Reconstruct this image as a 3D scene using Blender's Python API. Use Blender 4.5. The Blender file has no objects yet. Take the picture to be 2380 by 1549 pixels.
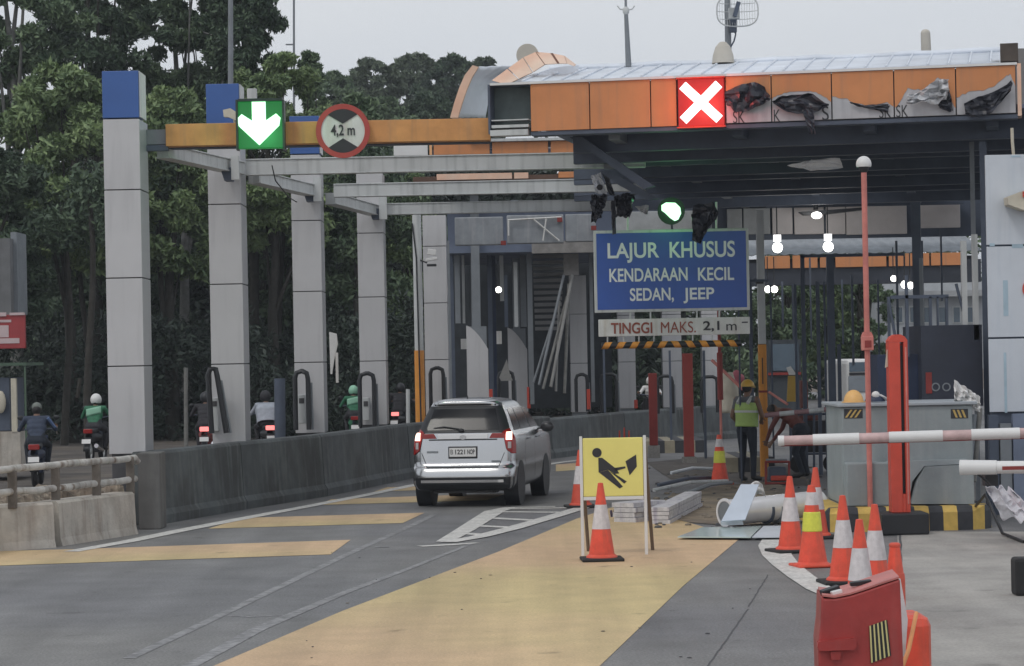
import bpy, bmesh, math, random
import numpy as np
from mathutils import Vector, Matrix, noise
R = math.radians
S = bpy.context.scene
COL = S.collection
random.seed(7)

# ------------------------------------------------------------------ camera, world, sun, exposure
FPX = 6000.0          # focal length in units of a 2380 px wide frame
EYE = 2.2
ROLL = R(1.1)
cR, sR = math.cos(ROLL), math.sin(ROLL)
cam = bpy.data.cameras.new("camera")
cam.sensor_width = 36.0
cam.lens = 36.0 * FPX / 2380.0
cam.shift_y = 56.5 / 2380.0
cam.clip_start = 0.5
cam.clip_end = 3000
co = bpy.data.objects.new("camera", cam)
COL.objects.link(co)
co.matrix_world = Matrix(((cR, sR, 0, 0), (0, 0, -1, 0), (-sR, cR, 0, EYE), (0, 0, 0, 1)))
S.camera = co

SUN_EL, SUN_AZ = R(52), R(215)      # from behind the camera, left of it
w = bpy.data.worlds.new("World")
S.world = w
w.use_nodes = True
nt = w.node_tree
for n in list(nt.nodes): nt.nodes.remove(n)
sky = nt.nodes.new("ShaderNodeTexSky")
sky.sky_type = 'NISHITA'
sky.sun_disc = False
sky.sun_elevation = SUN_EL
sky.sun_rotation = SUN_AZ
sky.dust_density = 3.0
mx = nt.nodes.new("ShaderNodeMix"); mx.data_type = 'RGBA'
mx.inputs[0].default_value = 0.86
mx.inputs[7].default_value = (6.5, 6.75, 7.15, 1)
bg = nt.nodes.new("ShaderNodeBackground")
bg.inputs[1].default_value = 0.10
out = nt.nodes.new("ShaderNodeOutputWorld")
# thin broken overcast: a few per cent of brightness change across the sky
gt = nt.nodes.new("ShaderNodeTexCoord"); mpn = nt.nodes.new("ShaderNodeMapping"); mpn.inputs["Scale"].default_value = (1.5, 1.5, 7)
cn = nt.nodes.new("ShaderNodeTexNoise"); cn.inputs["Scale"].default_value = 1.6; cn.inputs["Detail"].default_value = 5
cr = nt.nodes.new("ShaderNodeMix"); cr.data_type = 'RGBA'
cr.inputs[6].default_value = (7.5, 7.8, 8.35, 1); cr.inputs[7].default_value = (8.2, 8.4, 8.7, 1)
nt.links.new(gt.outputs["Generated"], mpn.inputs[0]); nt.links.new(mpn.outputs[0], cn.inputs["Vector"])
cm_ = nt.nodes.new("ShaderNodeMapRange"); cm_.inputs[1].default_value = .35; cm_.inputs[2].default_value = .65
nt.links.new(cn.outputs[0], cm_.inputs[0]); nt.links.new(cm_.outputs[0], cr.inputs[0]); nt.links.new(cr.outputs[2], mx.inputs[7])
nt.links.new(sky.outputs[0], mx.inputs[6])
nt.links.new(mx.outputs[2], bg.inputs[0])
nt.links.new(bg.outputs[0], out.inputs[0])
sl = bpy.data.lights.new("sun", 'SUN')
sl.energy = 0.6
sl.angle = R(12)
sl.color = (1.0, 0.96, 0.9)
so = bpy.data.objects.new("sun", sl)
COL.objects.link(so)
sd = Vector((math.sin(SUN_AZ) * math.cos(SUN_EL), math.cos(SUN_AZ) * math.cos(SUN_EL), math.sin(SUN_EL)))
so.rotation_euler = sd.to_track_quat('Z', 'Y').to_euler()
so.location = sd * 60
S.view_settings.view_transform = 'Standard'
S.view_settings.look = 'None'
S.view_settings.exposure = 0.0
S.view_settings.gamma = 1.0

# ------------------------------------------------------------------ helpers
def W(u, v, Y):
    """real point at depth Y that the survey of the photograph (2380 px wide) puts at (u, v)"""
    xc, yc = (u - 1190) / FPX, (831 - v) / FPX
    return Vector((Y * (xc * cR + yc * sR), Y, EYE + Y * (-xc * sR + yc * cR)))
def G(u, v, h=0.0):
    xc, yc = (u - 1190) / FPX, (831 - v) / FPX
    t = (h - EYE) / (-xc * sR + yc * cR)
    return Vector((t * (xc * cR + yc * sR), t, h))
def px(Y): return Y / FPX
def lin(c): return tuple(((x / 255) / 12.92 if x / 255 <= .04045 else ((x / 255 + .055) / 1.055) ** 2.4) for x in c)

_m = {}
def mat(name, col, rough=.6, metal=0.0, var=.14, scale=2.5, bump=0.0, bscale=40, emit=None, es=0.0, spec=.5, col2=None, scale2=None, streak=None, trans=0.0, alpha=1.0):
    """procedural material: base colour broken up by noise, optional second colour in patches, optional vertical streaks"""
    if name in _m: return _m[name]
    m = bpy.data.materials.new(name); m.use_nodes = True; _m[name] = m
    t = m.node_tree; b = t.nodes["Principled BSDF"]; N = t.nodes.new; L = t.links.new
    b.inputs["Roughness"].default_value = rough
    b.inputs["Metallic"].default_value = metal
    b.inputs["Specular IOR Level"].default_value = spec
    if trans: b.inputs["Transmission Weight"].default_value = trans
    if alpha < 1: b.inputs["Alpha"].default_value = alpha
    tc = N("ShaderNodeTexCoord")
    nz = N("ShaderNodeTexNoise"); nz.inputs["Scale"].default_value = scale; nz.inputs["Detail"].default_value = 7; nz.inputs["Roughness"].default_value = .62
    L(tc.outputs["Object"], nz.inputs["Vector"])
    mr = N("ShaderNodeMapRange"); mr.inputs[1].default_value = .3; mr.inputs[2].default_value = .7
    mr.inputs[3].default_value = 1 - var; mr.inputs[4].default_value = 1 + var
    L(nz.outputs[0], mr.inputs[0])
    vm = N("ShaderNodeMix"); vm.data_type = 'RGBA'; vm.blend_type = 'MULTIPLY'; vm.inputs[0].default_value = 1
    base = None
    if col2 is not None:
        n2 = N("ShaderNodeTexNoise"); n2.inputs["Scale"].default_value = scale2 or scale * .4; n2.inputs["Detail"].default_value = 4
        L(tc.outputs["Object"], n2.inputs["Vector"])
        r2 = N("ShaderNodeMapRange"); r2.inputs[1].default_value = .42; r2.inputs[2].default_value = .62
        L(n2.outputs[0], r2.inputs[0])
        cm = N("ShaderNodeMix"); cm.data_type = 'RGBA'
        cm.inputs[6].default_value = (*col, 1); cm.inputs[7].default_value = (*col2, 1)
        L(r2.outputs[0], cm.inputs[0]); base = cm.outputs[2]
    if streak is not None:
        mp = N("ShaderNodeMapping"); mp.inputs["Scale"].default_value = (9, 9, .7)
        L(tc.outputs["Object"], mp.inputs[0])
        n3 = N("ShaderNodeTexNoise"); n3.inputs["Scale"].default_value = 1.0; n3.inputs["Detail"].default_value = 6
        L(mp.outputs[0], n3.inputs["Vector"])
        r3 = N("ShaderNodeMapRange"); r3.inputs[1].default_value = .5; r3.inputs[2].default_value = .72
        L(n3.outputs[0], r3.inputs[0])
        sm = N("ShaderNodeMix"); sm.data_type = 'RGBA'
        sm.inputs[7].default_value = (*streak, 1)
        if base: L(base, sm.inputs[6])
        else: sm.inputs[6].default_value = (*col, 1)
        L(r3.outputs[0], sm.inputs[0]); base = sm.outputs[2]
    if base: L(base, vm.inputs[6])
    else: vm.inputs[6].default_value = (*col, 1)
    L(mr.outputs[0], vm.inputs[7])
    L(vm.outputs[2], b.inputs["Base Color"])
    if bump:
        nb = N("ShaderNodeTexNoise"); nb.inputs["Scale"].default_value = bscale; nb.inputs["Detail"].default_value = 5
        L(tc.outputs["Object"], nb.inputs["Vector"])
        bp = N("ShaderNodeBump"); bp.inputs["Strength"].default_value = bump; bp.inputs["Distance"].default_value = .02
        L(nb.outputs[0], bp.inputs["Height"]); L(bp.outputs[0], b.inputs["Normal"])
    if emit:
        b.inputs["Emission Color"].default_value = (*emit, 1); b.inputs["Emission Strength"].default_value = es
    return m

def grain(m, lo=.75, hi=1.25, fine=55, track=None, stain=None):
    """aggregate grain, wheel tracks along the lane and dark drips on a road surface"""
    t = m.node_tree; b = t.nodes["Principled BSDF"]; N = t.nodes.new; L = t.links.new
    src = b.inputs["Base Color"].links[0].from_socket
    tc = N("ShaderNodeTexCoord"); f = N("ShaderNodeTexNoise"); f.inputs["Scale"].default_value = fine; f.inputs["Detail"].default_value = 4; L(tc.outputs["Object"], f.inputs["Vector"])
    r = N("ShaderNodeMapRange"); r.inputs[1].default_value = .3; r.inputs[2].default_value = .7; r.inputs[3].default_value = lo; r.inputs[4].default_value = hi; L(f.outputs[0], r.inputs[0])
    fac = r.outputs[0]
    if track:
        mp = N("ShaderNodeMapping"); mp.inputs["Rotation"].default_value = (0, 0, track); mp.inputs["Scale"].default_value = (1.5, .07, 1); L(tc.outputs["Object"], mp.inputs[0])
        n2 = N("ShaderNodeTexNoise"); n2.inputs["Scale"].default_value = 1.0; n2.inputs["Detail"].default_value = 6; L(mp.outputs[0], n2.inputs["Vector"])
        r2 = N("ShaderNodeMapRange"); r2.inputs[1].default_value = .35; r2.inputs[2].default_value = .65; r2.inputs[3].default_value = .84; r2.inputs[4].default_value = 1.14; L(n2.outputs[0], r2.inputs[0])
        mu = N("ShaderNodeMath"); mu.operation = 'MULTIPLY'; L(fac, mu.inputs[0]); L(r2.outputs[0], mu.inputs[1]); fac = mu.outputs[0]
    if stain:
        n3 = N("ShaderNodeTexNoise"); n3.inputs["Scale"].default_value = stain; n3.inputs["Detail"].default_value = 3; L(tc.outputs["Object"], n3.inputs["Vector"])
        r3 = N("ShaderNodeMapRange"); r3.inputs[1].default_value = .66; r3.inputs[2].default_value = .74; r3.inputs[3].default_value = 1; r3.inputs[4].default_value = .6; L(n3.outputs[0], r3.inputs[0])
        mu = N("ShaderNodeMath"); mu.operation = 'MULTIPLY'; L(fac, mu.inputs[0]); L(r3.outputs[0], mu.inputs[1]); fac = mu.outputs[0]
    vm = N("ShaderNodeMix"); vm.data_type = 'RGBA'; vm.blend_type = 'MULTIPLY'; vm.inputs[0].default_value = 1
    L(src, vm.inputs[6]); L(fac, vm.inputs[7]); L(vm.outputs[2], b.inputs["Base Color"]); return m

def leafmat(name, dark, light, rough=.55):
    m = bpy.data.materials.new(name); m.use_nodes = True
    t = m.node_tree; b = t.nodes["Principled BSDF"]; N = t.nodes.new; L = t.links.new
    g = N("ShaderNodeNewGeometry"); r = N("ShaderNodeValToRGB")
    r.color_ramp.elements[0].color = (*dark, 1); r.color_ramp.elements[1].color = (*light, 1)
    tc = N("ShaderNodeTexCoord"); nz = N("ShaderNodeTexNoise"); nz.inputs["Scale"].default_value = .8; nz.inputs["Detail"].default_value = 3
    L(tc.outputs["Object"], nz.inputs["Vector"])
    ad = N("ShaderNodeMath"); ad.operation = 'ADD'
    mu = N("ShaderNodeMath"); mu.operation = 'MULTIPLY'; mu.inputs[1].default_value = .55
    m2 = N("ShaderNodeMapRange"); m2.inputs[1].default_value = .3; m2.inputs[2].default_value = .7; m2.inputs[3].default_value = 0; m2.inputs[4].default_value = .5
    L(g.outputs["Random Per Island"], mu.inputs[0]); L(nz.outputs[0], m2.inputs[0])
    L(mu.outputs[0], ad.inputs[0]); L(m2.outputs[0], ad.inputs[1]); L(ad.outputs[0], r.inputs[0])
    L(r.outputs[0], b.inputs["Base Color"]); b.inputs["Roughness"].default_value = rough
    b.inputs["Specular IOR Level"].default_value = .3
    return m

def WM(o):
    b = Matrix.LocRotScale(o.location, o.rotation_euler, o.scale)
    return (WM(o.parent) @ b) if o.parent else b

def tag(o, label=None, cat=None, group=None, kind=None):
    if label: o["label"] = label
    if cat: o["category"] = cat
    if group: o["group"] = group
    if kind: o["kind"] = kind
    return o
def thing(name, label, cat, loc=(0, 0, 0), rz=0.0, group=None):
    o = bpy.data.objects.new(name, None); o.empty_display_size = .2
    COL.objects.link(o); o.location = loc; o.rotation_euler = (0, 0, rz)
    return tag(o, label, cat, group)

class MB:
    def __init__(s): s.v = []; s.f = []; s.m = []; s.sm = []
    def add(s, vs, fs, mi=0, smooth=False):
        o = len(s.v); s.v.extend([tuple(v) for v in vs])
        for f in fs:
            s.f.append([o + i for i in f]); s.m.append(mi); s.sm.append(smooth)
        return s
    def box(s, x0, x1, y0, y1, z0, z1, mi=0, M=None):
        vs = [Vector(p) for p in ((x0, y0, z0), (x1, y0, z0), (x1, y1, z0), (x0, y1, z0), (x0, y0, z1), (x1, y0, z1), (x1, y1, z1), (x0, y1, z1))]
        if M: vs = [M @ v for v in vs]
        return s.add(vs, [(0, 3, 2, 1), (4, 5, 6, 7), (0, 1, 5, 4), (1, 2, 6, 5), (2, 3, 7, 6), (3, 0, 4, 7)], mi)
    def cbox(s, c, d, rot=(0, 0, 0), mi=0):
        from mathutils import Euler
        M = Matrix.Translation(c) @ Euler(rot).to_matrix().to_4x4()
        return s.box(-d[0] / 2, d[0] / 2, -d[1] / 2, d[1] / 2, -d[2] / 2, d[2] / 2, mi, M)
    def rect(s, u0, v0, u1, v1, Y, dep, mi=0):
        """box whose front face covers the surveyed rectangle at depth Y"""
        c = W((u0 + u1) / 2, (v0 + v1) / 2, Y); hw = abs(u1 - u0) / 2 * px(Y); hh = abs(v1 - v0) / 2 * px(Y)
        return s.box(c.x - hw, c.x + hw, Y, Y + dep, c.z - hh, c.z + hh, mi)
    def cyl(s, p0, p1, r0, r1=None, n=14, mi=0, caps=True):
        p0, p1 = Vector(p0), Vector(p1); r1 = r0 if r1 is None else r1
        d = (p1 - p0).normalized(); a = d.orthogonal().normalized(); b = d.cross(a)
        vs = []
        for p, r in ((p0, r0), (p1, r1)):
            for i in range(n):
                t = 2 * math.pi * i / n
                vs.append(p + a * (r * math.cos(t)) + b * (r * math.sin(t)))
        s.add(vs, [(i, (i + 1) % n, n + (i + 1) % n, n + i) for i in range(n)], mi, True)
        if caps: s.add(vs, [tuple(range(n - 1, -1, -1)), tuple(range(n, 2 * n))], mi)
        return s
    def tube(s, pts, r, n=8, mi=0):
        pts = [Vector(p) for p in pts]; vs = []; fs = []
        a = None
        for k, p in enumerate(pts):
            d = (pts[min(k + 1, len(pts) - 1)] - pts[max(k - 1, 0)]).normalized()
            a = (a - d * a.dot(d)).normalized() if a is not None and (a - d * a.dot(d)).length > 1e-4 else d.orthogonal().normalized()
            b = d.cross(a); rr = r[k] if isinstance(r, (list, tuple)) else r
            for i in range(n):
                t = 2 * math.pi * i / n
                vs.append(p + a * (rr * math.cos(t)) + b * (rr * math.sin(t)))
        for k in range(len(pts) - 1):
            for i in range(n):
                j = (i + 1) % n
                fs.append((k * n + i, k * n + j, (k + 1) * n + j, (k + 1) * n + i))
        s.add(vs, fs, mi, True)
        s.add(vs[:n], [tuple(range(n - 1, -1, -1))], mi); s.add(vs[-n:], [tuple(range(n))], mi)
        return s
    def lathe(s, prof, base=(0, 0, 0), n=28, mis=None, mi=0):
        base = Vector(base)
        for k in range(len(prof) - 1):
            vs = []
            for r, z in (prof[k], prof[k + 1]):
                for i in range(n):
                    t = 2 * math.pi * i / n
                    vs.append(base + Vector((r * math.cos(t), r * math.sin(t), z)))
            s.add(vs, [(i, (i + 1) % n, n + (i + 1) % n, n + i) for i in range(n)], mis[k] if mis else mi, True)
        return s
    def prism(s, pts, vec, mi=0, mi_side=None):
        pts = [Vector(p) for p in pts]; vec = Vector(vec); n = len(pts)
        vs = pts + [p + vec for p in pts]
        s.add(vs, [tuple(range(n)), tuple(range(2 * n - 1, n - 1, -1))], mi)
        s.add(vs, [((i + 1) % n, i, n + i, n + (i + 1) % n) for i in range(n)], mi if mi_side is None else mi_side)
        return s
    def ell(s, c, r, n=14, mi=0, z0=-1.0):
        """ellipsoid, optionally cut off below z0 (fraction of its height)"""
        c = Vector(c); r = (r, r, r) if not hasattr(r, '__len__') else r
        a0 = math.asin(max(-1, z0)); vs = []; fs = []; m = n // 2 + 1
        for k in range(m + 1):
            a = a0 + (math.pi / 2 - a0) * k / m
            for i in range(n):
                t = 2 * math.pi * i / n
                vs.append(c + Vector((r[0] * math.cos(a) * math.cos(t), r[1] * math.cos(a) * math.sin(t), r[2] * math.sin(a))))
        for k in range(m):
            for i in range(n):
                fs.append((k * n + i, k * n + (i + 1) % n, (k + 1) * n + (i + 1) % n, (k + 1) * n + i))
        return s.add(vs, fs, mi, True)
    def grid(s, fn, nu, nv, mi=0, smooth=True):
        vs = [fn(i / nu, j / nv) for j in range(nv + 1) for i in range(nu + 1)]
        fs = [(j * (nu + 1) + i, j * (nu + 1) + i + 1, (j + 1) * (nu + 1) + i + 1, (j + 1) * (nu + 1) + i) for j in range(nv) for i in range(nu)]
        return s.add(vs, fs, mi, smooth)
    def build(s, name, mats, parent=None, bevel=0.0, solid=0.0, weld=False, sub=0):
        me = bpy.data.meshes.new(name)
        if not isinstance(mats, (list, tuple)): mats = [mats]
        vs = np.array(s.v, dtype=float) if s.v else np.zeros((0, 3))
        if parent is None:
            lo, hi = vs.min(0), vs.max(0); org = Vector(((lo[0] + hi[0]) / 2, (lo[1] + hi[1]) / 2, lo[2]))
            inv = Matrix.Translation(-org)
        else: inv = WM(parent).inverted()
        A = np.array(inv)
        vs = vs @ A[:3, :3].T + A[:3, 3]
        me.from_pydata(vs.tolist(), [], s.f)
        for m in mats: me.materials.append(m)
        me.polygons.foreach_set("material_index", s.m); me.polygons.foreach_set("use_smooth", s.sm)
        if weld:
            bm = bmesh.new(); bm.from_mesh(me); bmesh.ops.remove_doubles(bm, verts=bm.verts, dist=1e-4)
            bmesh.ops.recalc_face_normals(bm, faces=bm.faces); bm.to_mesh(me); bm.free()
        me.update()
        o = bpy.data.objects.new(name, me); COL.objects.link(o)
        if parent is None: o.location = org
        else: o.parent = parent
        if solid:
            q = o.modifiers.new("solid", 'SOLIDIFY'); q.thickness = solid; q.offset = 0
        if bevel:
            q = o.modifiers.new("bevel", 'BEVEL'); q.width = bevel; q.segments = 2; q.limit_method = 'ANGLE'; q.angle_limit = R(40)
        if sub:
            q = o.modifiers.new("sub", 'SUBSURF'); q.levels = sub; q.render_levels = sub
        return o

def dup(o, loc=None, rz=None, label=None, scale=None):
    def cp(x, par):
        c = x.copy(); COL.objects.link(c)
        if par: c.parent = par
        for ch in list(x.children): cp(ch, c)
        return c
    c = cp(o, None)
    if loc is not None: c.location = loc
    if rz is not None: c.rotation_euler = (c.rotation_euler[0], c.rotation_euler[1], rz)
    if scale is not None: c.scale = (scale,) * 3
    if label: c["label"] = label
    return c

def text(name, body, M, w_, h_, m, parent, dep=.006):
    """lettering: a flat font mesh fitted into w_ x h_ round the origin of M (XZ plane, facing -Y)"""
    cu = bpy.data.curves.new("t", 'FONT'); cu.body = body; cu.extrude = 0; cu.offset = 0 if ('M' in body or len(body) < 3) else .02
    to = bpy.data.objects.new("t", cu); COL.objects.link(to)
    bpy.context.view_layer.update()
    me = bpy.data.meshes.new_from_object(to.evaluated_get(bpy.context.evaluated_depsgraph_get()))
    bpy.data.objects.remove(to)
    vs = np.array([v.co[:] for v in me.vertices]); lo, hi = vs.min(0), vs.max(0)
    pts = [M @ Vector((((x - lo[0]) / (hi[0] - lo[0]) - .5) * w_, -dep, ((y - lo[1]) / (hi[1] - lo[1]) - .5) * h_)) for x, y, _ in vs]
    mb = MB(); mb.add(pts, [tuple(p.vertices) for p in me.polygons])
    bpy.data.meshes.remove(me)
    return mb.build(name, m, parent)
T = Matrix.Translation

def struct(name, mb, m, **k): return tag(mb.build(name, m, **k), kind='structure')
def sheet(name, uvs, h, m):
    mb = MB(); mb.add([G(u, v, h) for u, v in uvs], [tuple(range(len(uvs)))])
    o = mb.build(name, m); 
    if o.data.polygons[0].normal.z < 0: o.data.flip_normals()
    return tag(o, kind='structure')
# ------------------------------------------------------------------ materials
M_ = dict(
 asphalt=mat('asphalt', (.150, .150, .155), .62, var=.2, scale=1.2, bump=.35, bscale=60, col2=(.19, .187, .18), scale2=.16),
 dirt=mat('dirt', (.11, .085, .065), .95, var=.4, scale=1.5, bump=.5, bscale=12, col2=(.17, .14, .11)),
 concrete=mat('concrete', (.345, .33, .305), .85, var=.16, scale=1.6, bump=.3, bscale=30, col2=(.29, .278, .26), scale2=.5),
 oldconc=mat('old concrete', (.50, .47, .42), .9, var=.25, scale=2.2, bump=.4, bscale=25, streak=(.33, .29, .25), col2=(.42, .38, .33), scale2=1.4),
 darkconc=mat('painted dark concrete', (.098, .11, .114), .75, var=.3, scale=2.2, bump=.2, bscale=20, streak=(.125, .14, .14), col2=(.062, .066, .066), scale2=.8),
 yellow=mat('yellow road paint', (.60, .42, .255), .7, var=.10, scale=2, bump=.3, bscale=60, col2=(.53, .42, .21), scale2=.12),
 white=mat('white road paint', (.62, .61, .58), .7, var=.2, scale=4, bump=.2),
 faded=mat('worn road paint', (.255, .255, .26), .7, var=.35, scale=3),
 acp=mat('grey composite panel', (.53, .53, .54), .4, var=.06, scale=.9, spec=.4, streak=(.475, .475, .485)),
 acpshade=mat('shaded grey panel side', (.36, .37, .39), .3, var=.07, scale=.8),  # darker copy of the panel grey: shade on column sides put into the colour
 acpw=mat('pale wall panel', (.58, .62, .67), .5, var=.07, scale=1.5, streak=(.52, .57, .63)),
 joint=mat('dark joint', (.08, .08, .085), .8),
 blue=mat('blue cap panel', (.045, .12, .36), .4, var=.06),
 orange=mat('orange panel', (.60, .24, .09), .45, var=.10, scale=1.6, streak=(.50, .22, .10)),
 orange2=mat('weathered orange panel', (.60, .29, .10), .6, var=.16, scale=3, streak=(.50, .26, .11)),
 oredge=mat('orange panel edge', (.82, .45, .22), .5),
 peach=mat('peach flashing', (.80, .50, .36), .55, var=.12, scale=2, col2=(.74, .56, .44)),
 roof=mat('roof sheet', (.70, .75, .82), .4, metal=.0, var=.12, scale=2),
 steelw=mat('white painted steel', (.55, .57, .57), .5, var=.1, scale=1.5, streak=(.40, .42, .42)),
 steeld=mat('dark steel', (.08, .10, .14), .6, var=.2, scale=2),
 steelg=mat('grey steel', (.20, .22, .24), .5, var=.15),
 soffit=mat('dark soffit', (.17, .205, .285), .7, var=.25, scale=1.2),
 black=mat('black plastic', (.018, .02, .024), .45, var=.2),
 rubber=mat('rubber', (.02, .02, .021), .8, var=.2),
 film=mat('torn black film', (.03, .033, .045), .35, var=.4, scale=6),
 filmw=mat('torn silver film', (.50, .51, .53), .35, metal=.3, var=.35, scale=6),
 whitep=mat('white plastic', (.72, .72, .71), .4, var=.05),
 cream=mat('cream paint', (.58, .54, .44), .7, var=.15, scale=4),
 coneO=mat('cone orange', (.84, .09, .045), .48, var=.16, scale=7, col2=(.66, .08, .04), streak=(.50, .10, .06)),
 coneF=mat('faded cone orange', (.66, .09, .05), .5, var=.15, scale=5),
 coneW=mat('cone white band', (.66, .62, .62), .45, var=.16, scale=12, streak=(.46, .42, .42)),
 coneY=mat('yellow green reflector', (.72, .72, .08), .35, var=.1, scale=20),
 redp=mat('red plastic', (.36, .042, .037), .5, var=.2, scale=4, bump=.15, bscale=14, col2=(.27, .045, .042), streak=(.36, .08, .07)),
 redpost=mat('red painted steel', (.60, .075, .045), .5, var=.12, scale=3, streak=(.48, .06, .04)),
 pink=mat('faded red paint', (.58, .20, .17), .6, var=.2, scale=5, streak=(.62, .30, .26)),
 darkred=mat('dark red paint', (.25, .035, .03), .6, var=.2),
 signblue=mat('sign blue', (.03, .095, .40), .35, var=.08),
 signwhite=mat('sign white', (.66, .66, .64), .5, var=.1, scale=5, streak=(.55, .52, .47)),
 signyel=mat('sign yellow', (.84, .75, .22), .4, var=.05),
 letter=mat('sign lettering white', (.78, .80, .82), .4, var=.05),
 letred=mat('dark red lettering', (.28, .07, .045), .6, var=.1),
 letblk=mat('dark lettering', (.03, .03, .035), .6, var=.1),
 boothgrey=mat('grey green painted concrete', (.27, .31, .32), .7, var=.14, scale=2, bump=.1, streak=(.31, .34, .35)),
 kerbY=mat('yellow kerb paint', (.58, .40, .10), .7, var=.22, scale=6),
 kerbK=mat('black kerb paint', (.035, .038, .045), .7, var=.25, scale=6),
 duct=mat('galvanised duct', (.86, .87, .90), .22, metal=.2, var=.08),
 glassy=mat('pale glass sheet', (.55, .68, .66), .12, var=.05, spec=.8),
 ledG=mat('green lamp', (.2, .8, .3), .4, emit=(.66, 1.0, .76), es=1.6),
 ledGd=mat('green lit panel', (.004, .02, .008), .4, emit=(.02, .42, .08), es=.36),
 ledW=mat('white lamp cross', (.8, .8, .8), .4, emit=(1.0, .93, .92), es=1.8),
 ledRd=mat('red lit panel', (.25, .015, .012), .4, emit=(.75, .035, .03), es=.32),
 bulb=mat('lit bulb', (.9, .9, .9), .4, emit=(1, .97, .92), es=7),
 brake=mat('lit brake lamp', (.9, .3, .2), .3, emit=(1, .74, .60), es=3.2),
 tailr=mat('red lamp glass', (.30, .012, .010), .15, var=.1, spec=.7),
 taillit=mat('lit tail lamp', (.9, .1, .1), .3, emit=(1, .26, .24), es=1.4),
 paint=mat('silver car paint', (.52, .53, .54), .2, metal=.95, var=.03, spec=.6),
 glass=mat('dark car glass', (.02, .022, .026), .12, var=.1, spec=.18),
 chrome=mat('chrome', (.75, .75, .76), .15, metal=.9, var=.05),
 skin=mat('skin', (.20, .115, .075), .55, var=.08, scale=8),
 vest=mat('lime vest', (.34, .48, .13), .6, var=.12, scale=8),
 shirtg=mat('grey shirt', (.12, .125, .13), .8, var=.2, scale=8),
 trous=mat('dark navy trousers', (.018, .024, .036), .85, var=.25, scale=8),
 shoe=mat('dark shoe', (.02, .02, .02), .6),
 helm=mat('yellow helmet', (.70, .42, .07), .4, var=.06),
 reflect=mat('silver reflective tape', (.62, .64, .62), .35, metal=.3, var=.1),
 jblue=mat('dark blue jacket', (.04, .055, .09), .8, var=.25, scale=8),
 jgreen=mat('green jacket', (.025, .15, .075), .7, var=.2, scale=8),
 jmint=mat('mint jacket panel', (.30, .58, .42), .6, var=.1, scale=8),
 jwhite=mat('pale grey raincoat', (.34, .37, .42), .6, var=.2, scale=8),
 jdark=mat('dark jacket', (.03, .03, .035), .8, var=.25, scale=8),
 brown=mat('brown red shirt', (.17, .055, .045), .8, var=.25, scale=8),
 hair=mat('black hair', (.012, .011, .011), .6),
 cap=mat('grey green cap', (.16, .18, .16), .7),
 bark=mat('bark', (.045, .042, .036), .95, var=.35, scale=6, bump=.5, bscale=14),
 barkp=mat('pale bark', (.19, .19, .18), .95, var=.3, scale=5, bump=.4, bscale=14),
 sand=mat('sandy rubble', (.27, .22, .155), .95, var=.35, scale=3, bump=.6, bscale=18, col2=(.17, .14, .11), scale2=1.2),
 tape=mat('blue tape', (.12, .34, .55), .5),
 facade=mat('white facade', (.42, .44, .46), .7, var=.1),
 window=mat('window glass', (.06, .10, .14), .1, spec=.7),
 navy=mat('dark navy panel', (.022, .035, .075), .5, var=.2),
 dullw=mat('dull white tube', (.26, .26, .25), .7, var=.2),
 orpost=mat('orange post paint', (.72, .30, .05), .55, var=.12, scale=4, streak=(.5, .2, .04)),
)
m_ = M_
grain(m_['asphalt'], .68, 1.32, 45, R(14), 2.2); grain(m_['yellow'], .86, 1.12, 40, R(14), 1.7); grain(m_['white'], .72, 1.15, 22); grain(m_['concrete'], .85, 1.15, 35, R(2), 1.1); grain(m_['faded'], .6, 1.2, 14)

# ------------------------------------------------------------------ ground, road, markings
mb = MB(); mb.add([(-600, -40, -.012), (600, -40, -.012), (600, 1500, -.012), (-600, 1500, -.012)], [(0, 1, 2, 3)])
struct('ground', mb, m_['dirt'])
mb = MB(); mb.add([(-14, -20, 0), (30, -20, 0), (30, 140, 0), (9, 140, 0), (3.5, 58, 0), (.6, 56.6, 0), (-1.95, 48.5, 0), (-5.1, 35.6, 0), (-6.6, 30, 0), (-14, 24, 0)], [tuple(range(10))])
struct('road', mb, m_['asphalt'])
mb = MB(); mb.add([(-40, 38, -.004), (-7.5, 38, -.004), (-2.6, 52, -.004), (1.2, 62, -.004), (10, 150, -.004), (-40, 150, -.004)], [tuple(range(6))])
struct('service_road', mb, mat('worn asphalt', (.085, .075, .066), .9, var=.35, scale=1.2, col2=(.13, .11, .09)))
# pale concrete slab on the right
q = [G(2085, 1236, .004), G(2420, 1236, .004), Vector((9, 9, .004)), Vector((2.4, 9, .004)), G(2098, 1549, .004)]
mb = MB(); mb.add(q, [tuple(range(5))]); struct('concrete_apron', mb, m_['concrete'])
mb = MB(); a, b = G(2093, 1240, .007), G(2100, 1549, .007)
n_ = 14; pts = [a.lerp(b, i / n_) + Vector((random.uniform(-.012, .012), 0, 0)) for i in range(n_ + 1)]
mb.add([p + Vector((-.013, 0, 0)) for p in pts] + [p + Vector((.013, 0, 0)) for p in pts], [(i, i + 1, n_ + 2 + i, n_ + 1 + i) for i in range(n_)])
struct('pavement_joint', mb, m_['joint'])
for k, (p0, p1) in enumerate((((1785, 1336), (1740, 1410)), ((1738, 1416), (1640, 1555)))):
    a, b = G(*p0, .004), G(*p1, .004); pts = [a.lerp(b, i / 20) + Vector((random.uniform(-.005, .005), 0, 0)) for i in range(21)]
    mb = MB(); mb.add([p + Vector((-.006, 0, 0)) for p in pts] + [p + Vector((.006, 0, 0)) for p in pts], [(i, i + 1, 22 + i, 21 + i) for i in range(20)])
    struct('road_crack', mb, m_['joint'])
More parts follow.
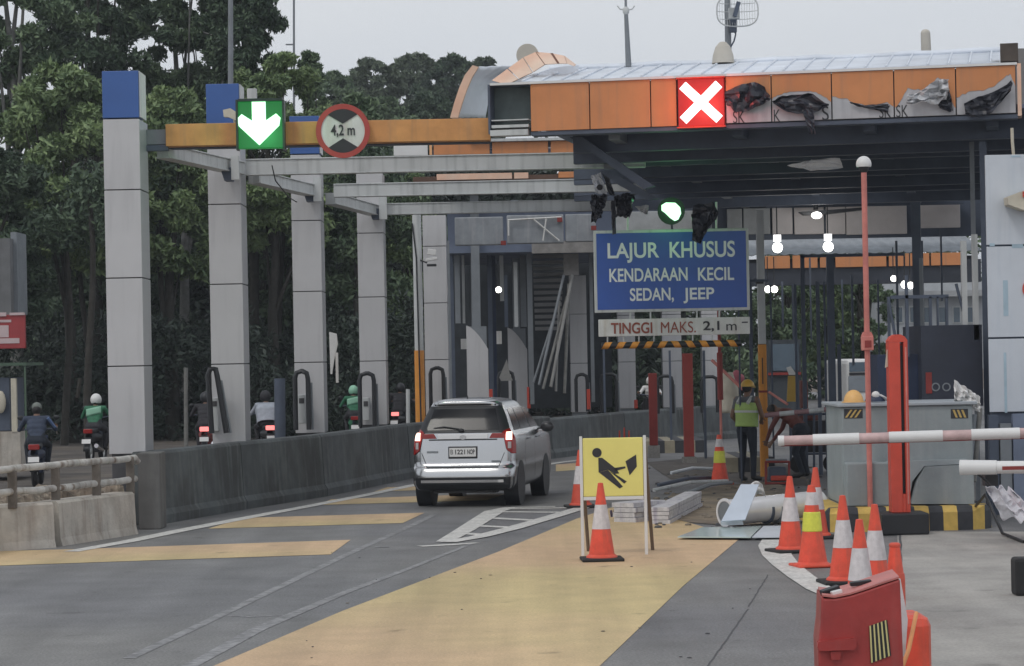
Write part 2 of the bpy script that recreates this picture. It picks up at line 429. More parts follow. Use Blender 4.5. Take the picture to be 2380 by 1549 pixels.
sheet('yellow_lane_paint', [(330, 1620), (494, 1549), (794, 1421), (1160, 1282), (1340, 1206), (1420, 1180), (1560, 1180), (1590, 1212), (1722, 1250), (1588, 1362), (1393, 1549), (1330, 1610)], .004, m_['yellow'])
sheet('sand', [(1500, 1190), (1560, 1150), (1680, 1128), (1800, 1120), (1860, 1150), (1850, 1215), (1700, 1222), (1600, 1214), (1540, 1200)], .009, m_['sand'])
sheet('sand', [(1500, 1075), (1640, 1062), (1800, 1070), (1900, 1105), (1880, 1130), (1700, 1120), (1560, 1115)], .007, mat('dark rubble', (.10, .09, .08), .95, var=.4, scale=3, bump=.6, bscale=15))
def stripe(*uv): sheet('rumble_stripe', uv, .004, m_['yellow'])
stripe((-60, 1284), (0, 1281), (166, 1277), (815, 1255), (768, 1289), (400, 1301), (-60, 1317))
stripe((567, 1204), (987, 1192), (936, 1216), (484, 1229))
stripe((770, 1161), (960, 1154), (1180, 1147), (1130, 1163), (960, 1168), (740, 1174))
stripe((900, 1133), (1200, 1124), (1180, 1133), (870, 1143))
stripe((1292, 1080), (1400, 1072), (1400, 1088), (1292, 1096))
def strip_ground(name, uvs, wpx, h, m):
    """painted line of varying width along surveyed points"""
    a, b = [], []
    for (u, v), wv in zip(uvs, wpx):
        p = G(u, v, h); a.append(p)
    for i, p in enumerate(a):
        d = (a[min(i + 1, len(a) - 1)] - a[max(i - 1, 0)]).normalized(); n = Vector((-d.y, d.x, 0)); b.append((p + n * wpx[i] / 2, p - n * wpx[i] / 2))
    mb = MB(); mb.add([x[0] for x in b] + [x[1] for x in b], [(len(a) + i, len(a) + i + 1, i + 1, i) for i in range(len(a) - 1)])
    o = mb.build(name, m)
    if o.data.polygons[0].normal.z < 0: o.data.flip_normals()
    return tag(o, kind='structure')
strip_ground('edge_line', [(165, 1282), (300, 1258), (420, 1233), (560, 1206), (700, 1180), (850, 1151), (960, 1128), (1130, 1103), (1295, 1076), (1420, 1061)], [.20, .24, .25, .24, .22, .22, .22, .22, .22, .22], .008, m_['white'])
strip_ground('worn_line', [(300, 1530), (450, 1460), (600, 1388), (800, 1292), (960, 1220), (1010, 1196)], [.10] * 6, .003, m_['faded'])
strip_ground('worn_line', [(440, 1549), (600, 1462), (800, 1378), (960, 1318), (1100, 1262)], [.12, .14, .10, .08, .06], .0035, m_['faded'])
strip_ground('worn_line', [(500, 1428), (580, 1434), (660, 1430)], [.05, .05, .05], .0025, m_['faded'])
strip_ground('worn_line', [(975, 1270), (1050, 1266), (1110, 1262)], [.18, .2, .1], .006, m_['white'])
strip_ground('worn_line', [(872, 1272), (905, 1271)], [.15, .1], .006, m_['faded'])
strip_ground('gore_line', [(1032, 1259), (1080, 1232), (1150, 1188), (1185, 1180), (1290, 1178)], [.2, .26, .30, .26, .2], .008, m_['white'])
strip_ground('gore_line', [(1040, 1260), (1110, 1248), (1190, 1228), (1290, 1199), (1380, 1172)], [.22, .24, .26, .24, .22], .010, m_['white'])
for p in (((1105, 1222), (1190, 1226)), ((1140, 1204), (1250, 1210)), ((1162, 1190), (1320, 1191)), ((1180, 1183), (1345, 1180)), ((1075, 1240), (1130, 1243))):
    strip_ground('gore_line', list(p), [.22, .22], .006, m_['white'])
strip_ground('curved_line', [(1830, 1244), (1806, 1252), (1797, 1268), (1806, 1290), (1826, 1312), (1862, 1340), (1905, 1368), (1960, 1392)], [.30, .34, .34, .32, .28, .26, .25, .24], .008, m_['white'])
for v in (1298, 1348): strip_ground('worn_line', [(1985, v), (2060, v - 2)], [.14, .14], .007, m_['faded'])
mb = MB()
for i in range(22):
    p = G(random.uniform(700, 1750), random.uniform(1215, 1545), .008); r = random.uniform(.006, .016)
    mb.ell(p, (r * random.uniform(.7, 1.8), r, r * .35), 6, random.choice((0, 0, 1)))
for i in range(160):
    p = G(random.uniform(1490, 1960), random.uniform(1085, 1232), .012); r = random.uniform(.015, .06)
    mb.ell(p, (r, r * .8, r * .5), 6, random.choice((0, 1, 1)))
tag(mb.build('road_litter', [m_['joint'], mat('grit', (.22, .19, .15), .9)]), 'scattered grit and dead leaves lying on the yellow paint and rubble', 'litter', kind='stuff')

# ------------------------------------------------------------------ concrete barriers on the left
path = [G(372, 1220), G(575, 1184), G(762, 1154), G(960, 1112), G(1130, 1087), G(1290, 1066), G(1460, 1043), G(1640, 1024), G(1760, 1016)]
wl = ['at the left end next to the grey pier', 'second along from the pier, below the second grey column', 'third along from the pier, left of the silver car',
      'partly behind the silver car', 'wholly behind the silver car roof', 'just right of the silver car mirror', 'below the leaning pale pipes', 'behind the red pillars under the blue sign']
for i in range(8):
    a, b = path[i], path[i + 1]; d = (b - a).normalized(); n = Vector((-d.y, d.x, 0)); a = a + d * .012; b = b - d * .012
    h = 1.0 if i < 4 else (.92 if i == 4 else .86)
    prof = [(0, 0), (.0, .12), (.05, .2), (.09, h - .04), (.12, h), (.38, h), (.42, h - .05), (.5, 0)]
    mb = MB(); mb.prism([a + n * x + Vector((0, 0, z)) for x, z in prof], b - a)
    tag(mb.build('concrete_barrier', m_['darkconc'], weld=True), 'dark concrete barrier wall segment ' + wl[i], 'barrier', 'dark concrete barrier segments along the left lane edge')
a = G(326, 1230); mb = MB(); mb.box(a.x, a.x + .30, a.y - .15, a.y + .4, 0, 1.02)
tag(mb.build('concrete_pier', mat('pier concrete', (.115, .112, .108), .85, var=.2, streak=(.15, .15, .145)), bevel=.015), 'dark square concrete pier ending the railing, below the nearest grey column', 'pier')
# old pale parapet with pipe rails
segs = [((-120, 1306), (-8, 1284), 'cut off at the left frame edge'), ((-4, 1283), (131, 1273), 'left of the dark gap'), ((146, 1270), (322, 1242), 'streaked, right of the dark gap beside the pier')]
for (p, q_, t_) in segs:
    a, b = G(*p), G(*q_); d = (b - a).normalized(); n = Vector((-d.y, d.x, 0)); hz = .55
    mb = MB(); mb.prism([a + n * x + Vector((0, 0, z)) for x, z in ((0, 0), (.03, .1), (.05, hz - .03), (.08, hz), (.34, hz), (.38, 0))], b - a)
    tag(mb.build('parapet_block', m_['oldconc'], weld=True), 'stained pale concrete parapet block ' + t_, 'parapet', 'stained parapet blocks under the pipe railing')
mb = MB(); a0, a1 = G(-110, 1300), G(318, 1242)
def bank(a, b):
    p = a0.lerp(a1, a) + Vector((-.3, 1.0, 0)) * (.45 + 2.6 * b); return Vector((p.x, p.y, .62 * math.sin(min(1, b * 3) * math.pi / 2) * (1 - b ** 3) + .16 * noise.noise(p * 2.2) + .07 * noise.noise(p * 7)))
mb.grid(bank, 60, 16, 0, False); struct('earth_bank', mb, mat('rubble bank', (.15, .115, .085), .95, var=.6, scale=7, bump=.8, bscale=20, col2=(.26, .22, .17), scale2=3))
rail = thing('pipe_railing', 'weathered grey double pipe railing above the stained parapet', 'railing', G(160, 1268))
def off(p, n_=.2): return p + Vector((-n_ * .3, n_, 0))
A0, A1 = off(G(-90, 1300)), off(G(322, 1242))
for h in (.98, .70):
    mb = MB(); pts = [A0.lerp(A1, i / 10) + Vector((0, 0, h + random.uniform(-.012, .012))) for i in range(11)]
    if h > .9: pts.append(pts[-1] + Vector((.03, .05, -.06)))
    mb.tube(pts, .045, 10); mb.build('rail', mat('galvanised weathered', (.48, .47, .44), .7, var=.3, scale=4, streak=(.16, .11, .08)), rail)
for t in (.05, .28, .52, .76, .97):
    p = A0.lerp(A1, t); mb = MB(); mb.box(p.x - .05, p.x + .05, p.y - .05, p.y + .05, .50, 1.0 if t > .9 else .95); mb.build('post', mat('stained post', (.15, .13, .11), .9, var=.35, scale=6), rail, bevel=.01)

# ------------------------------------------------------------------ grey portal columns
cols = [ # uL, Y, width, depth, v of the top, top colour, number of label
 (250, 35.7, .50, .82, 165, 'nearest and tallest grey panelled column with a blue cap, above the concrete pier'),
 (491, 39.4, .50, .82, 195, 'second grey panelled column with a blue cap, behind the green arrow'),
 (684, 44.4, .50, .82, 270, 'third grey panelled column from the left, below the round height sign'),
 (836, 49.2, .50, .82, 402, 'fourth grey panelled column from the left, tops out under the pale beams'),
 (988, 55.5, .50, .80, 500, 'fifth grey panelled column, beside the white and orange pole'),
 (1085, 60.5, .50, .7, 757, 'short grey column with a torn curved top, above the left of the car roof'),
 (1181, 64.5, .48, .7, 762, 'short grey column with a torn curved top, above the right of the car roof'),
 (1326, 64.0, .42, .7, 640, 'grey column right of the leaning pale pipes'),
 (1437, 67.5, .45, .6, 640, 'grey column seen left under the height limit board'),
 (1540, 67.5, .50, .6, 640, 'grey column seen between the two red pillars under the board'),
 (1632, 68.5, .46, .6, 640, 'grey column seen right of the bright red pillar'),
]
for i, (u, Y, w_, d_, vt, lab) in enumerate(cols):
    uc = u + w_ / 2 / px(Y)
    x0 = W(u, 840, Y).x; x1 = x0 + w_; top = W(uc, vt, Y).z; zb = .96 if i < 5 else .8
    t = thing('portal_column', lab, 'column', (x0 + w_ / 2, Y + d_ / 2, 0), 0, 'grey panelled columns along the left barrier')
    capz = top - .66 if i < 3 else top
    mb = MB(); z = zb; st = 1.22
    # panels stacked from the base up, each with a thin recessed joint
    while z < capz - .02:
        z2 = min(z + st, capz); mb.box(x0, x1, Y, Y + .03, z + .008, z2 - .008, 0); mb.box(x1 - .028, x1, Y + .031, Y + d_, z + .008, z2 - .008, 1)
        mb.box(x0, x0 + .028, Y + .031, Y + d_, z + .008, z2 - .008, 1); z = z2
    if 5 <= i <= 6:   # torn sheathing: the top panel is cut along a falling curve
        mb = MB(); n_ = 8
        cut = lambda k: capz - .55 * (k / n_) ** 1.6
        pts = [Vector((x0 + w_ * k / n_, Y, cut(k))) for k in range(n_ + 1)]
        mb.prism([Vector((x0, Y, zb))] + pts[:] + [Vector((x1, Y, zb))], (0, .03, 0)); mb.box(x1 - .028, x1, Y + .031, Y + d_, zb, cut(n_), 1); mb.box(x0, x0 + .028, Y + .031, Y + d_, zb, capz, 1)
    mb.build('cladding', [m_['acp'], m_['acpshade']], t, bevel=.004)
    mb = MB(); mb.box(x0 + .03, x1 - .03, Y + .035, Y + d_ - .01, 0, capz - .02)
    if 5 <= i <= 6: mb.box(x0 + .14, x1 - .16, Y + .2, Y + .5, capz - .03, capz + 3.2)
    mb.build('core', m_['joint'] if i < 5 else m_['steelg'], t)
    if i < 3:
        mb = MB(); mb.box(x0 - .004, x1, Y - .004, Y + d_ * .55, capz + .01, top); mb.build('cap_panel', m_['blue'], t, bevel=.008)
        mb = MB(); mb.box(x1 + .003, x1 + .02, Y + .02, Y + d_ * .7, capz + .02, top - .01); mb.build('cap_side', m_['steelw'], t)
# hoop guards and bits at the column feet
for u, v, Y, wd, hg, lab in ((492, 1008, 39.0, 34, 1.0, 'leaning black pipe hoop at the foot of the second column'), (688, 1000, 43.8, 30, 1.0, 'black pipe hoop at the foot of the third column'),
                  (838, 992, 48.6, 33, 1.0, 'black pipe hoop at the foot of the fourth column'), (1002, 960, 54.8, 30, .95, 'black pipe hoop beside the white and orange pole'), (1160, 945, 60, 34, .8, 'black pipe hoop behind the car roof between short columns'),
                  (1340, 958, 62, 26, .9, 'black pipe hoop before the column right of the leaning pipes'), (1398, 958, 62, 36, .9, 'black pipe hoop left under the blue sign'), (1530, 962, 62, 34, .9, 'black pipe hoop between the two red pillars'), (1632, 960, 61, 36, .85, 'black pipe hoop right of the bright red pillar')):
    a = W(u, v, Y); b = W(u + wd, v - 1, Y); ln = .12 if u == 492 else .0
    z1 = a.z + hg
    pts = [a, Vector((a.x - ln * .3, Y, z1 - .12)), Vector((a.x + .03 - ln * .3, Y, z1 - .03)), Vector((a.x + .12 - ln * .3, Y, z1)), Vector((b.x - .1 - ln, Y, z1)), Vector((b.x - .02 - ln, Y, z1 - .04)), Vector((b.x - ln, Y, z1 - .14)), b]
    mb = MB(); mb.tube(pts, .042, 10); mb.tube([Vector((b.x + .05 - ln, Y + .05, z1 - .2)), b + Vector((.06, .05, 0))], .02, 8, 1)
    t = tag(mb.build('guard_hoop', [m_['black'], m_['steelg']]), lab, 'guard hoop', 'black pipe hoops at column feet')
for u0, v0, u1, v1, Y, lab in ((491, 925, 507, 1003, 39.2, 'grey cabinet inside the leaning hoop'), (692, 918, 710, 985, 44.0, 'grey cabinet inside the third column hoop'), (842, 925, 858, 978, 48.9, 'grey cabinet inside the fourth column hoop')):
    t = thing('ticket_cabinet', lab, 'cabinet', W((u0 + u1) / 2, v1, Y), 0, 'grey cabinets inside the pipe hoops')
    mb = MB(); mb.rect(u0, v0, u1, v1, Y, .25); mb.build('housing', m_['steelw'], t, bevel=.01)
    mb = MB(); mb.rect(u0 + 3, v0 + 8, u1 - 3, v0 + 20, Y - .008, .01); mb.build('slot_panel', m_['joint'], t)

# ------------------------------------------------------------------ beams between columns and canopy
def beam(name, p0, p1, w_, h_, m, label, group=None, flange=True):
    d = (p1 - p0); L_ = d.length; x = d.normalized(); y = Vector((0, 0, 1)).cross(x).normalized(); z = x.cross(y)
    M = Matrix((x, y, z)).transposed().to_4x4(); M.translation = p0
    mb = MB()
    if flange:
        mb.box(0, L_, -w_ / 2, w_ / 2, -h_ / 2, -h_ / 2 + .02, 0, M); mb.box(0, L_, -w_ / 2, w_ / 2, h_ / 2 - .02, h_ / 2, 0, M); mb.box(0, L_, -w_ * .4, w_ * .4, -h_ / 2 + .02, h_ / 2 - .02, 0, M)
    else: mb.box(0, L_, -w_ / 2, w_ / 2, -h_ / 2, h_ / 2, 0, M)
    return tag(mb.build(name, m, bevel=.006), label, 'beam', group)
g_ = 'pale steel beams from columns to canopy'
beam('steel_beam', W(572, 390, 39.7), W(1500, 371, 39.7), .2, .25, m_['steelw'], 'pale steel beam crossing just under the round height sign', g_)
beam('steel_beam', W(776, 444, 44.7), W(1500, 429, 44.7), .2, .23, m_['steelw'], 'pale steel beam, middle of the three below the sign', g_)
beam('steel_beam', W(893, 487, 49.5), W(1440, 476, 49.5), .2, .22, m_['steelw'], 'lowest pale steel beam above the hanging grey boards', g_)
g_ = 'slanting tie beams between column heads'
beam('tie_beam', W(378, 352, 36.6), W(556, 392, 39.6), .22, .2, m_['steelw'], 'slanting pale tie beam under the orange beam, first to second column', g_)
beam('tie_beam', W(590, 412, 40.0), W(738, 447, 44.6), .22, .2, m_['steelw'], 'slanting pale tie beam from second to third column', g_)
beam('tie_beam', W(768, 462, 45.0), W(878, 492, 49.3), .22, .2, m_['steelw'], 'slanting pale tie beam from third to fourth column', g_)
for u, v, Y, lab in ((521, 408, 38.9, 'dark bracket plate on the second column head'), (712, 458, 43.9, 'dark bracket plate on the third column head'), (865, 500, 48.7, 'dark bracket plate on the fourth column head')):
    mb = MB(); c = W(u, v, Y); mb.prism([c + Vector((-.06, 0, .12)), c + Vector((.12, 0, .12)), c + Vector((.12, 0, -.08)), c + Vector((.0, 0, -.08))], (0, .3, 0)); mb.rect(u + 16, v - 46, u + 34, v + 10, Y - .05, .12, 1)
    tag(mb.build('bracket_plate', [m_['steeld'], m_['steelw']]), lab, 'bracket', 'bracket plates on column heads')
t = thing('orange_gantry_beam', 'weathered orange fascia beam carrying the green arrow and round sign', 'beam', W(750, 340, 36.3))
mb = MB(); a, b = W(385, 315, 36.3), W(1140, 300, 36.3); zc = (a.z + b.z) / 2
mb.box(a.x, b.x, 36.3, 36.55, zc - .155, zc + .155); mb.build('fascia', m_['orange2'], t, bevel=.006)
mb = MB(); mb.box(a.x - .33, a.x - .01, 36.38, 36.52, zc - .12, zc + .09); mb.box(a.x - .36, a.x - .30, 36.3, 36.6, zc - .32, zc + .14, 1); mb.box(a.x - .33, a.x + .02, 36.36, 36.5, zc - .21, zc - .13, 1)
mb.build('end_bracket', [m_['steelg'], m_['steeld']], t)
mb = MB(); mb.box(a.x, b.x, 36.57, 36.8, zc - .17, zc - .10); mb.build('back_angle', m_['steeld'], t)
# green arrow lamp
t = thing('arrow_signal', 'lit green down arrow lane signal on the orange beam', 'lane signal', W(605, 340, 36.1))
mb = MB(); mb.rect(551, 236, 658, 345, 36.06, .16); mb.build('housing', m_['ledGd'], t, bevel=.01)
mb = MB()
for s_ in ((548, 232, 553, 349), (656, 232, 661, 349)): mb.rect(*s_, 36.0, .2)
mb.rect(553, 229, 656, 235, 36.0, .2); mb.build('hood', m_['black'], t)
c = W(602, 289, 36.045); k = px(36.045)
ar = [(-16, -52), (16, -52), (16, -8), (40, -24), (50, -14), (47, 4), (0, 49), (-47, 4), (-50, -14), (-40, -24), (-16, -8)]
mb = MB(); mb.prism([c + Vector((x * k, 0, -y * k)) for x, y in ar], (0, .01, 0)); mb.build('arrow', m_['ledG'], t, weld=True)
# round height sign
t = thing('height_limit_sign', 'round red rimmed sign reading 4,2 m between black triangles', 'road sign', W(797, 366, 36.1))
c = W(797, 305, 36.2); k = px(36.2)
def disc(mb, c, r0, r1, y, mi, n=48, dep=.012):
    if r0 > 0:
        vs = [c + Vector((r * math.cos(2 * math.pi * i / n), yy, r * math.sin(2 * math.pi * i / n))) for yy in (y, y + dep) for r in (r0, r1) for i in range(n)]
        fs = []
        for i in range(n):
            j = (i + 1) % n; fs += [(i, j, n + j, n + i)[::-1], (n + i, n + j, 3 * n + j, 3 * n + i), (i, 2 * n + i, 2 * n + j, j)]
        mb.add(vs, fs, mi)
    else: mb.prism([c + Vector((r1 * math.cos(2 * math.pi * i / n), y, r1 * math.sin(2 * math.pi * i / n))) for i in range(n)], (0, dep, 0), mi)
mb = MB(); disc(mb, c, 0, 53 * k, 0, 0); mb.build('face', m_['signwhite'], t)
mb = MB(); disc(mb, c, 51 * k, 63 * k, -.014, 0, dep=.03); mb.build('rim', mat('sign rim red', (.42, .06, .05), .5), t)
for s_ in (1, -1):
    mb = MB()
    arc = [(a_, 51.5) for a_ in np.linspace(R(48), R(132), 14)]
    pts = [c + Vector((r * math.cos(a_) * k, -.012, s_ * r * math.sin(a_) * k)) for a_, r in arc] + [c + Vector((0, -.012, s_ * 17 * k))]
    mb.prism(pts[:7] + [pts[-1]], (0, .008, 0)); mb.prism(pts[6:14] + [pts[-1]], (0, .008, 0)); mb.build('triangle_mark', m_['letblk'], t)
text('lettering', '4,2 m', T(c), 56 * k, 30 * k, m_['letblk'], t, .016)
mb = MB(); disc(mb, c, 0, 54 * k, .013, 0, dep=.03); mb.build('backing', m_['steelg'], t)
# ------------------------------------------------------------------ main toll canopy (own frame, turned a little towards the road)
CA, CB = W(1132, 250, 36.2), W(2365, 210, 34.8)
cx = Vector((CB.x - CA.x, CB.y - CA.y, 0)); CL = cx.length; cx.normalize(); cy = Vector((-cx.y, cx.x, 0))
CM = Matrix((cx, cy, Vector((0, 0, 1)))).transposed().to_4x4(); CM.translation = (CA.x, CA.y, 0)
CI = CM.inverted()
def C(u, v, y):
    """point of the canopy frame (x along the fascia, y behind it, z up) surveyed at (u, v)"""
    o = CI @ Vector((0, 0, EYE)); d = (CI.to_3x3() @ (W(u, v, 1.0) - Vector((0, 0, EYE))))
    return o + d * ((y - o.y) / d.y)
def cpoly(mb, uvs, y, dep, mi=0): mb.prism([CM @ C(u, v, y) for u, v in uvs], cy * dep, mi)
def cbx(mb, x0, x1, y0, y1, z0, z1, mi=0): mb.box(x0, x1, y0, y1, z0, z1, mi, CM)
ZT, ZB = C(1800, 174, 0).z, C(1800, 285, 0).z
X = lambda u, y=0: C(u, 230, y).x
t = thing('toll_canopy', 'large orange fronted toll canopy with torn vinyl fascia and sheet metal roof', 'canopy', CM @ Vector((CL / 2, 5, 0)))
edges = [1232, 1370, 1512, 1573]
for a, b in zip(edges[:-1], edges[1:]):
    mb = MB(); cbx(mb, X(a) + .008, X(b) - .008, 0, .05, ZB, ZT); mb.build('fascia_panel', m_['orange'], t, bevel=.003)
edges2 = [1686, 1793, 1933, 2078, 2222, 2362]
tears = [ # lower edge of the orange vinyl left on each panel, as (fraction across, fraction down)
 [(0, .38), (.25, .30), (.5, .20), (.7, .17), (.85, .32), (1, .50)],
 [(0, .50), (.12, .42), (.3, .38), (.55, .36), (.75, .40), (.9, .50), (1, .62)],
 [(0, .52), (.22, .55), (.35, .66), (.6, .72), (.9, .66), (1, .76)],
 [(0, .80), (.12, .60), (.22, .38), (.45, .44), (.6, .36), (.72, .18), (.82, .26), (.9, .60), (1, .84)],
 [(0, .62), (.2, .52), (.45, .50), (.65, .40), (.85, .22), (.92, .18), (1, .44)]]
for k, (a, b) in enumerate(zip(edges2[:-1], edges2[1:])):
    x0, x1 = X(a) + .008, X(b) - .008
    mb = MB(); cbx(mb, x0, x1, 0, .05, ZB + .012, ZT); p = mb.build('fascia_panel', mat('bare grey fascia', (.46, .46, .48), .5, var=.12, scale=2, streak=(.38, .38, .40)), t, bevel=.006)
    pts = [Vector((x0, -.004, ZT - .002)), Vector((x1, -.004, ZT - .002))]
    e = [Vector((x0 + (x1 - x0) * fx, -.004, ZT - (ZT - ZB) * fz)) for fx, fz in tears[k]]
    # refine the torn edge
    ee = []
    for i in range(len(e) - 1):
        for q in range(4):
            ee.append(e[i].lerp(e[i + 1], q / 4) + Vector((0, 0, random.uniform(-.012, .012))))
    ee.append(e[-1])
    mb = MB(); n_ = len(ee)
    top = [Vector((q.x, q.y, ZT - .002)) for q in ee]
    mb.add([CM @ q for q in ee] + [CM @ q for q in top], [(i, i + 1, n_ + i + 1, n_ + i) for i in range(n_ - 1)])
    mb.build('orange_vinyl', m_['orange'], p, solid=.003)
    if k < 4:
        s_ = ['SK', 'K', 'SK', 'SK'][k]; fx = [.28, .08, .86, .12][k]; zz = ZB + .09
        M = CM @ T((x0 + (x1 - x0) * fx, -.001, zz)); text('lettering', s_, M, .16 if len(s_) > 1 else .09, .17, m_['letblk'], p, .003)
    if k == 1: text('lettering', 'S', CM @ T((x0 + (x1 - x0) * .9, -.001, ZB + .1)), .09, .2, m_['letblk'], p, .003)
# crumpled torn vinyl hanging off the fascia
def flap(name, uvs, y, m, label, cat, group=None, amp=.05, nu=12, nv=8, parent=None):
    """crumpled film stretched over a surveyed quad strip: uvs = upper polyline, lower polyline"""
    up, lo = uvs
    def at(pl, s_):
        f = s_ * (len(pl) - 1); i = min(int(f), len(pl) - 2); f -= i
        return pl[i][0] * (1 - f) + pl[i + 1][0] * f, pl[i][1] * (1 - f) + pl[i + 1][1] * f
    seed = random.uniform(0, 90)
    def fn(a, b):
        u0, v0 = at(up, a); u1, v1 = at(lo, a)
        p = CM @ C(u0 * (1 - b) + u1 * b, v0 * (1 - b) + v1 * b, y)
        nz = noise.noise_vector(Vector((a * 5 + seed, b * 4, seed))) * amp + noise.noise_vector(Vector((a * 14, b * 11 + seed, 3))) * amp * .5
        return p + cy * (nz.x - abs(nz.y) * 1.2 - amp) + Vector((nz.y * .4, 0, nz.z * .5))
    mb = MB(); mb.grid(fn, nu, nv, 0, False)
    return mb.build(name, m, parent, solid=.004)
flap('vinyl_flap', ([(1686, 212), (1725, 200), (1755, 193), (1780, 205), (1790, 226)], [(1692, 246), (1712, 262), (1740, 258), (1768, 246), (1792, 236)]), -.01, m_['film'], '', '', amp=.07, parent=t)
flap('vinyl_flap', ([(1796, 236), (1820, 226), (1850, 218), (1890, 220), (1925, 244)], [(1800, 240), (1828, 262), (1868, 266), (1892, 264), (1928, 246)]), -.01, m_['film'], '', '', amp=.06, parent=t)
flap('vinyl_flap', ([(1866, 255), (1892, 255)], [(1882, 312), (1896, 312)]), -.02, m_['film'], '', '', amp=.04, nu=4, nv=10, parent=t)
flap('vinyl_flap', ([(1975, 238), (2010, 246), (2066, 242)], [(1978, 242), (2010, 252), (2064, 262)]), -.01, m_['film'], '', '', amp=.03, parent=t)
flap('vinyl_flap', ([(2112, 220), (2140, 214), (2180, 190), (2206, 188)], [(2106, 240), (2140, 244), (2180, 240), (2200, 232)]), -.02, m_['filmw'], '', '', amp=.09, parent=t)
flap('vinyl_flap', ([(2180, 236), (2200, 232), (2206, 200)], [(2184, 252), (2206, 262), (2216, 258)]), -.01, m_['film'], '', '', amp=.04, nu=6, parent=t)
flap('vinyl_flap', ([(2240, 240), (2275, 226), (2310, 218), (2352, 190)], [(2244, 270), (2275, 272), (2310, 262), (2350, 214)]), -.01, m_['film'], '', '', amp=.06, parent=t)
mb = MB(); cbx(mb, X(1232) + .01, CL - .02, .055, .10, ZB + .01, ZT - .01); mb.build('fascia_backing', m_['joint'], t)
# red cross lane signal set into the fascia
q = thing('cross_signal', 'lit white cross on red lane signal set in the orange fascia', 'lane signal', CM @ C(1629, 293, -.1))
mb = MB(); a, b = C(1575, 185, -.05), C(1684, 292, -.05); cbx(mb, a.x, b.x, -.05, .06, b.z, a.z); mb.build('housing', m_['ledRd'], q, bevel=.01)
mb = MB(); c = (a + b) / 2; k = (b.x - a.x) / 109
for s_ in (1, -1):
    Mx = CM @ T((c.x, -.062, c.z)) @ Matrix.Rotation(s_ * R(44), 4, 'Y')
    mb.box(-60 * k, 60 * k, 0 - .002 * (s_ + 1), .01, -11 * k, 11 * k, 0, Mx)
mb.build('cross', m_['ledW'], q, bevel=.008)
for zz_ in (a.z + .002, b.z - .02): mb = MB(); cbx(mb, a.x - .02, b.x + .02, -.09, .02, zz_, zz_ + .018); mb.build('rim', m_['redpost'], q)
# open left end of the fascia box
mb = MB(); x0, x1 = X(1134), X(1228)
cbx(mb, x0, x0 + .03, -.01, .5, ZB - .02, ZT + .02); cbx(mb, x0 + .032, x1, .30, .33, ZB - .02, ZT, 1)
cbx(mb, x0 + .032, x1, .02, .32, ZT + .001, ZT + .02); mb.build('open_end_frame', [m_['steeld'], mat('dim green board', (.10, .13, .13), .6, var=.3)], t)
mb = MB(); cbx(mb, x0 + .05, x1 + .0, -.02, .26, ZB + .16, ZB + .175); cbx(mb, x0 + .05, x1, -.03, .26, ZB + .06, ZB + .10); cbx(mb, x0 + .03, x1 - .01, -.04, .2, ZB - .05, ZB + .03); mb.build('loose_sheet', m_['steelw'], t)
# trims, front edge beam
mb = MB(); cbx(mb, X(1140), CL, -.03, .1, ZT + .003, ZT + .035); mb.build('gutter_edge', m_['whitep'], t)
mb = MB(); cbx(mb, X(1232), CL, .02, .3, ZB - .06, ZB - .006); mb.build('front_beam', m_['steeld'], t)
mb = MB(); a = C(2325, 150, -.02); b = C(2366, 100, -.02); cbx(mb, a.x, b.x, -.02, .35, a.z + .04, b.z); mb.build('end_block', mat('brown rusty block', (.09, .075, .065), .9, var=.35), t)
mb = MB(); cbx(mb, CL - .002, CL + .05, -.015, .4, ZB - .03, ZT + .02); mb.build('end_trim', m_['peach'], t)
# roof: ribbed sheet climbing gently from the front edge
z0 = ZT + .04; kk = .192; DEP = 2.2
mb = MB(); xa, xb = X(1215), X(2325)
def roofpt(x, y): return CM @ Vector((x, y, z0 + kk * y - .006 * y * y))
mb.grid(lambda a, b: roofpt(xa + (xb - xa) * a, DEP * b), 1, 8); 
x = xa
while x < xb:
    for y0 in range(8):
        p0, p1 = roofpt(x, DEP * y0 / 8), roofpt(x, DEP * (y0 + 1) / 8)
        mb.tube([p0 + Vector((0, 0, .012)), p1 + Vector((0, 0, .012))], .013, 5)
    x += .28
o = mb.build('roof_sheet', m_['roof'], t, solid=.01)
mb = MB(); mb.tube([roofpt(xa + (xb - xa) * i / 20, DEP) + Vector((0, 0, random.uniform(.0, .03))) for i in range(21)], .05, 8); mb.build('ridge_cap', m_['roof'], t)
# dark soffit, purlins and rear ceiling
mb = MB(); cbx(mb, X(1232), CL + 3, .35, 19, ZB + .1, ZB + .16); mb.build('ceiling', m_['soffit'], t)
for i, y in enumerate((1.2, 2.6, 4.2, 6.0, 8.0, 10.2, 12.6, 15.2)):
    dz = .10 + .05 * (i % 2); mb = MB(); cbx(mb, X(1330, y) , CL + 1.5, y, y + .18, ZB + .09 - dz - .22, ZB + .098); mb.build('purlin', m_['steeld'], t)
for i, u in enumerate((1400, 1690, 2000, 2290)):
    x_ = X(u); mb = MB(); cbx(mb, x_, x_ + .16, .5, 18.5, ZB - .12, ZB + .096); mb.build('rafter', m_['steelg'] if i == 0 else m_['steeld'], t)
mb = MB(); beamp = [CM @ C(u, v, 1.0) for u, v in ((1322, 318), (1352, 318), (1520, 432), (1496, 440))]; mb.prism(beamp, cy * .2); mb.build('diagonal_brace', m_['steeld'], t)
mb = MB(); mb.prism([CM @ C(u, v, 2.0) for u, v in ((1388, 395), (1440, 410), (1530, 462), (1505, 466), (1440, 432))], cy * .12); mb.build('diagonal_brace', m_['steeld'], t)
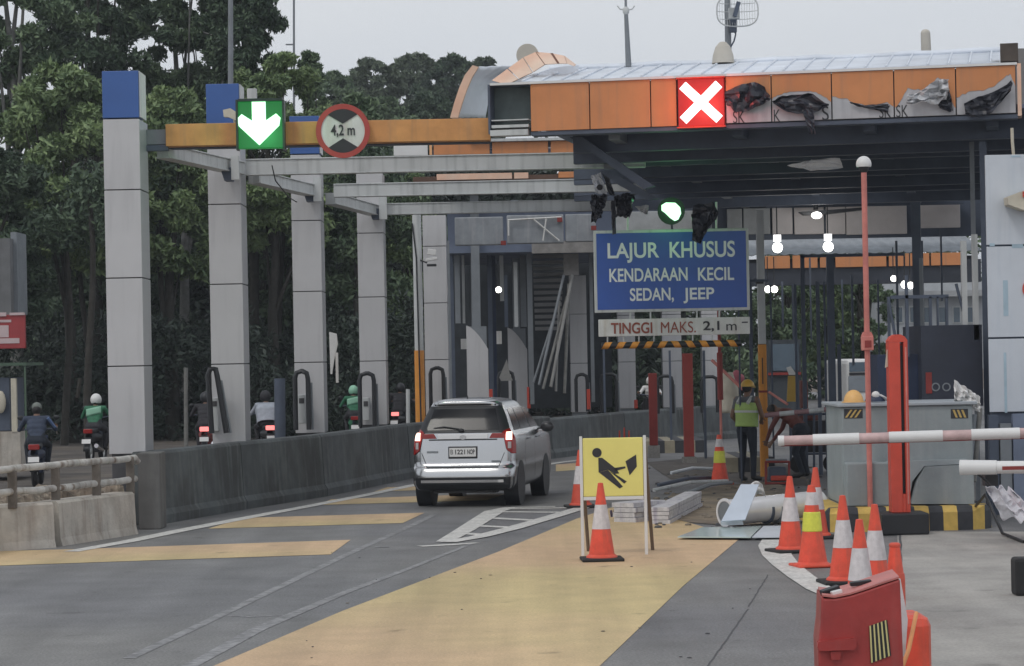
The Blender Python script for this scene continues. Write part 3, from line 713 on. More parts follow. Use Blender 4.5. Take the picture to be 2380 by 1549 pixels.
mb = MB(); a = C(1402, 340, 3); b = C(1448, 392, 3); cbx(mb, a.x, b.x, 3, 3.1, b.z, a.z); a = C(1470, 340, 3); b = C(1565, 358, 3); cbx(mb, a.x, b.x, 3, 3.1, b.z, a.z); mb.build('ceiling_board', m_['steelg'], t)
flap('torn_lining', ([(1890, 372), (1885, 372), (1952, 368)], [(1830, 386), (1885, 398), (1960, 392)]), 2.4, mat('white lining scrap', (.75, .76, .78), .5, var=.15), '', '', amp=.03, parent=t)
for y in (0.3,):
    for u0 in (1935, 2292): pass
# canopy posts at the right
for u, v0, v1, w_, y, m in ((2258, 330, 1060, 10, 2.0, 'steelg'), (2284, 330, 1060, 16, .8, 'steeld'), (2128, 470, 940, 20, 6.5, 'steeld'), (2140, 600, 800, 8, 6.2, 'steelg')):
    a, b = C(u, v0, y), C(u, v1, y); mb = MB(); k = w_ / 2 * px(36 + y); cbx(mb, a.x - k, a.x + k, y, y + .15, 0, min(a.z, ZB + .09)); mb.build('post', m_[m], t)

# barrel vault roofs behind the left end of the canopy
def vault(uvs, band, y, dep, name, label, msheet):
    q = thing(name, label, 'roof', CM @ C(uvs[0][0], uvs[0][1], y))
    p = [C(u, v, y) for u, v in uvs]; n_ = len(p)
    up = Vector((0, 0, 1))
    inner = [p[i] + Vector((band[i][0], 0, band[i][1])) for i in range(n_)]
    if msheet:
        mb = MB(); mb.add([CM @ x for x in inner] + [CM @ (x + Vector((.25, dep, .35))) for x in inner], [(i, i + 1, n_ + i + 1, n_ + i) for i in range(n_ - 1)], 0, True)
        mb.build('vault_sheet', msheet, q, solid=.02)
    mb = MB()
    for i in range(n_ - 1):
        mb.prism([CM @ x for x in (p[i], p[i + 1], inner[i + 1], inner[i])], cy * .12)
    mb.build('edge_trim', m_['peach'], q, weld=False)
    return q
k = px(40)
q = thing('vault_roof', 'curved pale sheet roof with peach edge behind the orange beam', 'roof', CM @ C(1100, 274, 3))
prof = [(1046, 274), (1056, 238), (1067, 205), (1080, 175), (1098, 152)]
wp = 16
pr2 = [(1064, 274), (1074, 240), (1085, 208), (1097, 180), (1112, 156)]
mb = MB()
for i in range(4): mb.prism([CM @ C(*x, 3.0) for x in (prof[i], prof[i + 1], pr2[i + 1], pr2[i])], cy * .25)
mb.build('edge_trim', m_['peach'], q)
right = [(1128, 274), (1132, 248), (1140, 215), (1165, 180), (1235, 152)]
mb = MB()
def vs_(a, b):
    f = b * 4; i = min(int(f), 3); f -= i
    p0 = C(*pr2[i], 3.05).lerp(C(*pr2[i + 1], 3.05), f); p1 = C(*right[i], 3.4).lerp(C(*right[i + 1], 3.4), f)
    return CM @ (p0.lerp(p1, a) + Vector((0, 0, .005 * math.sin(a * 30))))
mb.grid(vs_, 24, 12); mb.build('vault_sheet', m_['roof'], q, solid=.02)
q = thing('roof_flashing', 'arched peach flashing strip lifting over the canopy left end', 'flashing', CM @ C(1235, 190, 1))
up = [(1142, 188), (1180, 160), (1216, 134), (1245, 121), (1280, 124), (1312, 130), (1338, 150)]; lo = [(1176, 198), (1205, 184), (1238, 168), (1266, 150), (1296, 148), (1318, 148), (1334, 154)]
for i in range(6):
    mb = MB(); g = .004
    a0, a1, b0, b1 = C(*up[i], .9), C(*up[i + 1], .9), C(*lo[i], .6), C(*lo[i + 1], .6)
    mb.prism([CM @ x for x in (a0.lerp(a1, .03), a1.lerp(a0, .03), b1.lerp(b0, .03), b0.lerp(b1, .03))], cy * .06)
    mb.build('flashing_piece', m_['peach'], q, bevel=.004)
    if i in (2, 3): mb = MB(); mb.prism([CM @ x for x in (a1.lerp(a0, .02), a1 + Vector((.03, 0, 0)), b1 + Vector((.03, 0, 0)), b1.lerp(b0, .02))], cy * .05); mb.build('lap_joint', mat('brown joint', (.16, .07, .045), .7), q)
mb = MB(); mb.prism([CM @ C(u, v, 1.3) for u, v in ((1176, 194), (1240, 172), (1300, 156), (1345, 152), (1340, 186), (1235, 194))], cy * .03); mb.build('apron_sheet', m_['roof'], q)

# second and third canopies behind
t = thing('rear_canopy', 'orange panelled fascia of a second canopy seen under the round sign', 'canopy', W(1200, 355, 48))
for a, b, m in ((915, 994, 'whitep'), (998, 1004, 'oredge'), (1008, 1138, 'orange'), (1144, 1274, 'orange'), (1280, 1400, 'orange'), (1403, 1500, 'orange')):
    p0, p1 = W(a, 347, 48), W(b, 347, 48); z = W(1190, 343, 48).z; mb = MB(); mb.box(p0.x, p1.x, 48, 48.05, z - .115, z + .105); mb.build('fascia_panel', m_[m], t, bevel=.008)
p0, p1 = W(1090, 330, 47.9), W(1500, 330, 47.9); z = W(1190, 343, 48).z; mb = MB(); mb.box(p0.x, p1.x, 47.9, 49.6, z + .11, z + .16); mb.build('top_ledge', m_['steelw'], t)
p0 = W(998, 347, 48); mb = MB(); mb.box(p0.x, p1.x, 48.06, 52, z - .10, z - .02); mb.build('soffit', m_['soffit'], t)
t = thing('rear_canopy', 'thin orange strip of a distant canopy between the pale beams', 'canopy', W(1200, 410, 60))
for a, b in ((1015, 1190), (1195, 1228), (1298, 1390), (1395, 1500)):
    p0, p1 = W(a, 410, 60), W(b, 410, 60); z = W(1190, 409, 60).z; mb = MB(); mb.box(p0.x, p1.x, 60, 60.05, z - .07, z + .07); mb.build('fascia_panel', m_['peach'] if a < 1200 else m_['orange'], t, bevel=.006)
p0, p1 = W(960, 410, 60.1), W(1500, 410, 60.1); mb = MB(); mb.box(p0.x, p1.x, 60.06, 63, z - .22, z + .02); mb.build('soffit', mat('brown soffit', (.12, .07, .05), .8), t)
# bulkhead of hanging grey boards at the back of the main canopy
t = thing('hanging_bulkhead', 'row of hanging grey boards closing the back of the main canopy', 'bulkhead', W(1850, 545, 54))
for a, b, v0, v1 in ((1432, 1560, 492, 556), (1564, 1655, 490, 552), (1690, 1725, 486, 545), (1728, 1790, 484, 545), (1795, 1842, 482, 545), (1846, 1915, 480, 545), (1920, 1965, 478, 545), (1967, 2108, 474, 545), (2140, 2232, 472, 530)):
    mb = MB(); mb.rect(a, v0, b, v1, 54, .06); mb.build('board', mat('taupe hanging board', (.66, .62, .61), .6, var=.08) if a > 1780 else mat('dim hanging board', (.38, .40, .41), .6, var=.2), t, bevel=.015)
mb = MB(); mb.rect(1428, 462, 2320, 556, 54.1, .1); mb.build('backing', m_['steeld'], t)
mb = MB(); mb.rect(1780, 470, 2240, 480, 53.9, .05); mb.build('rail', m_['steeld'], t)
t = thing('hanging_bulkhead', 'film wrapped grey boards hanging above the short torn columns', 'bulkhead', W(1210, 570, 57))
for a, b, v0, v1 in ((1057, 1170, 505, 570), (1178, 1310, 500, 566), (1314, 1385, 498, 562)):
    mb = MB(); mb.rect(a, v0, b, v1, 57, .3); mb.build('board', mat('wrapped board', (.25, .27, .29), .45, var=.2, scale=3, streak=(.32, .33, .35)), t, bevel=.02)
mb = MB()
for a, b in (((1180, 512), (1305, 505)), ((1182, 512), (1182, 548)), ((1240, 510), (1300, 560)), ((1270, 506), (1262, 560))): mb.tube([W(*a, 56.9), W(*b, 56.9)], .02, 5)
mb.build('loose_cable', m_['signwhite'], t)
for u, v in ((1164, 560), (1295, 506), (1374, 525)): mb = MB(); mb.rect(u, v, u + 12, v + 10, 56.85, .1); mb.build('red_clip', m_['darkred'], t)
# dark inner mass of the half dismantled plaza: back wall, hanging steel and slatted stair
t = thing('dismantled_booth', 'dark half dismantled booth shell with pale steel uprights behind the car', 'booth', W(1200, 950, 66))
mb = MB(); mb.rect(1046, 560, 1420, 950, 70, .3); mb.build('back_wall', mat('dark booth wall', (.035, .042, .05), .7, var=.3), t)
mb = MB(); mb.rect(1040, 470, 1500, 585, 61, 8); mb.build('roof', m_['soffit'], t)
for u, v0, v1, wd, Y, m in ((1063, 590, 752, 12, 62, 'steelg'), (1077, 590, 752, 6, 62.3, 'steelw'), (1100, 590, 760, 11, 63, 'steelg'), (1111, 590, 760, 5, 63, 'steelw'), (1140, 590, 935, 10, 62.5, 'steeld'), (1166, 590, 700, 9, 62.8, 'steelw'), (1176, 640, 760, 8, 62, 'steeld'),
                          (1199, 610, 760, 9, 62, 'steelw'), (1150, 590, 940, 8, 63, 'navy'), (1216, 590, 760, 14, 63, 'steelg'), (1233, 590, 940, 12, 62, 'steelg'), (1052, 590, 925, 8, 62, 'steeld'), (1044, 560, 930, 7, 58, 'steelg'), (1376, 590, 935, 8, 62, 'steelg'), (1160, 770, 800, 12, 62.4, 'signwhite'), (1078, 788, 812, 14, 62.4, 'signwhite')):
    mb = MB(); mb.rect(u - wd / 2, v0, u + wd / 2, v1, Y, .15); mb.build('upright', m_[m], t)
mb = MB()
for i in range(13): mb.rect(1238 + i * .5, 592 + i * 14, 1312 - i * .8, 600 + i * 14, 62.5 + i * .05, .25)
mb.build('slat_louvre', mat('grey slat', (.22, .22, .22), .7, var=.2), t)
mb = MB(); mb.rect(1236, 560, 1380, 588, 60.5, .2); mb.build('header', mat('grey film', (.24, .23, .22), .7, var=.3, scale=4), t)
mb = MB(); mb.rect(1310, 590, 1345, 640, 61.5, .3); mb.build('hanging_film', mat('grey film', (.24, .23, .22)), t)
for i, (a, b, r_, m) in enumerate((((1262, 905), (1318, 690), .035, 'barkp'), ((1280, 900), (1330, 640), .04, 'dullw'), ((1253, 895), (1310, 640), .035, 'steelg'), ((1292, 910), (1300, 700), .03, 'dullw'), ((1312, 915), (1322, 660), .04, 'barkp'), ((1240, 890), (1290, 730), .03, 'steelg'))):
    lab = ['leaning pale square tube, second from left in the bundle', 'longest leaning pale tube, crossing the middle of the bundle', 'leaning dull grey tube left in the bundle', 'thin nearly upright pale tube inside the bundle', 'thick cream tube standing at the right of the bundle', 'leftmost thin grey tube leaning away from the bundle'][i]
    mb = MB(); mb.tube([W(*a, 60.0 + i * .12), W(*b, 61.0)], r_, 6); tag(mb.build('leaning_tube', m_[m]), lab, 'tube', 'tubes leaning behind the barrier')
for i, (u0, v0, u1, v1, lab) in enumerate((((1160), 790, 1180, 885, 'pale slanting film strip between the short columns'),)):
    mb = MB(); mb.prism([W(u, v, 59.5) for u, v in ((1160, 878), (1178, 835), (1185, 870), (1192, 885), (1165, 886))], (0, .04, 0)); tag(mb.build('film_heap', m_['dullw']), 'small heap of pale film beside a pipe hoop behind the car', 'film')
# third canopy far behind, under the main one
t = thing('rear_canopy', 'far canopy with orange fascia strip and dark band, seen under the main canopy', 'canopy', W(2000, 660, 76))
for a, b in ((1778, 1836), (1842, 1900), (1906, 1935), (1942, 2012), (2016, 2060), (2066, 2100), (2104, 2160), (2164, 2236)):
    mb = MB(); p0, p1 = W(a, 605, 76), W(b, 605, 76); z = W(2000, 605, 76).z; mb.box(p0.x, p1.x, 76, 76.05, z - .2, z + .17); mb.build('fascia_panel', m_['orange'], t, bevel=.008)
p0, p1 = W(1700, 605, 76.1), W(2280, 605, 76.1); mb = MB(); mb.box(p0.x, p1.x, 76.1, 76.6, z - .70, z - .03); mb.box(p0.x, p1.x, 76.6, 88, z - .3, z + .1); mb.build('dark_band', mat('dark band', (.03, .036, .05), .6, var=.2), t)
mb = MB(); mb.grid(lambda a, b: Vector((p0.x + (p1.x - p0.x) * a, 76 + 3.5 * b, z + .2 + .72 * b + .02 * math.sin(a * 140))), 100, 2); mb.build('roof_sheet', mat('dull roof sheet', (.15, .17, .19), .4, metal=.2, var=.25, scale=1.5), t, solid=.02)
# green lamp deep under the canopy, wrapped in torn film
t = thing('lane_signal', 'bright green lane lamp half hidden by torn film above the blue sign', 'lane signal', W(1560, 515, 39.5))
mb = MB(); mb.cyl(W(1560, 491, 39.68), W(1560, 491, 39.9), 32 * px(39.7), n=20); mb.build('housing', mat('dark lamp housing', (.012, .016, .014), .7), t, bevel=.02)
c = W(1560, 491, 39.64); k = px(39.6); mb = MB(); mb.prism([c + Vector((x * k, 0, -y * k)) for x, y in ((-22, -14), (-12, -20), (10, -19), (21, -8), (23, 6), (16, 20), (8, 23), (-2, 16), (-14, 4), (-22, -2))], (0, .04, 0)); mb.build('lamp', m_['ledG'], t, bevel=.01)
def wflap(name, up, lo, Y, m, label, amp=.06, nu=8, nv=12):
    o = flap(name, (up, lo), (CI @ W(up[0][0], up[0][1], Y)).y, m, '', '', amp=amp, nu=nu, nv=nv)
    return tag(o, label, 'torn film', 'torn films hanging round the green lamp')
wflap('torn_film', [(1374, 410), (1396, 402)], [(1386, 450), (1412, 452)], 38.9, mat('printed white film', (.55, .57, .62), .5, var=.12), 'white film with a dark dot hanging from the canopy brace', .03)
mb = MB(); disc(mb, W(1394, 436, 38.75), 0, 7 * px(38.75), 0, 0, n=16); o = mb.build('dark_dot', m_['letblk']); o2 = [x for x in bpy.data.objects if x.name.startswith('torn_film')][-1]
o.parent = o2; o.matrix_parent_inverse = WM(o2).inverted()
wflap('torn_film', [(1378, 452), (1412, 455)], [(1376, 520), (1402, 505)], 38.9, m_['film'], 'black film rag below the white dotted film', .08)
wflap('torn_film', [(1398, 398), (1412, 402)], [(1418, 455), (1430, 455)], 38.9, m_['film'], 'narrow black film strip running beside the white dotted film', .03, 4)
wflap('torn_film', [(1420, 470), (1432, 465)], [(1424, 545), (1432, 545)], 38.9, m_['film'], 'thin black film tail reaching down onto the blue sign', .03, 4)
wflap('torn_film', [(1432, 458), (1478, 450)], [(1436, 505), (1470, 505)], 39.0, m_['film'], 'black crumpled film left of the green lamp', .1)
wflap('torn_film', [(1480, 480), (1510, 478)], [(1490, 495), (1506, 500)], 39.0, m_['filmw'], 'small silver film scrap left of the green lamp', .05, 6, 6)
wflap('torn_film', [(1612, 478), (1660, 470), (1672, 500)], [(1610, 560), (1630, 570), (1640, 545)], 38.9, m_['film'], 'black film rag right of the green lamp hanging over the blue sign', .1)
# blue lane sign, height board and hazard bar
YS = 39.8
t = thing('lane_sign', 'blue hanging sign for small vehicles with white lettering', 'sign', W(1560, 728, YS))
c = W(1561, 629, YS); w_, h_ = 361 * px(YS), 191 * px(YS)
mb = MB(); mb.box(c.x - w_ / 2, c.x + w_ / 2, YS, YS + .05, c.z - h_ / 2, c.z + h_ / 2); mb.build('border', m_['steelw'], t, bevel=.01)
e = .045; mb = MB(); mb.box(c.x - w_ / 2 + e, c.x + w_ / 2 - e, YS - .006, YS + .02, c.z - h_ / 2 + e, c.z + h_ / 2 - e); mb.build('face', m_['signblue'], t)
def sgn(s_, u0, u1, vc, hpx, m, Y, dep=.012, par=None, tilt=0.0):
    p = W((u0 + u1) / 2, vc, Y); text('lettering', s_, T(p) @ Matrix.Rotation(tilt, 4, 'Y'), (u1 - u0) * px(Y), hpx * px(Y), m, par, dep)
for wd, u0, u1, vc, hp in (('LAJUR', 1412, 1532, 588, 47), ('KHUSUS', 1556, 1708, 580, 38), ('KENDARAAN', 1416, 1598, 639, 31), ('KECIL', 1622, 1706, 637, 31), ('SEDAN,', 1464, 1566, 687, 35), ('JEEP', 1588, 1660, 687, 36)): sgn(wd, u0, u1, vc, hp, m_['letter'], YS, par=t)
for u in (1458, 1665): mb = MB(); mb.cyl(W(u, 536, YS + .03), W(u, 470, YS + .03), .018, n=8); mb.build('hanger_rod', m_['whitep'], t)
t = thing('height_board', 'white board reading TINGGI MAKS 2,1 m hanging under the blue sign', 'sign', W(1566, 782, YS))
c = W(1567, 760, YS); w_, h_ = 352 * px(YS), 40 * px(YS); mb = MB(); mb.box(c.x - w_ / 2, c.x + w_ / 2, YS, YS + .03, c.z - h_ / 2, c.z + h_ / 2); mb.build('board', m_['signwhite'], t, bevel=.008)
sgn('TINGGI', 1420, 1516, 763, 26, m_['letred'], YS, par=t); sgn('MAKS.', 1536, 1617, 761, 26, m_['letred'], YS, par=t); sgn('2,1', 1634, 1672, 759, 25, m_['letblk'], YS, par=t); sgn('m', 1688, 1712, 761, 15, m_['letblk'], YS, par=t)
mb = MB(); mb.rect(1724, 748, 1738, 751, YS - .006, .008); mb.build('dash_mark', m_['letblk'], t)
for u in (1465, 1512, 1620, 1672): mb = MB(); mb.cyl(W(u, 742, YS + .015), W(u, 722, YS + .015), .014, n=6); mb.build('hanger_rod', m_['steelw'], t)
t = thing('hazard_bar', 'orange and black striped height bar hanging below the white board', 'height bar', W(1560, 815, YS))
mb = MB(); a, b = W(1398, 804, YS), W(1722, 798, YS); zc = (a.z + b.z) / 2
mb.cyl(Vector((a.x, YS + .02, zc)), Vector((b.x, YS + .02, zc)), .05, n=14); mb.build('bar', m_['black'], t)
mb = MB(); n_ = 10
for i in range(n_):
    u0 = a.x + (b.x - a.x) * (i + .12) / n_; wd = (b.x - a.x) / n_; sl = .09 if i < 5 else -.09
    def bp(fx, th): return Vector((u0 + fx + sl * (th / math.pi - .5) * -1, YS + .02 - .053 * math.sin(th), zc + .053 * math.cos(th)))
    mb.grid(lambda A, B: bp(A * wd * .5, B * math.pi), 3, 8)
mb.build('orange_stripes', m_['orpost'], t)
for u in (1412, 1450, 1485, 1520, 1610, 1655): mb = MB(); mb.cyl(W(u, 780, YS + .02), W(u, 798, YS + .02), .012, n=6); mb.build('hanger_rod', m_['steelw'], t)
# ------------------------------------------------------------------ right hand side: wall, booth, gate post, poles
t = thing('panel_wall', 'pale blue grey panelled wall at the right edge with bits of blue tape', 'wall', W(2345, 1075, 34))
Yw = 34.0; a = W(2296, 700, Yw).x; zj = [W(2340, v, Yw).z for v in (960, 786, 571, 358)]
for i in range(3):
    mb = MB(); mb.box(a, a + 1.4, Yw, Yw + .04, zj[i] + .012, zj[i + 1] - .012); mb.build('wall_panel', m_['acpw'], t, bevel=.006)
mb = MB(); mb.box(a + .03, a + 1.4, Yw + .045, Yw + .16, 0, zj[3] - .02); mb.build('core', m_['steeld'], t)
for u0, v0, u1, v1 in ((2332, 652, 2343, 735), (2300, 566, 2312, 573), (2352, 568, 2378, 577), (2334, 820, 2340, 960), (2350, 362, 2372, 366)): mb = MB(); mb.rect(u0, v0, u1, v1, Yw - .004, .003); mb.build('blue_tape', mat('faded blue tape', (.38, .50, .58), .6, var=.2), t)
mb = MB(); p = W(2402, 672, Yw); disc(mb, p, 0, 26 * px(Yw), -.02, 0, n=24, dep=.018); mb.build('red_button', m_['redpost'], t)
t = thing('wall_lamp', 'cream flat lamp with red edge sticking out of the panelled wall', 'wall lamp', W(2370, 490, 33.8))
mb = MB(); q = [W(u, v, 33.7) for u, v in ((2342, 458), (2378, 444), (2410, 440), (2410, 492), (2378, 488), (2344, 476))]; mb.prism(q, (0, .28, 0)); mb.build('body', m_['cream'], t, bevel=.01)
mb = MB(); mb.rect(2378, 445, 2410, 458, 33.66, .05); mb.build('red_edge', m_['redpost'], t)
t = thing('dark_pallets', 'dark boards stacked upright under the panelled wall', 'boards', W(2340, 1075, 33.6))
for i, (u0, u1, v0, m) in enumerate(((2300, 2322, 965, 'steeld'), (2326, 2352, 985, 'steelg'), (2356, 2420, 962, 'soffit'))):
    mb = MB(); mb.rect(u0, v0, u1, 1165, 33.75 - i * .03, .1); mb.build('board', m_[m], t)
mb = MB(); mb.tube([W(2352, 298, 34.6), W(2353, 330, 34.6), W(2356, 365, 34.6)], .022, 8)
tag(mb.build('conduit_pipe', m_['cream']), 'short cream conduit between the canopy end and the panelled wall', 'pipe')
t = thing('grey_upper_wall', 'grey brown wall strip beyond the canopy right end', 'wall', W(2400, 300, 40))
mb = MB(); mb.rect(2368, 112, 2480, 372, 42, .3); mb.build('panel', mat('brown grey wall', (.20, .19, .18), .8, var=.15), t)
mb = MB(); mb.rect(2368, 262, 2480, 280, 41.9, .1); mb.build('ledge', m_['steelw'], t)

# island with striped kerb
a0, a1 = G(1912, 1229, 0), G(2322, 1236, 0); Yk = 31.3; xa, xb = W(1915, 1200, Yk).x, W(2322, 1200, Yk).x
t = thing('kerb_island', 'toll island with yellow and black striped kerb under the grey booth', 'kerb', ((xa + xb) / 2, 34, 0))
mb = MB(); r = .5
out_ = [Vector((xa, 34, 0)), Vector((xa, Yk + .25, 0)), Vector((xa + .08, Yk + .07, 0)), Vector((xa + .25, Yk, 0))]
n0 = 8
for i in range(1, n0 + 1): out_.append(Vector((xa + .25 + (xb - xa - .75) * i / n0, Yk, 0)))
for i in range(1, 5): a = R(90) * i / 4; out_.append(Vector((xb - .5 + .5 * math.sin(a), Yk + .5 - .5 * math.cos(a), 0)))
out_.append(Vector((xb, 34, 0)))
c = Vector(((xa + xb) / 2, 38, 0)); hk = .29
def inn(p, d): return Vector((min(max(p.x, xa + d), xb - d), max(p.y, Yk + d), 0))
for i in range(len(out_) - 1):
    p, q = out_[i], out_[i + 1]; mi = (i // 1) % 2 if 3 <= i else i % 2
    zs = [(0, 0), (.02, .22), (.09, hk), (.30, hk)]
    vs = []
    for ins, z in zs:
        for w_ in (p, q): k_ = inn(w_, ins); vs.append((k_.x, k_.y, z))
    mb.add(vs, [(2 * k, 2 * k + 1, 2 * k + 3, 2 * k + 2) for k in range(3)], mi)
mb.build('striped_kerb', [m_['kerbY'], m_['kerbK']], t)
mb = MB(); mb.box(xa + .28, xb - .28, Yk + .28, 34, 0, hk - .004); mb.build('slab', m_['concrete'], t)

t = thing('booth_block', 'grey green concrete booth block with small hazard stripe patches on top', 'booth block', W(2110, 1180, 32))
Yb = 31.9; X_ = lambda u, v=1050, Y=31.9: W(u, v, Y).x; Z_ = lambda v, u=2110, Y=31.9: W(u, v, Y).z
mb = MB(); mb.box(X_(1958), X_(2262), Yb, Yb + 1.6, hk, Z_(944)); mb.build('block', m_['boothgrey'], t, bevel=.02)
mb = MB(); mb.box(X_(1948), X_(2272), Yb - .04, Yb + 1.65, Z_(944) + .002, Z_(936)); mb.build('top_slab', mat('pale booth top', (.36, .40, .43), .6, var=.1), t, bevel=.01)
zt = Z_(1072)
mb = MB(); mb.box(X_(1960), X_(2062), Yb - .25, Yb - .003, hk, zt); mb.build('plinth', m_['boothgrey'], t, bevel=.02)
pl = [(2118, 1172), (2132, 1120), (2152, 1086), (2262, 1080), (2265, 1172)]
mb = MB(); mb.prism([W(u, v, Yb - .28) for u, v in pl], (0, .28, 0)); mb.build('plinth', m_['boothgrey'], t, bevel=.015)
mb = MB(); mb.prism([W(u, v, Yb - .18) for u, v in ((2062, 1172), (2062, 1074), (2250, 1068), (2252, 1078), (2148, 1084), (2120, 1120), (2112, 1172))], (0, .18, 0)); mb.build('plinth_band', mat('pale booth band', (.33, .37, .385), .7, var=.12), t, bevel=.01)
for u0, u1, dr in ((1962, 2005, 1), (2210, 2250, -1)):
    mb = MB(); mb.rect(u0, 951, u1, 973, Yb - .004, .004); p = mb.build('hazard_patch', m_['kerbK'], t)
    mb = MB(); k = px(Yb)
    for i in range(3):
        c = W(u0 + (u1 - u0) * (.25 + .25 * i), 962, Yb - .008); mb.prism([c + Vector((x * k, 0, z * k)) for x, z in ((-4 - 5 * dr, -9), (1 - 5 * dr, -9), (4 + 5 * dr, 9), (-1 + 5 * dr, 9))], (0, .003, 0))
    mb.build('stripes', mat('dull yellow', (.5, .36, .12), .6), p)
# black gate box with red post
t = thing('gate_post', 'tall red gate post with a dark slot standing on a black box', 'gate post', W(2105, 1240, 30.7))
Yg = 30.6; mb = MB(); a, b = W(2050, 1240, Yg), W(2160, 1196, Yg); mb.box(a.x, b.x, Yg, Yg + .55, .004, .26); mb.build('base_box', m_['black'], t, bevel=.02)
Yp = 30.75; x0, x1 = W(2069, 990, Yp).x, W(2113, 990, Yp).x; zt = W(2090, 780, Yp).z; zb = .262
xs0, xs1 = x0 + (x1 - x0) * .60, x0 + (x1 - x0) * .78
mb = MB(); mb.box(x0, xs0, Yp, Yp + .24, zb, zt - .08); mb.box(xs1, x1, Yp, Yp + .24, zb, zt - .08); mb.box(xs0 + .002, xs1 - .002, Yp + .10, Yp + .24, zb, zt - .1); mb.box(xs0 + .001, xs1 - .001, Yp + .001, Yp + .1, zb, zb + .22)
mb.prism([Vector((x0 + fx * (x1 - x0), Yp, zt - .079 + fz)) for fx, fz in ((0, 0), (1, 0), (1, .02), (.85, .065), (.65, .09), (.35, .09), (.15, .065), (0, .02))], (0, .24, 0))
mb.build('post', m_['redpost'], t, bevel=.006)
mb = MB(); mb.box(xs0 + .003, xs1 - .003, Yp + .06, Yp + .098, zb + .23, zt - .12); mb.build('slot', m_['black'], t)
mb = MB(); mb.box(x1 - .035, x1 - .015, Yp - .006, Yp - .001, zb + .1, zt - .14); mb.build('edge_strip', m_['pink'], t)
mb = MB(); mb.prism([W(u, v, Yp + .1) for u, v in ((2062, 815), (2072, 795), (2070, 850), (2058, 855))], (0, .05, 0)); mb.build('side_tab', m_['cream'], t)
# barrier arms
t = thing('barrier_arm', 'long white barrier arm with faded red bands crossing the grey booth', 'barrier arm', W(2100, 1030, 29.6))
P0, P1 = W(1811, 1025, 29.8), W(2470, 1004, 29.4)
mb = MB(); d = P1 - P0
bands = [0, .12, .285, .39, .58, .68, .85, .93, 1.0]
for i in range(8):
    a, b = P0 + d * bands[i], P0 + d * (bands[i + 1])
    r_ = .058 if i % 2 == 0 else .064
    mb.cyl(a, b, r_ if i else .055, n=16, mi=1 if i % 2 == 0 else 0)
mb.cyl(P0 - d * .004, P0 + d * .018, .06, n=16, mi=0)
mb.build('arm', [m_['whitep'], mat('faded red band', (.56, .40, .39), .5, var=.2, scale=6)], t)
mb = MB(); mb.box(P1.x - .1, P1.x + .25, P1.y - .05, P1.y + .3, 0, P1.z + .15); mb.build('pivot_cabinet', m_['redpost'], t, bevel=.02)
mb = MB(); mb.tube([P0 + Vector((.02, .0, -.058)), P0 + d * .28 + Vector((0, 0, -.06)), P1 + Vector((0, 0, -.06))], .008, 6); mb.build('edge_seam', m_['darkred'], t)
t = thing('barrier_arm', 'second thicker white arm end wrapped in white film, low at the right edge', 'barrier arm', W(2300, 1100, 28.6))
P0, P1 = W(2231, 1087, 28.6), W(2470, 1086, 28.3); d = P1 - P0
mb = MB(); mb.cyl(P0, P0 + d * .36, .085, .078, 16); mb.build('wrapped_end', m_['whitep'], t)
mb = MB(); mb.cyl(P0 + d * .361, P1, .07, n=16); mb.build('arm', m_['whitep'], t)
mb = MB(); mb.box(P1.x - .05, P1.x + .25, P1.y - .05, P1.y + .3, 0, P1.z + .15); mb.build('pivot_cabinet', m_['redpost'], t, bevel=.02)
mb = MB(); mb.box(P0.x + d.x * .37, P1.x, 28.21, 28.23, P0.z - .02, P0.z + .02); mb.build('red_line', m_['darkred'], t)
mb = MB(); mb.rect(2290, 1104, 2320, 1130, 28.7, .2); mb.tube([W(2270, 1100, 28.55), W(2292, 1118, 28.55), W(2300, 1128, 28.6)], .015, 6); mb.build('hinge', m_['black'], t)
t = thing('barrier_arm', 'small far barrier arm in white and faded red beside the orange post', 'barrier arm', W(1870, 960, 43))
P0, P1 = W(1778, 966, 43), W(1985, 946, 42.6); d = P1 - P0
mb = MB()
for i in range(6): mb.cyl(P0 + d * (i / 6), P0 + d * ((i + 1) / 6), .042, n=12, mi=i % 2)
mb.build('arm', [mat('dull red band', (.30, .17, .18), .6), m_['steelw']], t)
mb = MB(); mb.rect(1985, 948, 2008, 1060, 42.6, .3); mb.build('cabinet', m_['steelw'], t); mb = MB(); mb.rect(1966, 940, 2020, 952, 42.5, .1); mb.build('clamp', m_['steelw'], t)
# camera pole
t = thing('camera_pole', 'tall faded red pole with a white dome camera on top and a junction box', 'camera pole', G(2022, 1226))
Yc = 31.6; b = W(2022, 1200, Yc); mid = W(2014, 815, Yc); top = W(2009, 400, Yc); x_ = (b.x + top.x) / 2
V = lambda v: W(2015, v, Yc).z
mb = MB(); mb.cyl((x_, Yc, hk), (x_, Yc, V(810)), .033, n=14); mb.cyl((x_, Yc, V(812)), (x_, Yc, V(395)), .034, n=14, mi=0); mb.build('pole', m_['pink'], t)
mb = MB(); mb.box(x_ - .07, x_ + .07, Yc - .08, Yc + .06, V(815), V(782)); mb.prism([Vector((x_ + a_, Yc - .05, z)) for a_, z in ((-.07, V(782) + .001), (.07, V(782) + .001), (.045, V(772)), (-.045, V(772)))], (0, .1, 0)); mb.build('junction_box', m_['pink'], t, bevel=.012)
mb = MB(); mb.box(x_ - .04, x_ + .04, Yc - .088, Yc - .081, V(808), V(792)); mb.build('cover_plate', m_['darkred'], t)
mb = MB(); mb.ell((x_, Yc, V(382)), (.095, .095, .10), 20, z0=-.35); mb.build('dome_housing', m_['whitep'], t)
mb = MB(); mb.ell((x_, Yc, V(390)), (.06, .06, .075), 16); mb.build('lens_dome', m_['black'], t)
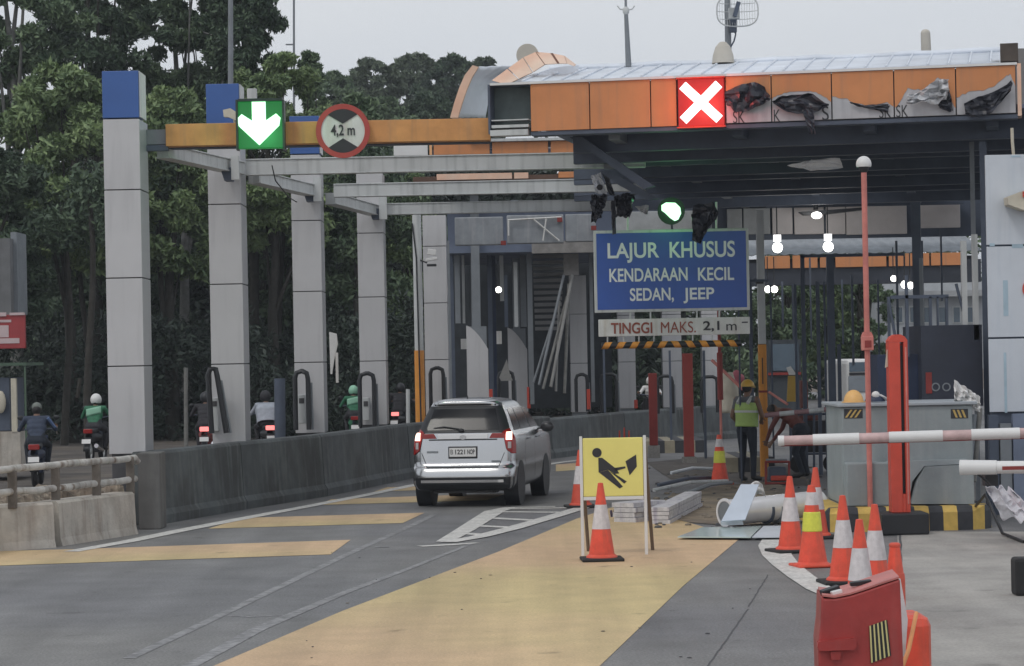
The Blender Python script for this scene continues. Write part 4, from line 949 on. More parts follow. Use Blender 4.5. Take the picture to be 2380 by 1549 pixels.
# slim poles and pillars
t = thing('slim_pole', 'thin dark red pole rising from the far cone in front of the blue sign', 'pole', G(1673, 1112))
Yq = 43.5; a, b = W(1673, 1060, Yq), W(1673, 612, Yq); m2 = W(1673, 850, Yq)
mb = MB(); mb.cyl((m2.x, Yq, .0), (m2.x, Yq, W(1673, 930, Yq).z), .022, n=10, mi=1); mb.cyl((m2.x, Yq, W(1673, 930, Yq).z), (m2.x, Yq, W(1673, 820, Yq).z), .05, n=10); mb.cyl((m2.x, Yq, W(1673, 820, Yq).z), (m2.x, Yq, b.z), .03, n=10); mb.build('pole', [m_['darkred'], m_['pink']], t)
mb = MB(); mb.cyl((m2.x, Yq, b.z), (m2.x, Yq, b.z + .12), .04, .02, n=10); mb.build('tip', m_['cream'], t)
for u0, u1, v0, v1, Y, m, lab in ((1588, 1611, 822, 1062, 52, 'redpost', 'bright red square pillar under the height board'), (1508, 1527, 868, 1036, 55, 'darkred', 'dark red square pillar left of the bright red one')):
    p = W((u0 + u1) / 2, 900, Y); q = W((u0 + u1) / 2, v0, Y); hw = (u1 - u0) / 2 * px(Y); zb = W((u0 + u1) / 2, v1, Y).z
    t = thing('red_pillar', lab, 'pillar', (p.x, Y, 0), 0, 'red pillars under the blue sign')
    mb = MB(); mb.box(p.x - hw, p.x + hw, Y, Y + .2, max(zb, .0), q.z); mb.build('shaft', mat('dull red steel', (.36, .06, .05), .6, var=.15) if m == 'redpost' else m_[m], t, bevel=.01)
    mb = MB(); mb.box(p.x - hw * 1.4, p.x + hw * 1.4, Y - .05, Y + .26, 0, max(zb - .003, .05)); mb.build('footing', m_['concrete'], t)
t = thing('striped_pole', 'white pole with orange lower half carrying two small cameras, beside the fifth column', 'pole', W(978, 965, 54.5))
Y = 54.3; x_ = W(974, 800, Y).x; V = lambda v, u=974: W(u, v, Y).z
mb = MB(); mb.cyl((x_, Y, V(815)), (x_, Y, V(500)), .095, n=14); mb.build('upper_pole', m_['steelw'], t)
mb = MB(); mb.cyl((x_, Y, 0), (x_, Y, V(815)), .105, n=14); mb.build('orange_sleeve', m_['orpost'], t)
mb = MB(); mb.tube([(x_ - .09, Y - .1, V(520)), (x_ - .02, Y - .11, V(600)), (x_ + .0, Y - .11, V(820)), (x_ + .02, Y - .12, 0)], .016, 6); mb.build('cable', m_['black'], t)
mb = MB(); mb.tube([(x_ + .05, Y - .05, V(605)), (x_ + .2, Y - .1, V(612))], .02, 6); p = W(1006, 602, Y - .1); mb.cbox((x_ + .3, Y - .12, V(604)), (.24, .16, .06), (0, R(-8), 0), 1); mb.cbox((x_ + .31, Y - .12, V(588)), (.18, .16, .12), (0, R(10), 0), 1); mb.cbox((x_ + .30, Y - .12, V(618)), (.2, .14, .05), (0, 0, 0), 0); mb.build('camera_cluster', [m_['black'], m_['whitep']], t, bevel=.01)
t = thing('striped_pole', 'white pole with orange lower half and dark lettering beside the yellow helmeted worker', 'pole', W(1775, 1035, 45))
Y = 45.6; x_ = W(1772, 800, Y).x; V = lambda v: W(1772, v, Y).z
mb = MB(); mb.box(x_ - .065, x_ + .065, Y, Y + .13, V(800), V(490)); mb.build('upper_pole', m_['steelw'], t, bevel=.01)
mb = MB(); mb.box(x_ - .07, x_ + .07, Y - .005, Y + .135, .0, V(801)); mb.build('orange_sleeve', m_['orpost'], t, bevel=.01)
mb = MB(); mb.box(x_ - .074, x_ + .074, Y - .01, Y + .14, V(913), V(908)); mb.build('band', m_['darkred'], t)
mb = MB(); mb.rect(1771, 832, 1774, 893, Y - .009, .003); mb.build('dark_stripe', mat('worn dark stripe', (.10, .06, .03), .7, var=.3), t)
mb = MB(); mb.box(x_ - .09, x_ + .04, Y - .02, Y + .15, V(660), V(652)); mb.build('clamp', m_['black'], t)

# ------------------------------------------------------------------ lamps hanging under the canopy
def bulb(u, v, r, Y, lab, box=True, sz=1.0):
    q = thing('bulb_lamp', lab, 'lamp', W(u, v, Y), 0, 'lit bulbs under the canopies')
    mb = MB(); c = W(u, v, Y); mb.ell(c, r * px(Y), 16); mb.build('bulb', m_['bulb'], q)
    if box: mb = MB(); mb.rect(u - r * .7, v - r * 2.5, u + r * .7, v - r * 1.2, Y - .05, .12); mb.build('fitting', mat('lit white fitting', (.8, .8, .8), .4, emit=(1, 1, 1), es=1.2), q)
    mb = MB(); mb.cyl(c + Vector((0, .05, r * px(Y))), c + Vector((0, .05, r * 3 * px(Y) + .5)), .012, n=6); mb.build('stem', m_['black'], q)
bulb(1807, 576, 12, 50, 'round lit bulb with white fitting, left of the pair above the orange strip')
bulb(1925, 574, 12, 50, 'round lit bulb with white fitting, right of the pair above the orange strip')
bulb(1785, 673, 8, 58, 'small lit bulb just right of the white pole, left one of two touching', False)
bulb(1800, 673, 8, 58, 'small lit bulb just right of the white pole, right one of two touching', False)
bulb(2103, 662, 9, 58, 'lit bulb left of the pair near the dark canopy post', False)
bulb(2116, 664, 8, 58, 'lit bulb right of the pair near the dark canopy post', False)
bulb(2077, 648, 7, 58, 'small lit bulb alone, left of the dark canopy post', False)
bulb(1159, 674, 7, 61, 'small lit bulb hanging in the dark booth above the car', False)
t = thing('ceiling_fan_lamp', 'dark winged ceiling fixture with one bright lamp under the rear boards', 'ceiling lamp', W(1898, 505, 53))
mb = MB(); mb.prism([W(u, v, 53) for u, v in ((1858, 493), (1870, 500), (1930, 497), (2008, 488), (2010, 482), (1930, 488), (1880, 491))], (0, .3, 0)); mb.build('wings', m_['black'], t)
mb = MB(); mb.ell(W(1898, 501, 52.9), (.11, .1, .07), 14); mb.build('lamp', m_['bulb'], t)
mb = MB(); mb.cyl(W(1896, 488, 53.1), W(1896, 455, 53.1), .05, n=8); mb.build('stem', m_['black'], t)

# ------------------------------------------------------------------ cones
def cone_proto(kind):
    q = thing('traffic_cone', '', 'traffic cone')
    if kind == 'ped':      # orange cone with yellow band and flared orange base
        mb = MB(); mb.lathe([(.035, .83), (.05, .76)], mi=0); mb.lathe([(.05, .76), (.07, .63)], mi=1); mb.lathe([(.07, .63), (.081, .55), (.099, .36)], mi=0)
        mb.lathe([(.001, .835), (.035, .83)], mi=0); mb.lathe([(.1, .36), (.15, .05), (.17, .03)], mi=0); mb.build('body', [m_['coneO'], m_['coneW']], q)
        mb = MB(); mb.lathe([(.083, .56), (.088, .55), (.104, .37), (.1, .36)]); mb.build('yellow_band', m_['coneY'], q)
        mb = MB(); mb.box(-.2, .2, -.2, .2, 0, .03); mb.build('base', m_['coneO'], q, bevel=.012)
    else:
        big = kind == 'wide'
        r = lambda z: .142 - (.142 - .028) * (z - .04) / .79
        mb = MB()
        for a, b, mi in ((.83, .60, 0), (.60, .34, 1), (.34, .045, 0)): mb.lathe([(r(a) + .002 * mi, a), (r((a + b) / 2) + .002 * mi, (a + b) / 2), (r(b) + .002 * mi, b)], mi=mi)
        mb.lathe([(.001, .835), (r(.83), .83)]); mb.lathe([(r(.045), .07), (.165, .05), (.17, .035)])
        mb.build('body', [m_['coneF' if kind == 'faded' else 'coneO'], m_['coneW']], q)
        mb = MB(); mb.box(-.225, .225, -.225, .225, 0, .034); mb.build('base', m_['rubber'], q, bevel=.012)
    return q
PC = {k: cone_proto(k) for k in ('std', 'ped', 'faded')}
used = set()
def cone(kind, u, Y, lab, rz=0.1, sc=1.0, loc=None):
    p = loc or Vector((W(u, 1150, Y).x, Y, .004))
    if kind not in used: o = PC[kind]; o.location = p; o.rotation_euler = (0, 0, rz); o['label'] = lab; used.add(kind)
    else: o = dup(PC[kind], p, rz, lab)
    o.scale = (sc,) * 3; o['group'] = 'traffic cones round the toll lane'
    return o
def base(u, v): return G(u, v).y
cone('std', 1396, base(1396, 1304), 'orange and white cone with black base before the yellow road works sign', .05)
cone('ped', 1886, base(1886, 1318), 'bright orange cone with a yellow green band and orange base', .2)
cone('std', 1836, base(1838, 1284), 'orange and white cone left of the yellow banded cone', .3)
cone('faded', 1896, base(1896, 1252), 'rear orange and white cone standing behind the yellow banded cone', .2)
cone('std', 1958, 24.4, 'orange and white cone on the left behind the red barrier', .1)
cone('std', 1996, 20.9, 'shortest looking orange and white cone, in the middle directly behind the red barrier', .25)
cone('std', 2032, 22.9, 'orange and white cone below the camera pole behind the red barrier', .0)
cone('faded', 1349, base(1349, 1180), 'orange and white cone half hidden by the left leg of the yellow sign', .1)
cone('ped', 1674, 43.3, 'orange cone with yellow band at the foot of the thin red pole', .1, 1.0)
mb = MB(); mb.tube([W(2092, 1565, 13.9), W(2112, 1510, 13.95), W(2130, 1425, 14.2)], .012, 8, 0); mb.tube([W(2088, 1575, 13.99), W(2093, 1548, 13.99)], .02, 8, 1)
tag(mb.build('flag_stick', [mat('pale orange stick', (.75, .32, .12), .5), m_['black']]), 'pale orange stick with dark grip leaning on the orange barrier', 'stick')

# red water filled barrier, its end turned to the road, top edge rising to the right
t = thing('water_barrier', 'red plastic water filled barrier with a black and yellow louvre patch', 'road barrier', (1.9, 13.4, 0))
YB = 13.15; kB = px(YB)
PB = lambda u, v, y=YB: W(u, v, y)
zb0 = .004
def face(pts): return [PB(u, v) for u, v in pts]
topl = [(1909, 1386), (1918, 1392), (1940, 1392), (1975, 1385), (2010, 1374), (2050, 1360), (2080, 1350), (2092, 1346)]
lo = [Vector((PB(2098, 1600).x + .02, YB, zb0)), Vector((PB(1906, 1600).x - .02, YB, zb0)), PB(1903, 1560), PB(1901, 1500), PB(1907, 1450)]
mb = MB(); mb.prism(face(topl) + lo, (.03, .46, 0)); mb.build('body', m_['redp'], t, bevel=.022, weld=True)
mb = MB(); mb.prism(face([(1912, 1387), (1940, 1390), (1975, 1383), (2010, 1372), (2050, 1358), (2090, 1345)]) + [p + Vector((.0, 0, .010)) for p in face([(2090, 1345), (2050, 1358), (2010, 1372), (1975, 1383), (1940, 1390), (1912, 1387)])], (.03, .45, 0)); mb.build('top_lip', mat('pale red top', (.52, .17, .15), .5, var=.2), t)
mb = MB(); mb.prism([PB(u, v, YB - .035) for u, v in ((1902, 1492), (1990, 1484), (1991, 1504), (1985, 1511), (1905, 1514), (1900, 1505))], (0, .04, 0)); mb.build('end_ledge', m_['redp'], t, bevel=.01)
mb = MB(); mb.prism([PB(u, v, YB - .02) for u, v in ((1930, 1515), (1955, 1514), (1953, 1534), (1932, 1535))], (0, .024, 0)); mb.build('lug', m_['redp'], t, bevel=.008)
mb = MB(); mb.prism([PB(u, v, YB - .006) for u, v in ((2020, 1456), (2062, 1441), (2071, 1524), (2024, 1542))], (0, .008, 0)); p = mb.build('louvre_patch', m_['black'], t)
mb = MB()
for i in range(5):
    f0, f1 = .02 + .21 * i, .10 + .21 * i
    L2 = lambda a, b, f: (a[0] + (b[0] - a[0]) * f, a[1] + (b[1] - a[1]) * f)
    mb.prism([PB(*q, YB - .010) for q in (L2((2020, 1456), (2062, 1441), f0), L2((2020, 1456), (2062, 1441), f1), L2((2024, 1542), (2071, 1524), f1), L2((2024, 1542), (2071, 1524), f0))], (0, .003, 0))
mb.build('yellow_bars', mat('cream yellow bars', (.62, .55, .24), .5), p)
mb = MB(); mb.ell(PB(1990, 1558, YB - .01), (.022, .02, .018), 10); mb.cbox(PB(1992, 1568, YB - .01), (.03, .02, .012), (0, .4, 0)); mb.build('valve_cap', m_['coneW'], t)
def bit(lab, u, v, y, sz, rot, m): mb = MB(); mb.cbox(PB(u, v, y), sz, rot); tag(mb.build('broken_bracket', m_[m], bevel=.004), lab, 'debris', 'broken plastic bits on the red barrier top')
bit('black broken plastic bit at the left end of the red barrier top', 1929, 1372, YB + .12, (.10, .04, .025), (.1, -.25, .3), 'black')
bit('small white broken plastic bit on the red barrier top', 1944, 1377, YB + .08, (.055, .04, .02), (0, -.2, .2), 'whitep')
bit('black broken plastic bit in the middle of the red barrier top', 2000, 1355, YB + .2, (.11, .035, .022), (.1, -.1, .1), 'black')
mb = MB(); xo0, xo1 = W(2036, 1500, 14.4).x, W(2168, 1500, 14.4).x; zo = W(2140, 1432, 14.4).z
mb.box(xo0, xo1, 14.4, 14.8, .004, zo); t2 = thing('orange_barrier', 'bright orange rounded plastic barrier half hidden behind the red one', 'road barrier', (xo0, 14.6, 0))
mb.build('body', m_['coneO'], t2, bevel=.06)
mb = MB(); mb.box(xo0 + .05, xo1 - .05, 14.37, 14.398, .25, .38); mb.build('front_rib', m_['coneO'], t2, bevel=.01)
mb = MB(); mb.prism([W(u, v, 14.0) for u, v in ((2086, 1346), (2093, 1346), (2110, 1440), (2104, 1528), (2098, 1526))], (0, .02, 0)); tag(mb.build('white_board', m_['coneW']), 'pale pinkish board wedged between red and orange barrier', 'board')
t3 = thing('orange_stub', 'short truncated orange cone stub behind the right end of the red barrier', 'traffic cone', Vector((W(2080, 1300, 21).x, 21, 0)))
zt_ = W(2080, 1262, 21).z; bz = t3.location
mb = MB(); mb.lathe([(.001, zt_), (.036, zt_), (.041, zt_ - .02), (.068, zt_ - .24), (.072, zt_ - .25)], (bz.x, 21, 0), 24); mb.lathe([(.075, zt_ - .25), (.08, zt_ - .29), (.08, .0)], (bz.x, 21, 0), 24); mb.build('body', m_['coneO'], t3)
mb = MB(); mb.lathe([(.0365, zt_ - .001), (.047, zt_ - .012), (.047, zt_ - .03), (.0425, zt_ - .035)], (bz.x, 21, 0), 24); mb.build('collar', m_['coneF'], t3)
mb = MB(); p_ = G(2390, 1388); x_0 = W(2361, 1340, 22.8).x; mb.box(x_0, x_0 + .3, 22.8, 23.05, 0, W(2390, 1298, 22.8).z)
tag(mb.build('rubber_block', m_['rubber'], bevel=.03), 'black rubber block cut off at the right frame edge on the pale slab', 'block')

# ------------------------------------------------------------------ yellow road works sign on an A frame
Ys = 28.4; t = thing('works_sign', 'yellow folding road works sign with digging man pictogram', 'road sign', G(1428, 1285))
P = lambda u, v, Y=Ys: W(u, v, Y)
mb = MB(); c = P(1425, 1086); hw, hh = 70 * px(Ys), 68 * px(Ys); mb.box(c.x - hw, c.x + hw, Ys, Ys + .03, c.z - hh, c.z + hh); mb.build('panel', m_['signyel'], t, bevel=.01)
mb = MB()
mb.box(c.x - hw - .035, c.x - hw - .003, Ys - .01, Ys + .04, .0, c.z + hh + .02); mb.box(c.x + hw + .003, c.x + hw + .035, Ys - .01, Ys + .04, .0, c.z + hh + .02)
mb.box(c.x - hw, c.x + hw, Ys - .005, Ys + .035, c.z - hh - .04, c.z - hh - .003); mb.build('front_frame', m_['whitep'], t, bevel=.004)
mb = MB()
for sx in (-1, 1): mb.tube([Vector((c.x + sx * (hw + .02), Ys + .05, c.z + hh - .05)), Vector((c.x + sx * (hw + .03) + .09, Ys + .62, 0))], .02, 8)
mb.build('rear_leg', mat('brown wooden leg', (.16, .12, .09), .8), t)
k = px(Ys)
def pic(pts): mb.prism([c + Vector((x * k, -.004, -y * k)) for x, y in pts], (0, .003, 0))
mb = MB(); mb.prism([c + Vector((-37 * k + 11 * k * math.cos(q), -.004, 34 * k + 11 * k * math.sin(q))) for q in np.linspace(0, 2 * math.pi, 24)[:-1]], (0, .003, 0))
pic([(-34, -22), (-25, -22), (8, 5), (14, 15), (4, 16), (-6, 10), (-12, 6), (-34, 12)]); pic([(-33, 12), (-12, 6.5), (22, 46), (14, 50)]); pic([(-8, 10), (4, 16), (31, 34), (25, 39)])
pic([(3, 2), (28, -1), (29, 3), (6, 9)]); pic([(29, -13), (54, -28), (55, 0), (38, 20), (33, 2)])
mb.build('pictogram', m_['letblk'], t)

# ------------------------------------------------------------------ works debris on the rubble
t = thing('duct_pipe', 'shiny silver duct pipe lying behind the cones', 'pipe', G(1760, 1205))
a, b = W(1686, 1172, 32.6), W(1905, 1150, 33.4); mb = MB(); d = (b - a).normalized()
rr = .165; zc = rr + .02; a.z = b.z = zc; 
n_ = 60; pts = [a + d * ((b - a).length * i / n_) for i in range(n_ + 1)]
mb.tube(pts, rr, 28); mb.build('tube', m_['duct'], t)
mb = MB(); mb.lathe([(rr * .9, 0), (rr * 1.12, .0), (rr * 1.12, .02), (rr * .9, .02)], n=24); 
MM = d.to_track_quat('Z', 'Y').to_matrix().to_4x4(); MM.translation = a - d * .012
for vi, v in enumerate(mb.v): mb.v[vi] = tuple(MM @ Vector(v))
mb.build('end_rim', m_['duct'], t)
for s_ in (.42, .52):
    mb = MB(); p = a.lerp(b, s_); mb.cyl(p - d * .02, p + d * .02, rr + .006, n=28); mb.build('strap', m_['steeld'] if s_ < .5 else m_['steelg'], t)
mb = MB(); mb.cyl(a - d * .005, a - d * .004, rr * .88, n=24); mb.build('dark_mouth', m_['steelg'], t)
def panel(uvs, Ys_, m, name, lab, cat, thick=.02):
    p = [W(u, v, y) for (u, v), y in zip(uvs, Ys_)]; n = (p[1] - p[0]).cross(p[2] - p[0]).normalized() * thick
    mb = MB(); mb.prism(p, n); return tag(mb.build(name, m, bevel=.003), lab, cat)
panel([(1676, 1214), (1732, 1210), (1764, 1128), (1722, 1128)], [31.9, 31.9, 32.2, 32.2], mat('bluish sheet metal', (.52, .58, .66), .4, metal=.3, var=.1), 'sheet_metal', 'bluish metal sheet leaning on the silver duct pipe', 'metal sheet')
mb = MB(); mb.prism([W(u, v, 32.0) for u, v in ((1676, 1215), (1726, 1211), (1728, 1220), (1678, 1222))], (0, .2, 0)); tag(mb.build('metal_strip', m_['acpw']), 'folded bright strip at the foot of the leaning metal sheet', 'metal strip')
mb = MB(); mb.grid(lambda a_, b_: W(1742 + 30 * a_ + 8 * b_, 1128 + 30 * b_ - 10 * math.sin(a_ * 3), 32.3 + .1 * a_) + Vector((0, noise.noise(Vector((a_ * 4, b_ * 4, 1))) * .1, 0)), 8, 6)
tag(mb.build('plastic_sheet', m_['whitep'], solid=.004), 'crumpled white plastic scrap on the duct pipe beside the worker feet', 'plastic')
p = [G(1575, 1250, .03), G(1745, 1251, .03), G(1770, 1225, .03), G(1632, 1228, .03)]
mb = MB(); mb.prism(p, (0, 0, .012)); mb.prism([G(1748, 1251, .03), G(1828, 1250, .03), G(1832, 1224, .03), G(1775, 1225, .03)], (0, 0, .012), 1)
tag(mb.build('glass_sheet', [m_['glassy'], m_['acpw']]), 'pale glass sheets lying flat at the end of the yellow lane', 'glass sheet')
for i, (uu, vv, s_, lab) in enumerate((((1795, 1206), 0, .12, 'small white block on the ground by the duct pipe'), ((2006, 1118), 0, .1, 'silver scrap lying at the left foot of the grey booth'), ((1990, 1132), 0, .09, 'dull scrap lump beside the silver scrap'))):
    p = G(*uu); mb = MB(); mb.cbox(p + Vector((0, 0, s_ * .5)), (s_ * 1.6, s_, s_), (.1, .1, .5)); tag(mb.build('scrap', m_['whitep'] if i == 0 else m_['duct'], bevel=.02), lab, 'scrap')
# bundles of white printed boards behind the yellow sign
def stack(uv0, uv1, hgt, wid, lab, lay=4):
    a, b = G(*uv0), G(*uv1); d = (b - a).normalized(); n = Vector((-d.y, d.x, 0))
    q = thing('board_bundle', lab, 'bundle', a.lerp(b, .5), 0, 'white wrapped board bundles behind the yellow sign')
    for i in range(lay):
        z0 = hgt * i / lay + .003; o_ = n * random.uniform(-.02, .02)
        mb = MB(); mb.prism([a + o_ + Vector((0, 0, z0)), b + o_ + Vector((0, 0, z0)), b + o_ + n * wid + Vector((0, 0, z0)), a + o_ + n * wid + Vector((0, 0, z0))], (0, 0, hgt / lay - .006)); mb.build('board', mat('white wrapped board', (.58, .57, .58), .5, var=.25, scale=9, streak=(.30, .28, .36)), q, bevel=.006)
    for s_ in np.linspace(.06, .94, 9):
        mb = MB(); p = a.lerp(b, s_) - n * .035; mb.prism([p + Vector((0, 0, hgt * .25)), p + d * .05 + Vector((0, 0, hgt * .25)), p + d * .07 + Vector((0, 0, hgt * .6)), p + d * .02 + Vector((0, 0, hgt * .6))], n * .006); mb.build('printed_mark', mat('purple print', (.13, .11, .17), .6), q)
stack((1500, 1206), (1425, 1214), .26, .35, 'white board bundle with purple print, between the legs of the yellow sign')
stack((1592, 1178), (1512, 1219), .22, .24, 'white board bundle slanting away right of the yellow sign leg')
for i, (p0, p1, m, lab) in enumerate((((1520, 1140), (1690, 1118), 'steelw', 'long pale metal profile lying across the rubble'), ((1530, 1128), (1668, 1110), 'steeld', 'long dark metal profile lying behind the pale one'), ((1600, 1146), (1700, 1122), 'steelg', 'grey metal profile lying crosswise before the worker'), ((1560, 1100), (1660, 1090), 'acpw', 'short bluish profile lying on the dark rubble'))):
    a, b = G(*p0, .08), G(*p1, .1); mb = MB(); mb.tube([a, a.lerp(b, .5) + Vector((0, 0, .05)), b], .035, 4); tag(mb.build('metal_profile', m_[m]), lab, 'metal profile', 'metal profiles lying on the rubble')
# white folded sheet draped under the wrapped arm
def drape(a_, b_):
    u = 2290 + 62 * a_ + 70 * b_ * (.55 + .6 * a_); v = 1126 + 78 * b_ + 14 * a_ + 6 * math.sin(a_ * 19)
    return W(u, v, 29.7 - .35 * math.sin(a_ * 3) * b_) + Vector((.02 * noise.noise(Vector((a_ * 7, b_ * 6, 8))), .03 * math.sin(a_ * 15 + b_ * 5 + 4 * noise.noise(Vector((a_ * 3, b_ * 2, 1)))) + .12 * noise.noise(Vector((a_ * 5, b_ * 5, 4))), .03 * noise.noise(Vector((a_ * 9, b_ * 4, 2)))))
mb = MB(); mb.grid(drape, 40, 10, 0, False)
tag(mb.build('plastic_sheet', mat('crumpled white sheet', (.60, .60, .64), .5, var=.15, scale=8), solid=.006), 'white folded plastic sheet draped below the wrapped barrier arm', 'plastic sheet')
mb = MB(); pts = [G(2240, 1210, .03), W(2290, 1150, 30.5), G(2330, 1240, .03), G(2380, 1260, .02)]; mb.tube([pts[0], pts[0].lerp(pts[1], .5), pts[1], pts[1].lerp(pts[2], .5), pts[2], pts[3]], .018, 6)
tag(mb.build('black_cable', m_['black']), 'black cable looping down beside the striped kerb end', 'cable')
# equipment on and behind the grey booth
t = thing('booth_cabin', 'dark booth cabin panel with window frame above the grey booth block', 'booth cabin', W(2200, 940, 34.2))
Yc = 34.6; mb = MB(); mb.rect(2142, 756, 2284, 945, Yc, 1.6); mb.build('panel', m_['soffit'] if 0 else mat('dark cabin panel', (.03, .036, .055), .6, var=.2), t)
mb = MB(); mb.rect(2040, 824, 2139, 950, Yc + .3, 1.2); mb.build('navy_panel', m_['navy'], t, bevel=.01)
mb = MB()
for u0, u1, v0, v1 in ((2064, 2070, 690, 830), (2070, 2205, 686, 694), (2105, 2112, 640, 830), (2160, 2166, 690, 760), (2178, 2182, 690, 760), (2198, 2204, 690, 760)): mb.rect(u0, v0, u1, v1, Yc + .2, .06)
for a, b in (((2222, 660), (2248, 760)), ((2066, 700), (2080, 780))): mb.tube([W(*a, Yc + .15), W(*b, Yc + .15)], .02, 6)
mb.build('window_frame', m_['steeld'], t)
mb = MB(); mb.rect(2236, 560, 2248, 760, Yc + .1, .08); mb.rect(2262, 545, 2274, 790, Yc + .0, .08); mb.build('pale_mullion', m_['steelw'], t)
mb = MB(); mb.rect(2152, 866, 2166, 915, Yc - .01, .01); mb.build('red_strip', m_['darkred'], t)
mb = MB()
for u in (2175, 2200): disc(mb, W(u, 900, Yc - .01), 7 * px(Yc), 10 * px(Yc), 0, 0, n=20)
mb.build('ring_mark', m_['steelg'], t)
t = thing('hard_hat', 'yellow orange hard hat resting on the grey booth top', 'hard hat', W(1985, 942, 32.1))
mb = MB(); c = W(1984, 942, 32.1); c.z = Z_(936) + .012; mb.ell(c, (.125, .15, .155), 20, z0=0); mb.build('shell', mat('orange yellow hat', (.78, .46, .16), .45, var=.06), t)
mb = MB(); mb.lathe([(.12, .0), (.15, -.002), (.15, .008), (.12, .012)], c, 24); mb.build('brim', mat('orange yellow hat', (.78, .46, .16)), t)
t = thing('cap', 'navy and white cap lying beside the hard hat', 'cap', W(2036, 940, 32.2))
c = W(2034, 938, 32.2); c.z = Z_(936) + .012; mb = MB(); mb.ell(c, (.13, .12, .10), 18, z0=0); mb.build('crown', m_['navy'], t)
mb = MB(); mb.grid(lambda a_, b_: c + Vector((.02 + .05 * b_ + .12 * a_ * (1), -.05 - .08 * math.sin(a_ * math.pi) * b_, .09 - .085 * a_)), 8, 4); mb.ell(c + Vector((.0, -.06, .085)), (.05, .05, .045), 10); mb.build('white_trim', m_['whitep'], t, solid=.006)
flap_pts = MB(); c = W(2250, 920, 32.2)
flap_pts.grid(lambda a_, b_: W(2218 + 60 * a_, 905 + 35 * b_ + 18 * a_ - 22 * (1 - a_) * (1 - b_) , 32.0) + Vector((0, .12 * noise.noise(Vector((a_ * 6, b_ * 5, 9))), .02 * noise.noise(Vector((a_ * 9, b_ * 9, 2))))), 14, 8, 0, False)
tag(flap_pts.build('white_rag', m_['whitep'], solid=.005), 'white crumpled rag on the right end of the grey booth top', 'rag')
for i, (u0, v0, u1, v1, w_, m, lab) in enumerate(((2265, 965, 2285, 1060, .04, 'steelg', 'grey pipe leaning at the right end of the booth block'), (2278, 950, 2292, 1060, .03, 'barkp', 'thin pale batten leaning at the right end of the booth block'))):
    mb = MB(); mb.tube([W(u0, v0, 32.4), W(u0 - 14, v1 + 60, 32.2)], w_, 8); tag(mb.build('leaning_pipe', m_[m]), lab, 'pipe')

# ------------------------------------------------------------------ dark steelwork standing between booth and blue sign
posts = [(1722, 655, 1000, 4, 44, 'thin dark rod nearest the right edge of the blue sign'), (1748, 650, 900, 8, 47, 'dark post right behind the blue sign edge'), (1820, 655, 760, 5, 50, 'thin dark hanging rod, first right of the orange post'), (1845, 660, 790, 5, 52, 'thin dark rod, second right of the orange post'),
         (1852, 660, 870, 6, 48, 'dark rod above the yellow board'), (1872, 595, 960, 9, 46, 'thick dark post above the crouching man'), (1906, 655, 960, 8, 46, 'dark post left of the thick one above the silver pipe'), (1938, 595, 1040, 16, 45, 'broad dark post left of the camera pole'), (1960, 650, 800, 4, 50, 'thin dark rod left of the camera pole'), (1953, 800, 940, 8, 46.5, 'short dark post just left of the camera pole'), (1770, 495, 800, 7, 46.5, 'dark steel post directly behind the white pole'), (1796, 660, 930, 4, 48, 'thin dark rod close right of the orange post'), (1886, 600, 790, 4, 51, 'thin dark rod right of the thick dark post'), (1922, 655, 1000, 5, 45.5, 'thin dark post left of the broad dark post'), (1984, 640, 850, 5, 49, 'thin dark rod left behind the camera pole'), (2044, 650, 830, 4, 49, 'thin dark rod right behind the camera pole'), (2088, 560, 800, 5, 44, 'thin dark rod left of the small lone bulb'), (2146, 560, 760, 6, 43, 'dark post right of the dark canopy post'), (2190, 530, 700, 4, 45, 'thin dark rod before the white building'), (1406, 800, 960, 5, 60, 'thin dark post left below the height board'), (1560, 815, 1000, 5, 58, 'thin dark post left of the bright red pillar'), (1640, 815, 1040, 6, 54, 'dark post between bright red pillar and thin red pole')]
for u, v0, v1, w_, Y, lab in posts:
    c0 = W(u, v0, Y); c1 = W(u, v1, Y); mb = MB(); r_ = w_ / 2 * px(Y); mb.box(c1.x - r_, c1.x + r_, Y, Y + 2 * r_, 0 if v1 > 860 else c1.z, c0.z); tag(mb.build('steel_post', m_['steeld']), lab, 'steel post', 'dark posts and rods under the canopy')
mb = MB(); mb.rect(1700, 650, 1786, 656, 44, .06); tag(mb.build('cross_rail', m_['steeld']), 'short dark horizontal rail at the right edge of the blue sign', 'rail')
mb = MB(); mb.rect(1860, 590, 2100, 597, 46, .06); tag(mb.build('cross_rail', m_['steeld']), 'long dark horizontal rail crossing the far orange strip', 'rail')
t = thing('dark_cabin', 'dark blue grey cabin behind the orange post', 'cabin', W(1820, 1000, 60))
mb = MB(); mb.rect(1786, 790, 1862, 960, 60, 2); mb.build('shell', mat('dark cabin shell', (.05, .06, .07), .6, var=.2), t); mb = MB(); mb.rect(1792, 800, 1856, 862, 59.95, .05); mb.build('window', m_['window'], t); mb = MB(); mb.rect(1786, 866, 1862, 872, 59.9, .1); mb.build('sill', m_['darkred'], t)
t = thing('yellow_board', 'narrow yellow floor board standing among the dark posts', 'board', W(1842, 945, 50))
mb = MB(); mb.prism([W(u, v, 50) for u, v in ((1829, 934), (1855, 934), (1852, 874), (1832, 874))], (0, .06, 0)); mb.build('face', mat('mustard board', (.50, .32, .06), .6, var=.15), t, bevel=.01)
mb = MB(); mb.prism([W(u, v, 50) for u, v in ((1834, 872), (1852, 872), (1838, 852), (1828, 855))], (0, .05, 0)); mb.build('white_rag', m_['signwhite'], t)
mb = MB(); mb.rect(1862, 885, 1878, 950, 49, .3); tag(mb.build('red_box', m_['brown'], bevel=.02), 'dull dark red box right of the narrow yellow board', 'box')
